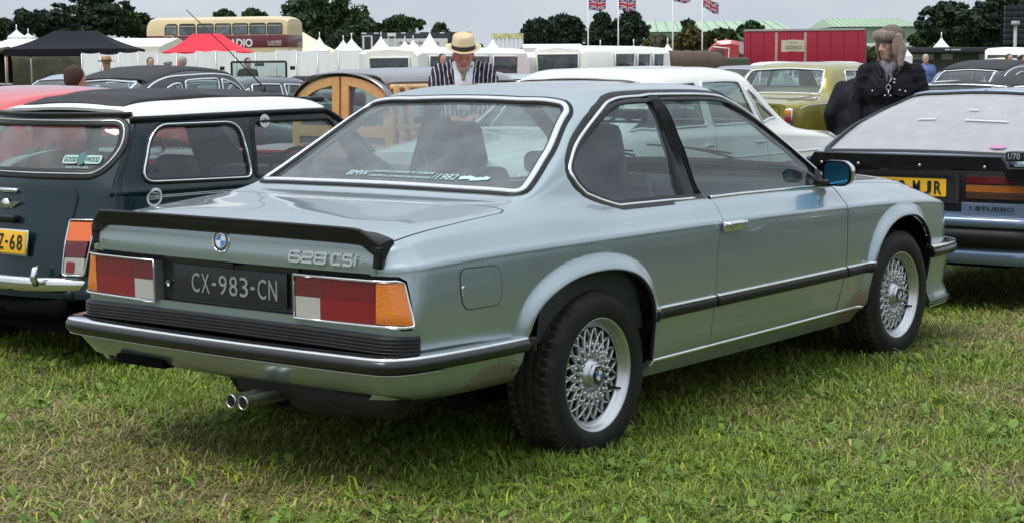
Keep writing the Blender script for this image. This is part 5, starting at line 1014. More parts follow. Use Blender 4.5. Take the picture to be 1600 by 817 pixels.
# ---------------------------------------------------------------- black and maroon rounded saloon with a fabric roof
cv = empty('parked_car', (6.15, 9.75, -.14), 0, 'rounded black and maroon saloon with black fabric roof and chrome arched windows', 'car', 'cars parked on the show field')
cblack = mat('gloss_black_paint', (.010, .010, .014), .25, coat=1); cmar = mat('maroon_paint', (.07, .008, .014), .25, coat=1)
CN = CarNet(W=curve((-.30, .42), (-.22, .55), (0, .62), (.5, .68), (1.8, .72), (2.8, .66), (3.3, .5)), sill=curve((-.3, .48), (.1, .40), (3.3, .42)), crease=curve((-.3, .82), (1.5, .95), (3.3, .80)), ys=curve((-.30, .40), (-.1, .56), (.5, .62), (1.8, .64), (2.4, .52), (3.3, .34)), zs=curve((-.30, .90), (0, .98), (.6, 1.02), (1.8, 1.02), (3.3, .84)),
            yc=curve((-.30, .34), (0, .50), (.5, .55), (1.6, .55), (2.2, .54), (3.3, .26)), zc=curve((-.30, .93), (0, 1.20), (.2, 1.36), (.5, 1.48), (1.0, 1.55), (1.6, 1.52), (1.85, 1.40), (2.15, 1.07), (3.3, .86)), zt=curve((-.30, .95), (0, 1.24), (.2, 1.40), (.5, 1.52), (1.0, 1.60), (1.6, 1.56), (1.87, 1.44), (2.2, 1.09), (3.3, .90)), tuck=.03, bulge=.03, disp=flare_fn([(.3, .32, .36), (2.7, .32, .36)], .02))
rw_ = [(x, .98+.40*sin(pi*min(1, max(0, (x-.22)/.66))/1)**.7*1.0) for x in np.linspace(.22, .88, 14)]
dw_ = [(.26, 1.03), (.80, 1.03), (.80, 1.42), (.64, 1.40), (.46, 1.30), (.34, 1.17)]; dw2 = [(.86, 1.03), (1.40, 1.03), (1.40, 1.46), (.86, 1.44)]; dw3 = [(1.46, 1.03), (2.0, 1.03), (1.75, 1.36), (1.46, 1.46)]
_, t_ = bodyshell(cv, CN, -.29, 3.28, cblack, arcs=[(.3, .32, .36), (2.7, .32, .36)], wins=[rr(dw_, .06, 4), rr(dw2, .04, 4), rr(dw3, .04, 4)], rear=[(.30, 0), (.28, .44), (.05, .46), (.05, 0)], wind=[(2.13, 0), (2.1, .48), (1.9, .5), (1.9, 0)], glass_=bkglass, seal=chrome, sealw=.02, roof=(MATS['black_canvas'], .34, 1.85, 1.10), caps=(.04, .1))
for s in (-1, 1):
    ar = [(x, CN.vz(x, z, vhi=1.2)) for x, z in spl([(.05, .95), (.12, 1.15), (.30, 1.36), (.55, 1.46), (.86, 1.49), (1.45, 1.50), (1.75, 1.42), (2.05, 1.06)], 4)]
    trim('arched_bright_strip', CN, ar, .022, .012, chrome, cv, side=s, d=.04)
    md_ = cat([(x, CN.vz(x, z)) for x, z in [(.40, .50), (2.05, .50), (2.05, .98), (.2, .98), (.16, .8)]]); panel('door_panel', CN, md_, cmar, cv, du=.15, dv=.1, thick=.01, off=.004, sides=(s,))
    q = MB(); q.box((-.32, s*.36, .75), (.05, .09, .09), bev=.02); q.build('tail_lamp', red_lens, cv)
q = MB(); q.tube([(-.34, -.5, .50), (-.38, 0, .50), (-.34, .5, .50)], .03, 8); q.build('bumper', chrome, cv)
for yy in (-.3, .3): seat(1.4, yy, .5, .45, cv, cabin, .5, False)
wheels4(cv, (.3, 2.7), .60, .31, .13, 'hub')
cv.scale = (.86, 1.08, 1.0)
# ---------------------------------------------------------------- red sports car and pale blue saloon, both nose towards us
rpaint = mat('signal_red_paint', (.55, .022, .028), .25, coat=1, var=.04, vs=3)
def low_sports(root, m, screen=True, L0=-2.1, L1=2.1):
    Nn = CarNet(W=curve((L0, .45), (L0+.2, .66), (-1.2, .78), (.2, .74), (1.3, .80), (L1-.25, .66), (L1, .42)), sill=curve((L0, .42), (-1.5, .24), (1.5, .24), (L1, .36)), crease=curve((L0, .58), (-1.3, .72), (.1, .66), (1.3, .70), (L1, .55)), ys=curve((L0, .40), (-1.2, .64), (.2, .66), (1.4, .60), (L1, .36)), zs=curve((L0, .66), (-1.2, .86), (0, .80), (1.3, .88), (1.8, .80), (L1, .60)),
            yc=curve((L0, .34), (-1.2, .50), (.2, .58), (.7, .56), (1.4, .40), (L1, .3)), zc=curve((L0, .68), (-1.2, .87), (0, .81), (.7, .90), (1.4, .90), (1.8, .82), (L1, .62)), zt=curve((L0, .70), (-1.2, .88), (-.1, .83), (.6, .93), (1.4, .95), (1.8, .86), (L1, .64)), tuck=.08, disp=flare_fn([(-1.25, .30, .34), (1.25, .30, .34)], .03, .08))
    low = [(L0+.02, 0)]
    for c in (-1.25, 1.25): low += [(x, Nn.vz(x, z)) if z > Nn.ev([(x, 0)])[0][2] else (x, 0.0) for x, z in carc(c, .30, .34)]
    out = np.array(low+[(L1-.02, 0), (L1-.02, 1.66), (.45, 1.66), (.42, Nn.vy(.42, .52)), (-.55, Nn.vy(-.55, .5)), (-.6, 1.66), (L0+.02, 1.66)]); panel('body', Nn, out, m, root, du=.07, dv=.06, thick=.02, sides=(-1, 1), vfix=[.565, .60, .655, .68])
    vs = np.linspace(0, 1.66, 30)
    for x, sg in ((L0+.02, -1), (L1-.02, 1)):
        P = Nn.ev(np.stack([np.full(30, x), vs], 1)); poly = np.concatenate([P[:, 1:], (P[:, 1:]*[-1, 1])[::-1][1:]]); S = Surf(lambda y, z, x=x, sg=sg: np.stack([x+sg*.12*(1-(y/.46)**2), y, z], 1), sg); panel('nose_panel' if sg > 0 else 'tail_panel', S, poly, m, root, du=.1, dv=.08, thick=0)
    # windscreen frame and glass
    if screen: fr = np.array([(.52, -.58, .86), (.50, -.60, .90), (.30, -.52, 1.17), (.28, -.46, 1.20), (.30, 0, 1.22), (.28, .46, 1.20), (.30, .52, 1.17), (.50, .60, .90), (.52, .58, .86)]); wf = MB().tube(spl(fr, 3), .011, 7).build('windscreen_frame', chrome, root)
    if screen: MB().add([(.50, -.57, .88), (.54, 0, .93), (.50, .57, .88), (.29, .48, 1.19), (.30, 0, 1.21), (.29, -.48, 1.19)], [(0, 1, 4, 5), (1, 2, 3, 4)], True).build('windscreen', bkglass, root)
    for yy in (-.3, .3): seat(.05, yy, .30, .45, root, mat('tan_hide', (.32, .13, .05), .5), .45, False)
    steering((.32, .3, .80), .19, root, 1.2, .01); MB().box((.42, 0, .80), (.14, 1.05, .12), bev=.03).build('dashboard', cabin, root)
    for s in (-1, 1):
        q = MB(); q.lathe([(0, .03), (.05, .028), (.085, .0), (.095, -.03)], 24, (L1-.16, s*.49, .68), axis='x'); q.build('headlamp', clear_lens, root); q = MB(); q.lathe([(.085, .01), (.10, .012), (.105, -.02)], 24, (L1-.16, s*.49, .68), axis='x'); q.build('headlamp_ring', chrome, root)
        if not screen: continue
        q = MB(); q.box((.45, s*.80, .96), (.03, .13, .09), bev=.02); q.tube([(.48, s*.72, .86), (.46, s*.78, .95)], .008, 6); q.build('door_mirror', chrome, root)
    wheels4(root, (-1.25, 1.25), .64, .30, .16, 'hub'); return Nn
GRD = -.12
def place(px, D, z=GRD): return tuple(Wz(px, D, z))
def repaint(root, frm, to):
    for o in [root]+list(root.children_recursive):
        if o.type == 'MESH' and len(o.material_slots) and o.data.materials[0] == frm: o.material_slots[0].link = 'OBJECT'; o.material_slots[0].material = to
    return root
def dup(src, label, loc, rz, frm=None, to=None, cat_='car', grp='cars parked on the show field', sc_=1.0):
    c = copy_tree(src, None, loc, rz); c['label'] = label; c['category'] = cat_; c['group'] = grp; c.scale = (sc_,)*3
    return repaint(c, frm, to) if frm else c
GS = 'cars parked on the show field'
red = empty('parked_car', place(352, 12.7, -.09), pi, 'red open sports car with tan seats, nose left, behind the small green car', 'car', GS); low_sports(red, rpaint, False); red.scale = (1.02,)*3
G = []
for x, zz, ww in ((.75, 1.27, .62), (1.1, 1.34, .68), (1.5, 1.38, .72), (1.85, 1.38, .70), (2.15, 1.33, .60), (2.35, 1.22, .42)): G.append([(x+.0*abs(a), ww*math.sin(a*pi/2)*1.0, zz-.09*a*a-.26*max(0, abs(a)-.72)*3.2) for a in np.linspace(-1, 1, 17)])
G = np.array(G); bn_ = MB().grid(np.stack([spl(G[:, j], 4) for j in range(17)], 1)).build('lifted_bonnet', rpaint, red)
for s in (-1, 1): q = MB(); q.lathe([(0, .03), (.06, .026), (.08, 0), (.085, -.04)], 20, (2.17, s*.50, 1.12), axis='x'); q.build('bonnet_lamp', clear_lens, bn_); q = MB(); q.lathe([(.08, .005), (.10, .01), (.108, -.05)], 20, (2.17, s*.50, 1.12), axis='x'); q.build('bonnet_lamp_ring', rpaint, bn_)
MB().tube([(.85, .3, .85), (.95, .3, 1.22)], .01, 6).build('bonnet_stay', steel, red)
pblue = mat('powder_blue_paint', (.23, .31, .40), .3, .2, coat=1); dgrey = mat('dark_slate_paint', (.035, .045, .055), .3, .2, coat=1); sgrey = mat('steel_grey_paint', (.16, .18, .21), .3, .3, coat=1); tealp = mat('pale_teal_paint', (.28, .40, .38), .3, coat=1)
dup(ws, 'powder blue saloon facing us behind the woman in maroon', place(150, 24), pi, wpaint, pblue, sc_=1.04)
dup(ws, 'dark slate saloon just right of the fabric-roofed black car', place(400, 26, -.14), 0, wpaint, dgrey)
dup(ws, 'pale teal saloon below the far white camper vans', place(815, 33), pi, wpaint, tealp, sc_=.97)
dup(ws, 'small red saloon right of the pale teal one', place(855, 40), pi, wpaint, rpaint, sc_=.95)
dup(ws, 'dark navy saloon low behind the white saloon roof', place(915, 30), pi, wpaint, mat('navy_paint', (.015, .02, .06), .3, coat=1), sc_=.97)
dup(ws, 'steel grey saloon left of the olive limousine', place(1165, 42, -.1), pi, wpaint, sgrey, sc_=1.05)
dup(ws, 'white saloon beyond the olive limousine roof, left one', place(1225, 48, 0), 0, cat_='car', sc_=1.05)
dup(ws, 'white saloon beyond the olive limousine roof, right one', place(1300, 52, 0), pi, cat_='car', sc_=1.05)
dup(cv, 'black rounded vintage saloon with small rear window, right background', place(1500, 25, -.12), -.15, cmar, cblack)
dup(cv, 'dark rounded vintage saloon at the right edge', place(1600, 21, -.32), .1, cmar, cblack)
sfo = empty('parked_car', place(1515, 19.5, -.16), pi, 'dark sports car with its black hood up, right background', 'car', GS); low_sports(sfo, cblack); sfo.scale = (1.1,)*3
q = MB(); G = []
for x, hh, wd in ((-.75, .86, .60), (-.62, 1.06, .56), (-.3, 1.20, .52), (.1, 1.24, .50), (.30, 1.21, .48)): G.append([(x, -wd, .84), (x, -wd*.96, hh-.08), (x, -wd*.7, hh), (x, 0, hh+.03), (x, wd*.7, hh), (x, wd*.96, hh-.08), (x, wd, .84)])
q.grid(G); hd = q.build('canvas_hood', MATS['black_canvas'], sfo)
chk = mat('chequered_roof', (.7, .7, .7), .3, coat=1); t_ = chk.node_tree; cb = N(t_, 'ShaderNodeTexChecker', Scale=9); cb.inputs['Color1'].default_value = (.72, .72, .72, 1); cb.inputs['Color2'].default_value = (.012, .012, .014, 1); tcn = N(t_, 'ShaderNodeTexCoord'); t_.links.new(tcn.outputs['Object'], cb.inputs[0]); t_.links.new(cb.outputs[0], t_.nodes['Principled BSDF'].inputs['Base Color'])
ck = dup(mini, 'small dark car with a chequered roof, beside the man in the fur hat', place(1466, 22, -.16), .3, white_paint, chk)
for o in list(ck.children):
    if o.name.startswith(('folding', 'radio_aerial', 'sunroof', 'round_decal', 'decal', 'side_stripe')): bpy.data.objects.remove(o)
dup(ol, 'unseen dark green limousine added right of the coupe for its side to reflect', (9.5, -6.4, -.02), pi, opaint, mat('deep_green_paint', (.012, .03, .02), .3, coat=1))  # three out-of-view cars added so the coupe's flank has reflections
dup(ws, 'unseen steel grey saloon added for the coupe reflections, nearest the camera', (4.4, -6.9, .0), pi, wpaint, sgrey)
dup(ws, 'unseen dark red saloon added for the coupe reflections, beyond the dark green limousine', (14.6, -6.6, -.05), pi, wpaint, cmar)
# maroon open tourer with an upright windscreen
tr_ = empty('parked_car', place(425, 27, -.1), pi, 'maroon vintage open tourer with square upright windscreen, left of the timber-framed estate', 'car', GS)
q = MB(); q.box((0, 0, .85), (3.1, 1.35, .55), bev=.10); q.box((.9, 0, .92), (1.3, .9, .42), bev=.12); q.build('body', mat('maroon_coach_paint', (.09, .008, .018), .28, coat=1), tr_)
fr_ = rr([(-.62, 1.15), (.62, 1.15), (.62, 1.62), (-.62, 1.62)], .02, 2); MB().tube([(.30, y, z) for y, z in fr_], .018, 6, closed=True).build('windscreen_frame', black_trim, tr_)
MB().add([(.30, -.6, 1.16), (.30, .6, 1.16), (.30, .6, 1.60), (.30, -.6, 1.60)], [(0, 1, 2, 3)]).build('windscreen', bkglass, tr_); MB().box((.28, 0, 1.575), (.03, .2, .05), bev=.01).build('rear_view_mirror', black_trim, tr_)
for y in (-.35, .35): q = MB(); q.box((-.35, y, 1.18), (.18, .5, .42), bev=.08); q.build('seat_back', black_trim, tr_)
for s in (-1, 1): q = MB(); q.lathe([(0, .1), (.10, .08), (.11, 0), (.05, -.15)], 16, (1.5, s*.45, .98), axis='x'); q.build('headlamp', chrome, tr_); q = MB(); q.box((.34, s*.80, 1.52), (.02, .10, .06), bev=.01); q.build('door_mirror', black_trim, tr_)
wheels4(tr_, (-1.2, 1.25), .66, .36, .12, 'hub')
# ---- vans, campers, lorries
offw = mat('cream_white_paint', (.80, .79, .72), .4, coat=.6, var=.04, vs=2); dglass = mat('dark_window', (.035, .045, .05), .08, coat=.5, var=.5, vs=3)
def van(label, loc, rz, L_, W_, z0, z1, m, wins, cat_='van', grp=None, roof=.12, nm='parked_van'):
    t = empty(nm, loc, rz, label, cat_, grp); q = MB(); G = []
    for x, k in ((-L_/2, .93), (-L_/2+.12, 1), (L_/2-.35, 1), (L_/2, .82)):
        zt_ = z1 if k > .9 else z1-(z1-z0)*.25; zt_ = z1-.06 if k == .93 else zt_; w_ = W_/2*k
        G.append([(x, -w_*.95, z0), (x, -w_, z0+.25), (x, -w_, z0+(zt_-z0)*.5), (x, -w_*.95, zt_-roof*1.3), (x, -w_*.80, zt_-roof*.4), (x, 0, zt_), (x, w_*.80, zt_-roof*.4), (x, w_*.95, zt_-roof*1.3), (x, w_, z0+(zt_-z0)*.5), (x, w_, z0+.25), (x, w_*.95, z0)])
    q.grid(G); n = 11; q.f += [tuple(range(n)), tuple(3*n+k for k in range(n))[::-1]]; q.sm += [False]*2; q.mi += [0, 0]; q.build('body', m, t, autosmooth=40)
    for face, a0, a1, b0, b1 in wins:
        if face == 'back': c = (-L_/2-.01, (a0+a1)/2, (b0+b1)/2); d = (.03, abs(a1-a0), b1-b0)
        elif face == 'front': c = (L_/2-.06, (a0+a1)/2, (b0+b1)/2); d = (.10, abs(a1-a0), b1-b0)
        else: sgy = -1 if face == 'right' else 1; c = ((a0+a1)/2, sgy*(W_/2*.985), (b0+b1)/2); d = (abs(a1-a0), .03, b1-b0)
        w__ = MB().box(c, d, bev=.012).build('window', dglass, t)
        fr = np.array([(-1, -1), (1, -1), (1, 1), (-1, 1)])*.5; P = [(c[0]-.018, c[1]+u*d[1], c[2]+v*d[2]) if face in ('back', 'front') else (c[0]+u*d[0], c[1]+(c[1]/abs(c[1]))*.018, c[2]+v*d[2]) for u, v in fr]; MB().tube(dens(P, .3), .022, 5, closed=True).build('window_frame', m if m is not offw else MATS['white_paint'], w__)
    for x in (-L_*.30, L_*.30):
        for s in (-1, 1): plain_wheel(t, (x, s*(W_/2-.12), .32), .32, .2, s)
    return t
GV = 'vans and campers in the far rows'
van('cream camper van with a long side window strip, behind the straw-hatted man', place(705, 40), .0, 4.4, 1.85, .25, 2.0, offw, [('right', -1.9, -.9, 1.35, 1.78), ('right', -.75, .3, 1.35, 1.78), ('right', .45, 1.4, 1.35, 1.78), ('back', -.6, .6, 1.35, 1.75)], 'camper', GV)
van('cream camper van with big rear window, right of the huddled group', place(945, 46), 0, 4.5, 1.9, .25, 2.08, offw, [('back', -.72, .62, 1.35, 1.85), ('right', -.9, .0, 1.35, 1.85), ('right', .2, .8, 1.4, 1.85), ('right', 1.0, 1.5, 1.4, 1.85)], 'camper', GV, roof=.16)
van('white van partly hidden behind the striped-jacket man, right of him', place(790, 45), 0, 4.2, 1.8, .25, 1.92, offw, [('back', -.6, .6, 1.3, 1.7), ('right', .2, 1.3, 1.3, 1.7)], 'van', GV)
van('cream van near the right edge in front of the black stand', place(1600, 78), pi, 5.5, 2, .3, 2.25, offw, [('left', -2.2, -1.2, 1.5, 1.9), ('left', -1.0, .8, 1.5, 1.9), ('front', -.7, .7, 1.4, 1.9)], 'van', GV)
van('maroon van rounded at the back, behind the man in the pale shirt', place(832, 62), 0, 4.2, 1.9, .3, 2.0, mat('maroon_van_paint', (.16, .012, .02), .4), [('back', -.5, .5, 1.3, 1.7)], 'van', GV, roof=.3)
khaki = mat('khaki_canvas', (.085, .080, .045), .9, var=.3, vs=2.5, bump=.3, bs=6)
def tilt_truck(label, loc, rz, L_, W_, z0, z1, m, openback, grp='army trucks with canvas tilts', scale=1.0, pocket=False):
    t = empty('army_truck', loc, rz, label, 'truck', grp); t.scale = (scale,)*3; q = MB(); G = []
    for x in np.linspace(-L_/2, L_/2, 9):
        sg = -.04*sin(pi*4*(x/L_+.5))**2; G.append([(x, -W_/2, z0), (x, -W_/2, z0+(z1-z0)*.6), (x, -W_*.46, z1-.25), (x, -W_*.36, z1-.06+sg), (x, 0, z1+sg), (x, W_*.36, z1-.06+sg), (x, W_*.46, z1-.25), (x, W_/2, z0+(z1-z0)*.6), (x, W_/2, z0)])
    q.grid(G); q.f.append(tuple(8*9+k for k in range(9))); q.sm.append(False); q.mi.append(0)
    if not openback: q.f.append(tuple(range(9))); q.sm.append(False); q.mi.append(0)
    q.build('canvas_tilt', m, t, recalc=False)
    q = MB(); q.box((0, 0, z0-.12), (L_, W_*.98, .3), bev=.02); q.box((L_/2+.9, 0, 1.1), (1.7, W_*.85, 1.3), bev=.1); q.build('body', mat('army_green', (.05, .055, .03), .6), t)
    if openback:
        for y in (-W_*.36, W_*.36): MB().tube([(-L_/2+.02, y, z0), (-L_/2+.02, y, z1-.2)], .035, 6).build('tilt_pole', mat('pale_wood', (.35, .27, .16), .7), t)
        MB().box((-L_/2-.02, 0, z0+.05), (.06, W_*.98, .06)).build('tail_rail', mat('pale_grey', (.4, .4, .38), .5), t); MB().tube([(-L_/2-.03, y, z1-.12-.05*cos(y*3)) for y in np.linspace(-W_*.44, W_*.44, 9)], .11, 8).build('rolled_flap', m, t)
    else:
        for y in (-W_*.25, W_*.15): MB().box((-L_/2-.015, y, z1-.8), (.03, W_*.2, .32), bev=.01).build('window', dglass, t)
        for x in (-L_*.25, L_*.1, L_*.35): MB().box((x, -W_/2-.01, z1-.75), (.34, .03, .32), bev=.01).build('window', dglass, t)
    for x in (-L_*.3, L_*.5+.9):
        for s in (-1, 1): plain_wheel(t, (x, s*(W_/2-.15), .45), .45, .25, s)
    return t
tilt_truck('olive army truck with an open-backed canvas tilt, far left', place(62, 62, -.1), 0.05, 4.2, 2.1, .95, 2.30, khaki, True)
tilt_truck('brown canvas-backed truck with small square windows, right of the cream camper', place(1052, 52, -.1), .0, 3.2, 2.0, .9, 1.98, mat('brown_canvas', (.085, .055, .035), .85, var=.2, vs=2), False)
# red articulated lorry
rc = mat('lorry_red', (.36, .008, .035), .45, var=.05, vs=.4); rcab = mat('cab_red', (.42, .03, .03), .3, coat=1)
LA = Wz(1165, 112, GRD); LB = Wz(1352, 110, GRD); dv_ = LB-LA; LL = float(np.hypot(dv_[0], dv_[1])); az_ = math.atan2(dv_[1], dv_[0])
lo = empty('articulated_lorry', tuple((LA+LB)/2), az_+pi, 'red articulated lorry with red box trailer behind the olive limousine', 'lorry')
q = MB(); q.box((0, 0, 2.3), (LL, 2.5, 3.0), bev=.03); tb_ = q.build('trailer', rc, lo)
for k in range(9): MB().box((-LL/2+LL*(k+.5)/9, 1.262, 2.25), (.05, .03, 2.75)).build('curtain_strap', mat('strap_red', (.28, .006, .03), .5), tb_)
MB().box((0, 1.27, 3.77), (LL, .06, .12)).build('roof_rail', MATS['pale_grey'], tb_); MB().box((0, 0, .7), (LL*.96, 2.3, .25)).build('chassis', dark, lo)
q = MB(); G = []
for x, zt_, k in ((.3, 3.05, 1), (.8, 3.15, 1), (1.8, 3.1, .98), (2.35, 2.6, .95), (2.6, 1.9, .93), (2.62, .7, .95)): G.append([(LL/2+x, -1.2*k, .6), (LL/2+x, -1.22*k, zt_-.25), (LL/2+x, -1.05*k, zt_), (LL/2+x, 1.05*k, zt_), (LL/2+x, 1.22*k, zt_-.25), (LL/2+x, 1.2*k, .6)])
q.grid(G); q.f += [tuple(range(6)), tuple(5*6+k for k in range(6))]; q.sm += [False]*2; q.mi += [0, 0]; cb_ = q.build('cab', rcab, lo, autosmooth=30)
q = MB(); q.prism([(LL/2+1.25, 1.75), (LL/2+2.15, 1.75), (LL/2+2.05, 2.45), (LL/2+1.35, 2.5)], 1.20, 1.24, axis='y'); q.build('cab_window', dglass, cb_); q = MB(); q.tube([(LL/2+2.3, 1.22, 1.2), (LL/2+2.0, 1.24, 1.55), (LL/2+1.0, 1.24, 1.55), (LL/2+.95, 1.24, 2.6), (LL/2+2.0, 1.22, 2.7)], .05, 5); q.build('white_flash', white_paint, cb_)
for x in (1.2, 1.9): MB().lathe([(0, .12), (.08, .1), (.09, 0)], 10, (LL/2+x, .9, 3.12), axis='z').build('beacon', amber_lens, cb_)
for x in (-LL/2+1.2, -LL/2+2.4, -LL/2+3.6, LL/2+1.9):
    for s in (-1, 1): plain_wheel(lo, (x, s*1.05, .5), .5, .3, s)
# double-deck bus
BD = 97; bus = empty('double_deck_bus', place(352, BD, -.15), 0, 'cream and maroon vintage double-deck bus with radio lettering, behind the red gazebo', 'bus')
pB = Wz(245, BD+1, 0); pC = Wz(462, BD-1, 0); dB = pC-pB; BL = float(np.hypot(dB[0], dB[1])); bus.rotation_euler = (0, 0, math.atan2(dB[1], dB[0])); bus.location = tuple(((pB+pC)/2)[:2])+(-.15,)
bcr = mat('bus_cream', (.66, .53, .30), .4, coat=.5); bma = mat('bus_maroon', (.13, .012, .028), .4, coat=.5); h = BL/2
def zb_(py): return 1.43+.15+(103-py)*BD/2612
q = MB(); G = []
zr = zb_(24.5); zw0 = zb_(53.5); zm = zb_(71)
for x, a in ((-h, .70), (-h+.12, .90), (-h+.5, 1), (h-1.0, 1), (h-.3, .97), (h, .85)):
    zt_ = zr-(1-a)*1.2; G.append([(x, -1.2, zw0-.05), (x, -1.2, zt_-.45), (x, -1.12, zt_-.18), (x, -.8, zt_-.03), (x, 0, zt_), (x, .8, zt_-.03), (x, 1.12, zt_-.18), (x, 1.2, zt_-.45), (x, 1.2, zw0-.05)])
q.grid(G); q.f += [tuple(range(9)), tuple(5*9+k for k in range(9))]; q.sm += [False]*2; q.mi += [0, 0]; q.build('upper_deck', bcr, bus, autosmooth=35)
q = MB(); q.box((0, 0, (zw0+zm)/2-.03), (2*h, 2.46, zw0-zm+.06), bev=.02); q.build('maroon_band', bma, bus); q = MB(); q.box((0, 0, (zm+.4)/2), (2*h-.04, 2.4, zm-.4-.01)); q.build('lower_deck', bcr, bus)
def bx_px(px): return -h+(px-245)/(462-245)*2*h
for a, b in ((274, 293), (297, 321), (324.5, 349), (352, 376), (379, 402), (405, 429), (432, 454)):
    x0, x1 = bx_px(a), bx_px(b); z0, z1 = zb_(52), zb_(36); wdw = panel('window', Surf(lambda x, z: np.stack([x, -1.205+0*x, z], 1), -1), rr([(x0, z0), (x1, z0), (x1, z1), (x0, z1)], [.05, .05, .12, .35 if a == 274 else .12], 5), mat('bus_glass', (.10, .12, .13), .1, coat=.8, var=.6, vs=1.2), bus, du=1, dv=1, thick=.0)
    MB().box(((x0+x1)/2, -1.215, z1-.22*(z1-z0)), (x1-x0, .02, .03)).build('window_bar', bcr, wdw); MB().tube([(x, -1.21, z) for x, z in rr([(x0, z0), (x1, z0), (x1, z1), (x0, z1)], [.05, .05, .12, .35 if a == 274 else .12], 4)], .025, 5, closed=True).build('window_frame', black_trim, wdw)
MB().box((-h+.02, 0, (zb_(52)+zb_(37))/2), (.06, 1.3, zb_(37)-zb_(52)), bev=.02).build('window', MATS['bus_glass'], bus)
for a, b in ((255, 290), (300, 330), (340, 370), (380, 410), (433, 461)): x0, x1 = bx_px(a), bx_px(b); MB().box(((x0+x1)/2, -1.205, zm-.75), (x1-x0, .03, .8), bev=.02).build('window', MATS['bus_glass'], bus)
put_text('bus_lettering', 'RADIO', 1, (bx_px(388), -1.25, zb_(65.5)), (1, 0, 0), (0, 0, 1), white_paint, bus, width=1.7, height=.46, ext=.01, offset=.03); put_text('bus_lettering', 'L.GUESS', 1, (bx_px(443), -1.25, zb_(64.5)), (1, 0, 0), (0, 0, 1), white_paint, bus, width=.82, height=.15, ext=.01)
put_text('bus_lettering', 'JEWELLERS', 1, (bx_px(443), -1.25, zb_(69.0)), (1, 0, 0), (0, 0, 1), white_paint, bus, width=.82, height=.10, ext=.01); MB().tube([(bx_px(281)+.32*cos(a), -1.24, zb_(61)+.28*sin(a)) for a in np.linspace(0, 2*pi, 25)[:-1]], .025, 5, closed=True).build('bus_emblem', bcr, bus)
for x in (-h*.55, h*.6):
    for s in (-1, 1): plain_wheel(bus, (x, s*1.0, .5), .5, .3, s)
# ---- tents
canv = mat('white_tent_canvas', (.86, .86, .85), .8, var=.05, vs=.6); ccanv = mat('cream_tent_canvas', (.76, .67, .50), .8, var=.08, vs=.5, bump=.15, bs=2); 
def gazebo(label, px0, px1, top0, top1, ye, yt, D, m, cat_='gazebo', grp='pop-up gazebos'):
    a = Wz(px0, D, 0); b = Wz(px1, D, 0); c = (a+b)/2; t = empty('gazebo', (c[0], c[1], GRD), math.atan2((b-a)[1], (b-a)[0]), label, cat_, grp); hw = np.linalg.norm(b-a)/2
    ze = 1.43-GRD+(103-ye)*D/2612; zt_ = 1.43-GRD+(103-yt)*D/2612; x0 = -hw+2*hw*(top0-px0)/(px1-px0); x1 = -hw+2*hw*(top1-px0)/(px1-px0); dp = 1.5; q = MB()
    n = 8; G = []
    for k in range(n+1):
        u = k/n; sag = -.10*sin(pi*u)*(zt_-ze); zz = ze+(zt_-ze)*u+sag
        e = [(-hw+(x0+hw)*u, -dp*(1-u*.97)), (hw+(x1-hw)*u, -dp*(1-u*.97)), (hw+(x1-hw)*u, dp*(1-u*.97)), (-hw+(x0+hw)*u, dp*(1-u*.97))]; G.append([(x, y, zz) for x, y in e])
    q.grid(np.array(G), closed_v=True, smooth=False); q.f.append(tuple(n*4+k for k in range(4))); q.sm.append(False); q.mi.append(0)
    V = [(-hw, -dp, ze), (hw, -dp, ze), (hw, dp, ze), (-hw, dp, ze)]; V2 = [(x*1.005, y*1.005, z-.22) for x, y, z in V]; q.add(V+V2, [(k, (k+1) % 4, 4+(k+1) % 4, 4+k) for k in range(4)]); q.build('canopy', m, t)
    for x in (-hw+.03, hw-.03):
        for y in (-dp+.03, dp-.03): MB().tube([(x, y, 0), (x, y, ze)], .025, 6).build('leg', steel, t)
    return t
gazebo('black pop-up gazebo with long ridge, far left in front of the dark trees', 28, 212, 87, 152, 73, 44.5, 56, mat('black_gazebo', (.010, .011, .015), .8, var=.2, vs=1, spec=.2))
gazebo('bright red pop-up gazebo in front of the double-deck bus', 268, 391, 303, 346, 79, 50.5, 60, mat('red_gazebo', (.80, .012, .04), .7, var=.06, vs=1))
def pole_tent(px, yt, yb, wpx, D, m=canv, label=None, grp='white pointed tents', box=True):
    c = Wz(px, D, GRD); zt_ = 1.43-GRD+(103-yt)*D/2612; ze = 1.43-GRD+(103-yb)*D/2612; hw = wpx/2*D/2612; t = empty('pointed_tent', tuple(c), .65, label, 'tent', grp); q = MB(); G = []
    for k in range(9):
        u = k/8; r = hw*1.15*((1-u)**1.35*.96+.02); G.append([(r*cx, r*cy, ze+(zt_-ze)*u) for cx, cy in ((-1, -1), (1, -1), (1, 1), (-1, 1))])
    q.grid(np.array(G), closed_v=True, smooth=False); q.build('canopy', m, t); q = MB(); q.box((0, 0, ze/2), (2.24*hw, 2.24*hw, ze)); q.build('walls', m, t); MB().tube([(0, 0, zt_-.1), (0, 0, zt_+.25)], .03, 6).build('finial', m, t); return t
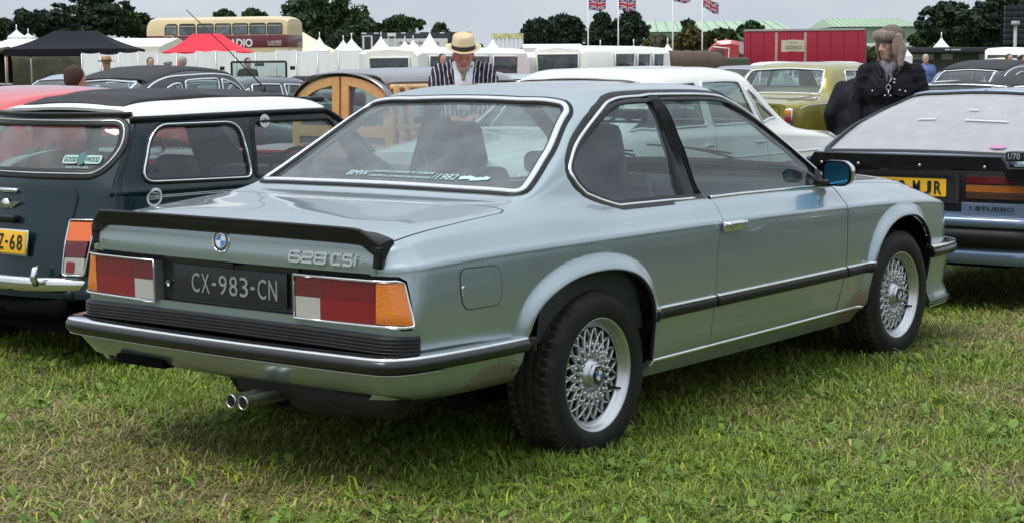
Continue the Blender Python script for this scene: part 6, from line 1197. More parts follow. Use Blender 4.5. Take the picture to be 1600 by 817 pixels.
TT_ = [(28, 41, 53, 20, 95, 'leftmost of the white tent peaks, left of the black gazebo'), (46, 47, 54, 14, 98, 'small tent peak touching the black gazebo ridge'), (500, 55, 78, 26, 105, 'white pointed tent right of the cream marquee, left of a pair'), (537, 60, 77, 22, 110, 'white pointed tent between two taller neighbours right of the marquee'), (550, 58, 78, 30, 104, 'white pointed tent, right one of the pair beside the marquee'), (596, 55, 76, 26, 112, 'white pointed tent under the broad tree, left of the stand'), (633, 62, 76, 18, 108, 'small pointed tent before the white hoarding, left'), (646, 61, 76, 20, 108, 'small pointed tent before the white hoarding, right'), (672, 50, 77, 30, 100, 'tall white pointed tent left of the straw-hatted man'), (770, 60, 75, 16, 120, 'small white tent peak right of the straw-hatted man'), (938, 71, 82, 13, 90, 'little white tent peak above the cream camper roof'), (990, 70, 82, 10, 95, 'little white tent peak between the two right flagpoles and the camper'), (1043, 69, 85, 20, 90, 'white tent peak above the brown truck'), (1470, 62, 78, 18, 95, 'white tent peak in front of the dark pines'), (1409, 68, 92, 24, 80, 'white tent just right of the fur-hatted man'), (100, 57, 60, 12, 130, 'faint tent peak behind the black gazebo')]
for px, yt, yb, wp_, D, lb in TT_[:-1]: pole_tent(px, yt, yb, wp_, D, label=lb)
def long_tent(name, label, px0, px1, yw, yt, D, m, depth=8, D2=None, cat_='marquee', grp=None, dips=()):
    a = Wz(px0, D, 0); b = Wz(px1, D2 or D, 0); c = (a+b)/2; t = empty(name, (c[0], c[1], GRD), math.atan2((b-a)[1], (b-a)[0]), label, cat_, grp); hw = float(np.linalg.norm((b-a)[:2]))/2; zw = 1.43-GRD+(103-yw)*D/2612; zt_ = 1.43-GRD+(103-yt)*D/2612
    n = max(2, int(2*hw/3)); q = MB(); G = []
    for k in range(n+1):
        x = -hw+2*hw*k/n; G.append([(x, 0, zw), (x, depth*.25, zw+(zt_-zw)*.45), (x, depth/2, zt_), (x, depth, zw)])
    q.grid(G, smooth=False); q.build('roof', m, t)
    for k in range(n): q = MB(); x0 = -hw+2*hw*k/n; x1 = -hw+2*hw*(k+1)/n; G = [[(x0+(x1-x0)*j/4, -.04*sin(pi*j/4), z) for z in (0, zw*.5, zw+.02)] for j in range(5)]; q.grid(G); q.build('wall_panel', m, t)
    q = MB(); q.add([(-hw, 0, 0), (-hw, 0, zw), (-hw, depth/2, zt_), (-hw, depth, zw), (-hw, depth, 0)], [(0, 1, 2, 3, 4)]); q.add([(hw, 0, 0), (hw, 0, zw), (hw, depth/2, zt_), (hw, depth, zw), (hw, depth, 0)], [(0, 1, 2, 3, 4)]); q.build('gable', m, t); return t
long_tent('marquee', 'long cream marquee across the far left, behind the black gazebo', -30, 250, 70, 54, 85, mat('pale_cream_canvas', (.80, .76, .66), .8, var=.05, vs=.5), 10)
long_tent('marquee', 'low white marquee roof behind the campers, centre', 560, 800, 84, 76, 75, mat('offwhite_canvas', (.80, .80, .78), .8, var=.04, vs=.5), 6)
long_tent('exhibition_tent', 'large white box tent behind the huddled group, left of the flagpoles', 818, 913, 76, 68, 64, canv, 7)
long_tent('stores_tent', 'low grey-white shed right of the flagpoles, above the camper', 965, 1005, 82, 76, 80, mat('grey_shed', (.42, .44, .46), .6), 5)
# cream big top with a swept peak
ct = empty('marquee', tuple(Wz(452, 112, GRD)), 0, 'cream big-top marquee with a swept peak at the right end of the bus', 'marquee'); q = MB(); G = []; zt_ = 1.43-GRD+(103-26)*112/2612; ze = 1.43-GRD+(103-86)*112/2612; ex_ = Wz(540, 112, 0)-Wz(440, 112, 0); ex_ /= np.linalg.norm(ex_); ey_ = np.array([-ex_[1], ex_[0], 0])
for k in range(11):
    u = k/10; G.append([tuple(ex_*(4.1*cos(a)*(1-u)**1.25*(1 if cos(a) > 0 else .9)-.25)+ey_*(4.5*sin(a)*(1-u)**1.25)+np.array([0, 0, ze+(zt_-ze)*u])) for a in np.linspace(0, 2*pi, 17)[:-1]])
q.grid(G, closed_v=True, smooth=False); q.build('canopy', ccanv, ct); q = MB(); q.grid([[tuple(ex_*(4.1*cos(a)*(1 if cos(a) > 0 else .9)-.25)+ey_*4.5*sin(a)+np.array([0, 0, z])) for a in np.linspace(0, 2*pi, 17)[:-1]] for z in (0, ze)], closed_v=True, smooth=False); q.build('walls', ccanv, ct)
# white cloth barrier along the far side of the field
fb_ = empty('cloth_barrier', tuple(Wz(340, 47, GRD)), 0, 'long white cloth barrier across the left background, below the gazebos', 'fence')
A_ = Wz(128, 47, 0); B_ = Wz(562, 44, 0); n = 14
for k in range(n):
    a = A_+(B_-A_)*k/n; b = A_+(B_-A_)*(k+.985)/n; hh = 1.43+(103-78-2*sin(k*1.7))*46/2612-GRD; q = MB(); G = []
    for j in range(9):
        p = a+(b-a)*j/8-np.array(fb_.location); w2 = .05*sin(j*1.9+k); G.append([(p[0]+w2*.5*i_, p[1]+w2*i_, z) for i_, z in ((1, .02), (.3, hh*.5), (0, hh-.03*sin(pi*j/8)))])
    q.grid(G); q.build('cloth_panel', canv, fb_); q = MB(); p = a-np.array(fb_.location); q.tube([(p[0], p[1], 0), (p[0], p[1], hh-.03)], .02, 6); q.build('post', steel, fb_)
# grandstand hoarding, floodlights
gs = empty('grandstand', tuple(Wz(650, 135, GRD)), math.atan2(-_R[1], -_R[0])+pi, 'dark stand with white floodlights and lettered hoarding above the campers', 'grandstand')
k_ = 135/2612; zof = lambda y: 1.43-GRD+(103-y)*k_
q = MB(); q.box((0, .5, (zof(76)+zof(50))/2), (86*k_*2, .8, zof(50)-zof(76))); q.build('back_wall', mat('stand_dark', (.035, .04, .045), .7), gs); q = MB(); q.box((.0, -.2, (zof(75)+zof(60))/2), (100*k_, .3, zof(60)-zof(75))); hoa = q.build('hoarding', white_paint, gs)
put_text('hoarding_lettering', '~-~--~ ~--~ -~-', 1, (.3, -.38, zof(66.5)), (1, 0, 0), (0, 0, 1), mat('hoarding_grey', (.25, .25, .27), .6), hoa, width=62*k_, height=6*k_, ext=.01, shear=.3)
for px in (552, 571, 590, 632, 654, 692): MB().box(((px-650)*k_, -.8, zof(51.8)), (7*k_, .3, 1.6*k_), bev=.02).build('floodlight', white_paint, gs)
for px, y0, y1 in ((570, 55, 76), (583, 55, 76), (609, 52, 77), (619, 52, 77)): MB().box(((px-650)*k_, -.9, (zof(y0)+zof(y1))/2), (2.5*k_, .3, zof(y0)-zof(y1))).build('pylon', white_paint, gs)
MB().box(((576-650)*k_, -.9, zof(56)), (16*k_, .3, 1.6*k_)).build('beam', white_paint, gs); MB().box(((614-650)*k_, -.9, zof(54)), (13*k_, .5, 5*k_)).build('commentary_box', white_paint, gs)
st2 = empty('scaffold_tower', tuple(Wz(793, 125, GRD)), math.atan2(-_R[1], -_R[0])+pi, 'pale scaffold stand with yellow top right of the striped-jacket man', 'stand')
k2 = 125/2612; z2 = lambda y: 1.43-GRD+(103-y)*k2
MB().box((0, 0, (z2(53)+z2(61))/2), (50*k2, .6, z2(53)-z2(61))).build('top_board', mat('pale_yellow', (.62, .62, .30), .7, var=.3, vs=3), st2)
for j in range(8): MB().box(((-24+j*6.8)*k2, 0, z2(75)/2+z2(61)/2), (2.6*k2, .5, z2(61)-z2(75))).build('upright', white_paint, st2)
MB().box((0, .2, z2(82)), (56*k2, 1, 8*k2)).build('platform', MATS['pale_grey'], st2)
# hangars with pale green roofs
gr_ = mat('green_roof_sheet', (.35, .47, .33), .6, var=.05, vs=.2); gw_ = mat('green_wall_sheet', (.17, .26, .17), .7, var=.08, vs=.2); HG = 'green hangars on the skyline'
def hangar(label, px0, px1, ridge, eave, base, D, pr):
    a = Wz(px0, D, 0); b = Wz(px1, D, 0); c = (a+b)/2; t = empty('hangar', (c[0], c[1], GRD), math.atan2((b-a)[1], (b-a)[0]), label, 'building', HG); hw = float(np.linalg.norm((b-a)[:2]))/2; kk = D/2612; zr_ = 1.43-GRD+(103-ridge)*kk; ze_ = 1.43-GRD+(103-eave)*kk; dp = 22
    rx = pr*kk; q = MB(); q.add([(-hw, 0, ze_), (hw, 0, ze_), (hw-rx, dp/2, zr_), (-hw+rx, dp/2, zr_), (-hw, dp, ze_), (hw, dp, ze_)], [(0, 1, 2, 3), (3, 2, 5, 4)]); q.add([(hw, 0, ze_), (hw, dp, ze_), (hw-rx, dp/2, zr_)], [(0, 1, 2)]); q.add([(-hw, 0, ze_), (-hw, dp, ze_), (-hw+rx, dp/2, zr_)], [(0, 1, 2)]); q.build('roof', gr_, t)
    q = MB(); q.box((0, dp/2, ze_/2), (2*hw-.4, dp-.4, ze_-.02)); q.build('wall', gw_, t); MB().box((0, -.12, ze_*.62), (2*hw*.96, .1, .5)).build('window_strip', white_paint, t)
    for j in range(14): x = -hw+2*hw*(j+.5)/14; MB().add([(x-.06, -.02, ze_+.03), (x+.06, -.02, ze_+.03), (x*(1-rx/hw)+.06, dp/2, zr_+.05), (x*(1-rx/hw)-.06, dp/2, zr_+.05)], [(0, 1, 2, 3)]).build('roof_seam', gw_, t)
hangar('green-roofed hangar behind the flagpoles and red lorry', 1002, 1240, 33, 52, 80, 230, 8); hangar('green-roofed hangar behind the man in the fur hat', 1303, 1438, 30, 46, 70, 225, 6)
# black hospitality stand and video wall at the right
hs_ = empty('hospitality_unit', tuple(Wz(1520, 92, GRD)), math.atan2(-_R[1], -_R[0])+pi, 'long low black hospitality unit with white sign, right background', 'building'); k3 = 92/2612; z3 = lambda y: 1.43-GRD+(103-y)*k3
MB().box((0, 1.5, (z3(79)+z3(87))/2), (200*k3, 3, z3(79)-z3(87)), bev=.03).build('fascia', mat('fascia_black', (.03, .032, .036), .5), hs_); MB().box((0, 2.2, z3(87)/2), (196*k3, 1.5, z3(87))).build('back_wall', mat('back_wall_grey', (.10, .10, .10), .7), hs_)  # back wall in one even dark grey
for j, (a, b) in enumerate(((-92, -52), (-40, -22), (20, 60))): MB().box(((a+b)/2*k3, 1.35, z3(93)), ((b-a)*k3, .1, 9*k3)).build('shutter', MATS['pale_grey'], hs_)
put_text('sign_lettering', '--- ------', 1, (-32*k3, -.02, z3(82.5)), (1, 0, 0), (0, 0, 1), white_paint, hs_, width=24*k3, height=1.8*k3, ext=.01)
vw = empty('video_wall', tuple(Wz(1600, 105, GRD)), math.atan2(-_R[1], -_R[0])+pi, 'tall black video wall tower at the right edge', 'screen'); k4 = 105/2612; z4 = lambda y: 1.43-GRD+(103-y)*k4
for i in range(6):
    for j in range(7): MB().box(((-33+11*i+5.5)*k4, 0, z4(15+8.8*j+4.4)), (10.6*k4, .25, 8.4*k4), bev=.01).build('screen_panel', mat('screen_black', (.012, .013, .018), .3), vw)
MB().box((0, .5, z4(46)), (66*k4, .4, 64*k4)).build('frame', dark, vw); MB().box((0, .3, z4(78)/2), (60*k4, 1, z4(78))).build('base', dark, vw)
lpst = empty('lamp_post', tuple(Wz(1585, 85, GRD)), 0, 'slim grey post with lamp head before the video wall', 'lamp post'); MB().tube([(0, 0, 0), (0, 0, 1.55+(103-45)*85/2612)], .09, 8).build('post', MATS['pale_grey'], lpst); MB().box((0, 0, 1.55+(103-42)*85/2612), (.5, .3, .2), bev=.05).build('lamp_head', MATS['pale_grey'], lpst)
# banner between two timber posts
bn = empty('banner', tuple(Wz(1236, 62, GRD)), math.atan2(-_R[1], -_R[0])+pi, 'small cream welcome banner strung between two timber posts, before the red trailer', 'banner'); k5 = 62/2612; z5 = lambda y: 1.43-GRD+(103-y)*k5
for px in (1213, 1258): q = MB(); q.tube([((px-1236)*k5, .02, 0), ((px-1236)*k5, .02, z5(54.5))], .035*1.4, 8); q.build('timber_post', mat('weathered_timber', (.30, .22, .15), .8, var=.2), bn)
G = [[((px-1236)*k5, -.05-.03*sin(px), z5(y+.8*cos((px-1220)/36*2*pi)*(0 if px in (1220, 1256) else 1))) for y in (84, 75, 66)] for px in (1220, 1227, 1236, 1247, 1256)]; ban = MB().grid(G).build('banner_cloth', mat('banner_cream', (.66, .58, .42), .8), bn)
put_text('banner_lettering', 'Welcome to', 1, (.06, -.13, z5(69.5)), (1, 0, 0), (0, 0, 1), ink, ban, width=14*k5, height=2.2*k5, ext=.002); put_text('banner_lettering', 'GOODWOOD', 1, (.08, -.13, z5(77.5)), (1, 0, 0), (0, 0, 1), ink, ban, width=26*k5, height=5.5*k5, ext=.002)
# flags
fr1, fw1, fb1 = mat('flag_red', (.55, .02, .05), .8), mat('flag_white', (.70, .68, .70), .8), mat('flag_blue', (.03, .04, .20), .8)
def union_flag(px, ytop, rot, droop, D, label):
    t = empty('flagpole', tuple(Wz(px, D, GRD)), math.atan2(-_R[1], -_R[0])+pi, label, 'flag', 'flagpoles with union flags'); kk = D/2612; zt_ = 1.43-GRD+(103-ytop)*kk; MB().tube([(0, 0, 0), (0, 0, zt_+.15)], [.055, .035], 8).build('pole', white_paint, t)
    fl = 27*kk; fh_ = 18*kk; q = MB(); nx_, ny_ = 60, 40; V = []; F = []
    def colr(u, v):
        x, y = (u-.5)*60, (v-.5)*36
        if abs(x) < 3.2 or abs(y) < 3.2: return 0
        if abs(x) < 5.4 or abs(y) < 5.4: return 1
        d1 = abs(y-x*.6)/1.166; d2 = abs(y+x*.6)/1.166; d = min(d1, d2)
        return 0 if d < 1.3 else 1 if d < 3.3 else 2
    for i in range(nx_+1):
        for j in range(ny_+1):
            u, v = i/nx_, j/ny_; wv = .10*sin(u*9+v*1.5)*u**.5; V.append((fl*u*cos(rot)+.02, wv, zt_-fh_+fh_*v-fl*u*sin(rot)-droop*u*u*fh_+.05*sin(u*8)))
    q.add(V, [], True)
    for i in range(nx_):
        for j in range(ny_): a = i*(ny_+1)+j; q.f.append((a, a+ny_+1, a+ny_+2, a+1)); q.sm.append(True); q.mi.append(colr((i+.5)/nx_, (j+.5)/ny_))
    q.build('flag_cloth', [fr1, fw1, fb1], t, recalc=False); return t
union_flag(919, .5, .0, .0, 108, 'white flagpole with a flat-flying union flag, first from the left'); union_flag(966, .5, .05, .02, 108, 'white flagpole with union flag, second from the left'); union_flag(1051, -12, .08, .0, 108, 'white flagpole whose flag is cut by the frame top, third from the left'); union_flag(1097, -3, .42, .1, 108, 'white flagpole with a drooping union flag, rightmost of four')
# ================================================================ people
def capsule(p0, r0, p1, r1, n=14, m=5):
    p0 = np.array(p0, float); p1 = np.array(p1, float); d = p1-p0; L_ = np.linalg.norm(d); d = d/(L_+1e-9); up = np.array([0, 0, 1.]) if abs(d[2]) < .9 else np.array([1., 0, 0]); a = np.cross(d, up); a /= np.linalg.norm(a); b = np.cross(d, a); G = []
    for t in np.linspace(-pi/2, 0, m): G.append([p0+d*r0*sin(t)+max(1e-4, r0*cos(t))*(cos(q)*a+sin(q)*b) for q in np.linspace(0, 2*pi, n+1)[:-1]])
    for t in np.linspace(0, pi/2, m): G.append([p1+d*r1*sin(t)+max(1e-4, r1*cos(t))*(cos(q)*a+sin(q)*b) for q in np.linspace(0, 2*pi, n+1)[:-1]])
    return np.array(G)
def ell(c, r, rot=None, n=18, m=12):
    G = np.array([[(r[0]*cos(t)*cos(q), r[1]*cos(t)*sin(q), r[2]*sin(t)) for q in np.linspace(0, 2*pi, n+1)[:-1]] for t in np.linspace(-pi/2+.02, pi/2-.02, m)])
    if rot is not None: G = G@np.array(rot).T
    return G+np.array(c)
def fuse(name, grids, vox, mats, parent, smooth=3, crease=0.0):
    """one continuous skin grown over all the shapes"""
    q = MB()
    for G in grids:
        b0 = q.n; q.grid(G, closed_v=True); k = G.shape[1]; q.f += [tuple(b0+i for i in range(k))[::-1], tuple(b0+(G.shape[0]-1)*k+i for i in range(k))]; q.sm += [True]*2; q.mi += [0]*2
    o = q.build('tmp', mats, None); rm = o.modifiers.new('r', 'REMESH'); rm.mode = 'VOXEL'; rm.voxel_size = vox; rm.use_smooth_shade = True
    if smooth: sm = o.modifiers.new('s', 'SMOOTH'); sm.factor = .5; sm.iterations = smooth
    dg = bpy.context.evaluated_depsgraph_get(); me = bpy.data.meshes.new_from_object(o.evaluated_get(dg)); me.name = name; bpy.data.objects.remove(o)
    for p in me.polygons: p.use_smooth = True
    if crease:
        n_ = len(me.vertices); C_ = np.zeros(n_*3); me.vertices.foreach_get('co', C_); C_ = C_.reshape(-1, 3); Nv = np.array([v.normal[:] for v in me.vertices]); x, y, z = C_.T
        w1 = np.sin(26*z+9*y+4*np.sin(11*y+5*x)+3*np.sin(9*z-6*x)); w2 = np.sin(34*z-21*np.abs(y)+5*np.sin(13*x+8*z)); C_ = C_+Nv*((-np.abs(w1)**.6*.6-np.abs(w2)**.6*.4+.6)*crease)[:, None]; me.vertices.foreach_set('co', C_.ravel()); me.update()
    return link(name, me, parent)
SKIN = mat('skin', (.50, .27, .20), .5, var=.08, vs=30); RSKIN = mat('ruddy_skin', (.50, .22, .17), .5, c2=(.40, .15, .115), vs=14)
def rotz(a): return np.array([[cos(a), -sin(a), 0], [sin(a), cos(a), 0], [0, 0, 1]])
def roty(a): return np.array([[cos(a), 0, sin(a)], [0, 1, 0], [-sin(a), 0, cos(a)]])
def hand(c, d, side, palm):
    """palm and five bent fingers; d = pointing direction, palm = palm normal"""
    d = np.array(d, float); d /= np.linalg.norm(d); n = np.array(palm, float); n -= d*(n@d); n /= np.linalg.norm(n); a = np.cross(d, n)*side; c = np.array(c, float); out = []
    for k in (-.028, -.009, .010, .028): out.append(capsule(c+a*k, .015, c+d*.075+a*k*1.05, .013, 8, 3))
    for k, l in zip((-.030, -.010, .010, .028), (.062, .080, .086, .072)):
        b = c+d*.078+a*k*1.1; k1 = b+d*l*.5+n*.010; k2 = k1+d*l*.38+n*.024; out += [capsule(b, .0098, k1, .0092, 8, 3), capsule(k1, .0092, k2, .0078, 8, 3)]
    t0 = c+d*.012+a*.03; t1 = t0+d*.035+a*.026+n*.012; t2 = t1+d*.034+a*.004+n*.016; out += [capsule(t0, .014, t1, .012, 8, 3), capsule(t1, .012, t2, .0095, 8, 3)]
    return out
def person(label, loc, rz, H=1.75, vox=.011, head_yaw=0., head_pitch=0., arms=None, skin=SKIN, top=None, bottom=None, hair=None, bulk=1.0, lean=0.0, group=None, face=True, shirt=None, beard=None, hofs=(0, 0, 0), shut=False):
    k = H/1.75; p = empty('person', loc, rz, label, 'person', group)
    sh = 1.43*k; hipz = .92*k; f = lambda x, y, z: np.array([x+lean*max(0, z-hipz)/k, y, z])
    hc = f(.02, 0, 1.60*k)+np.array(hofs); RH = rotz(head_yaw)@roty(head_pitch)
    T_ = lambda G: (G@RH.T)+hc
    hd = [ell((0, 0, .03), (.094, .076, .10)), ell((.028, 0, -.035), (.066, .060, .082)), ell((.052, 0, -.085), (.032, .034, .028))]
    if face: hd += [ell((.070, 0, .022), (.022, .052, .016)), capsule((.088, 0, .012), .009, (.108, 0, -.022), .013, 8, 4), ell((.092, .013, -.024), (.012, .009, .008)), ell((.092, -.013, -.024), (.012, .009, .008)), ell((.074, 0, -.055), (.018, .027, .010)), ell((.062, .040, -.012), (.022, .02, .026)), ell((.062, -.040, -.012), (.022, .02, .026)), ell((-.005, .080, -.008), (.018, .009, .030)), ell((-.005, -.080, -.008), (.018, .009, .030))]
    hd = [T_(G) for G in hd]; nk = f(0, 0, 1.47*k)
    neck = [capsule(f(0, 0, 1.40*k), .058, hc+RH@np.array([-.02, 0, -.05]), .052)]
    # arms: (elbow, wrist, hand direction, palm) per side
    A = arms or {1: ((.0, .25, 1.16), (.08, .24, .92)), -1: ((.0, -.25, 1.16), (.08, -.24, .92))}
    tor = [ell(f(0, 0, 1.27*k), (.115, .165, .17)), ell(f(.0, 0, 1.08*k), (.11, .140, .16)), ell(f(0, 0, .95*k), (.115, .160, .13)), ell(f(0, 0, 1.38*k), (.075, .15, .06))]
    legs = []; armp = []; hands = []; sleeves = []
    for s in (-1, 1):
        hp = f(0, s*.085, .90*k); kn = np.array([.03, s*.10, .50*k]); an = np.array([0, s*.11, .09*k]); legs += [capsule(hp, .088, kn, .058), capsule(kn, .056, an, .040), capsule(an-[.03, 0, .03], .04, an+[.15, s*.02, -.05], .032)]
        S0 = f(0, s*.178, 1.395*k); E, Wt = np.array(A[s][0])*[1, 1, k], np.array(A[s][1])*[1, 1, k]; armp += [capsule(S0, .052, E, .040), capsule(E, .040, Wt, .027)]; dr_ = Wt-E; dr_ /= np.linalg.norm(dr_)
        pn = np.array([0, -s, 0.]) if abs(dr_[2]) > .6 else np.array([0, 0, -1.]); hands += hand(Wt+dr_*.01, dr_, s, pn); sleeves += [ell(S0+[0, s*.0, -.035], (.074*bulk, .066*bulk, .075)), capsule(S0, .068*bulk, E, .058*bulk), capsule(E, .058*bulk, Wt-dr_*.02, .044*bulk)]
    body = fuse('body', tor+legs+armp+hands+neck+hd, vox, skin, p, 2)
    jm = top or mat('dark_jacket', (.02, .02, .024), .8)
    jk = [ell(f(0, 0, 1.26*k), (.145*bulk, .195*bulk, .19)), ell(f(.0, 0, 1.07*k), (.140*bulk, .175*bulk, .19)), ell(f(0, 0, .92*k), (.145*bulk, .19*bulk, .17)), ell(f(-.01, 0, 1.385*k), (.095, .185*bulk, .062)), capsule(f(-.01, 0, 1.39*k), .075, f(-.015, 0, 1.455*k), .066)]+[capsule(f(-.015, s*.05, 1.445*k), .060, f(-.01, s*.165, 1.375*k), .066*bulk) for s in (-1, 1)]+sleeves
    fuse('jacket', jk, max(vox, .010), jm, p, 2, .009 if vox < .012 else 0)
    fuse('trousers', [ell(f(0, 0, .90*k), (.13, .175, .12))]+[capsule(f(0, s*.09, .88*k), .10, (.03, s*.10, .50*k), .075) for s in (-1, 1)]+[capsule((.03, s*.10, .50*k), .073, (0, s*.11, .10*k), .062) for s in (-1, 1)], max(vox, .016), bottom or mat('dark_trousers', (.03, .03, .035), .85), p, 2)
    for s in (-1, 1): q = MB(); q.box((.05, s*.115, .045), (.29, .10, .09), bev=.035); q.build('shoe', mat('black_shoe', (.012, .012, .012), .4), p)
    if hair is not None: fuse('hair', [T_(ell((-.02, 0, .045), (.098, .084, .098))), T_(ell((-.05, 0, -.0), (.06, .078, .08)))], max(vox, .010), hair, p, 2)
    if face:
        for s in (-1, 1):
            if shut:
                q = MB(); q.grid(T_(ell((.080, s*.030, .003), (.013, .015, .011), None, 12, 8)), closed_v=True); q.build('eyelid', mat('shaded_eyelid_skin', (.33, .13, .10), .5), p); continue  # shade of the sunken lids is put into this darker skin colour
            q = MB(); q.grid(T_(ell((.079, s*.030, .004), (.0115, .012, .0055), None, 12, 8)), closed_v=True); q.build('eye', mat('eye_white', (.30, .25, .23), .4), p); q = MB(); q.grid(T_(ell((.0895, s*.030, .002), (.004, .0062, .006), None, 10, 6)), closed_v=True); q.build('iris', mat('iris_dark', (.03, .025, .02), .2), p)
            q = MB(); q.tube([T_(np.array([[(x, s*y, z)]]))[0, 0] for x, y, z in ((.094, .014, .022), (.094, .030, .028), (.080, .048, .022))], [.004, .005, .003], 6); q.build('eyebrow', hair or mat('brow_grey', (.22, .18, .15), .9), p)
        q = MB(); q.tube([T_(np.array([[(x, y, z)]]))[0, 0] for x, y, z in ((.078, -.024, -.056), (.090, -.010, -.053), (.092, 0, -.055), (.090, .010, -.053), (.078, .024, -.056))], [.002, .0045, .005, .0045, .002], 6); q.build('mouth', mat('lips', (.30, .10, .09), .5), p)
        if beard: fuse('beard', [T_(ell((.052, 0, -.082), (.040, .048, .040))), T_(ell((.045, .038, -.055), (.032, .018, .035))), T_(ell((.045, -.038, -.055), (.032, .018, .035))), T_(ell((.085, 0, -.043), (.012, .028, .006)))], .007, beard, p, 2)
    return p, f, T_, hc, RH, k
def facecam(loc): return math.atan2(CAMP[1]-loc[1], CAMP[0]-loc[0])
# the man in the straw hat and striped blazer
stripe = mat('striped_blazer_cloth', (.010, .011, .030), .85); t_ = stripe.node_tree; b_ = t_.nodes['Principled BSDF']; tcn = N(t_, 'ShaderNodeTexCoord'); sp = N(t_, 'ShaderNodeSeparateXYZ'); k = t_.links.new; k(tcn.outputs['Object'], sp.inputs[0])
at_ = N(t_, 'ShaderNodeMath', operation='MULTIPLY_ADD'); zz_ = N(t_, 'ShaderNodeMath', operation='ABSOLUTE'); k(sp.outputs[1], zz_.inputs[0]); at_.inputs[1].default_value = -.16; k(sp.outputs[2], at_.inputs[0]); k(zz_.outputs[0], at_.inputs[2])
ns_ = N(t_, 'ShaderNodeTexNoise', Scale=5, Detail=2); k(tcn.outputs['Object'], ns_.inputs[0]); ad = N(t_, 'ShaderNodeMath', operation='MULTIPLY_ADD'); ad.inputs[1].default_value = .045; k(ns_.outputs[0], ad.inputs[0]); k(at_.outputs[0], ad.inputs[2])
m1 = N(t_, 'ShaderNodeMath', operation='MULTIPLY'); m1.inputs[1].default_value = 1/.034; k(ad.outputs[0], m1.inputs[0]); fr = N(t_, 'ShaderNodeMath', operation='FRACT'); k(m1.outputs[0], fr.inputs[0])
cr = N(t_, 'ShaderNodeValToRGB'); cr.color_ramp.interpolation = 'CONSTANT'; cr.color_ramp.elements[0].color = (.009, .010, .030, 1); cr.color_ramp.elements[1].position = .66; cr.color_ramp.elements[1].color = (.50, .46, .44, 1); e_ = cr.color_ramp.elements.new(.88); e_.color = (.009, .010, .030, 1); k(fr.outputs[0], cr.inputs[0]); k(cr.outputs[0], b_.inputs['Base Color'])
shirtm = mat('white_shirt', (.66, .68, .76), .8, var=.04, vs=6)
lo1 = W(724, 103, 12.9); lo1 = (lo1[0], lo1[1], .02)
pm_, f_, T_, hc_, RH_, kk_ = person('man in a straw hat and navy striped blazer looking down behind the coupe roof', lo1, facecam(lo1), 1.72, .009, .05, .26, arms={1: ((.10, .27, 1.13), (.30, .10, 1.06)), -1: ((.10, -.27, 1.13), (.30, -.08, 1.05))}, skin=RSKIN, top=stripe, bottom=mat('cream_trousers', (.35, .38, .42), .8), beard=mat('grey_stubble', (.36, .27, .22), .9, var=.25, vs=60), bulk=1.04, lean=.03, hofs=(.055, 0, -.085), shut=True)
# shirt front, collar, lapels, neckerchief
def chest(y, z, d=0.0): return f_(.145*1.04*math.sqrt(max(.05, 1-(y/.205)**2-((z/kk_-1.24)/.30)**2))+d, y, z)
G = np.array([[chest(y, z*kk_, .007) for y in np.linspace(-w_, w_, 11)] for z, w_ in zip(np.linspace(1.00, 1.42, 14), np.linspace(.045, .075, 14))]); G[-2:, :, 0] -= .01; MB().grid(G).build('shirt_front', shirtm, pm_)
for s in (-1, 1):
    V = [chest(s*.055, 1.0*kk_, .012), chest(s*.062, 1.15*kk_, .013), chest(s*.078, 1.30*kk_, .014), chest(s*.080, 1.42*kk_, .004), chest(s*.12, 1.43*kk_, .004), chest(s*.135, 1.36*kk_, .012), chest(s*.105, 1.345*kk_, .016), chest(s*.125, 1.31*kk_, .014), chest(s*.085, 1.12*kk_, .014)]
    MB().add(V+[v-np.array([.008, 0, 0]) for v in V], [tuple(range(9))]+[(i, (i+1) % 9, 9+(i+1) % 9, 9+i) for i in range(9)]).build('lapel', stripe, pm_)
    V = [f_(.105, s*.012, 1.415*kk_), f_(.085, s*.06, 1.475*kk_), f_(.055, s*.085, 1.47*kk_), f_(.10, s*.080, 1.40*kk_), f_(.128, s*.045, 1.385*kk_)]; MB().add(V+[v-np.array([.008, 0, 0]) for v in V], [tuple(range(5))]+[(i, (i+1) % 5, 5+(i+1) % 5, 5+i) for i in range(5)]).build('collar', shirtm, pm_)
fuse('neckerchief', [capsule(f_(.075, .055, 1.435*kk_), .022, f_(.125, 0, 1.385*kk_), .024), capsule(f_(.075, -.055, 1.435*kk_), .022, f_(.125, 0, 1.385*kk_), .024), capsule(f_(.125, 0, 1.385*kk_), .024, f_(.155, 0, 1.335*kk_), .014)], .009, mat('patterned_scarf', (.30, .26, .14), .8, c2=(.08, .07, .06), vs=45), pm_, 1)
straw = mat('straw_hat', (.66, .54, .33), .8, var=.06, vs=60, bump=.3, bs=220)
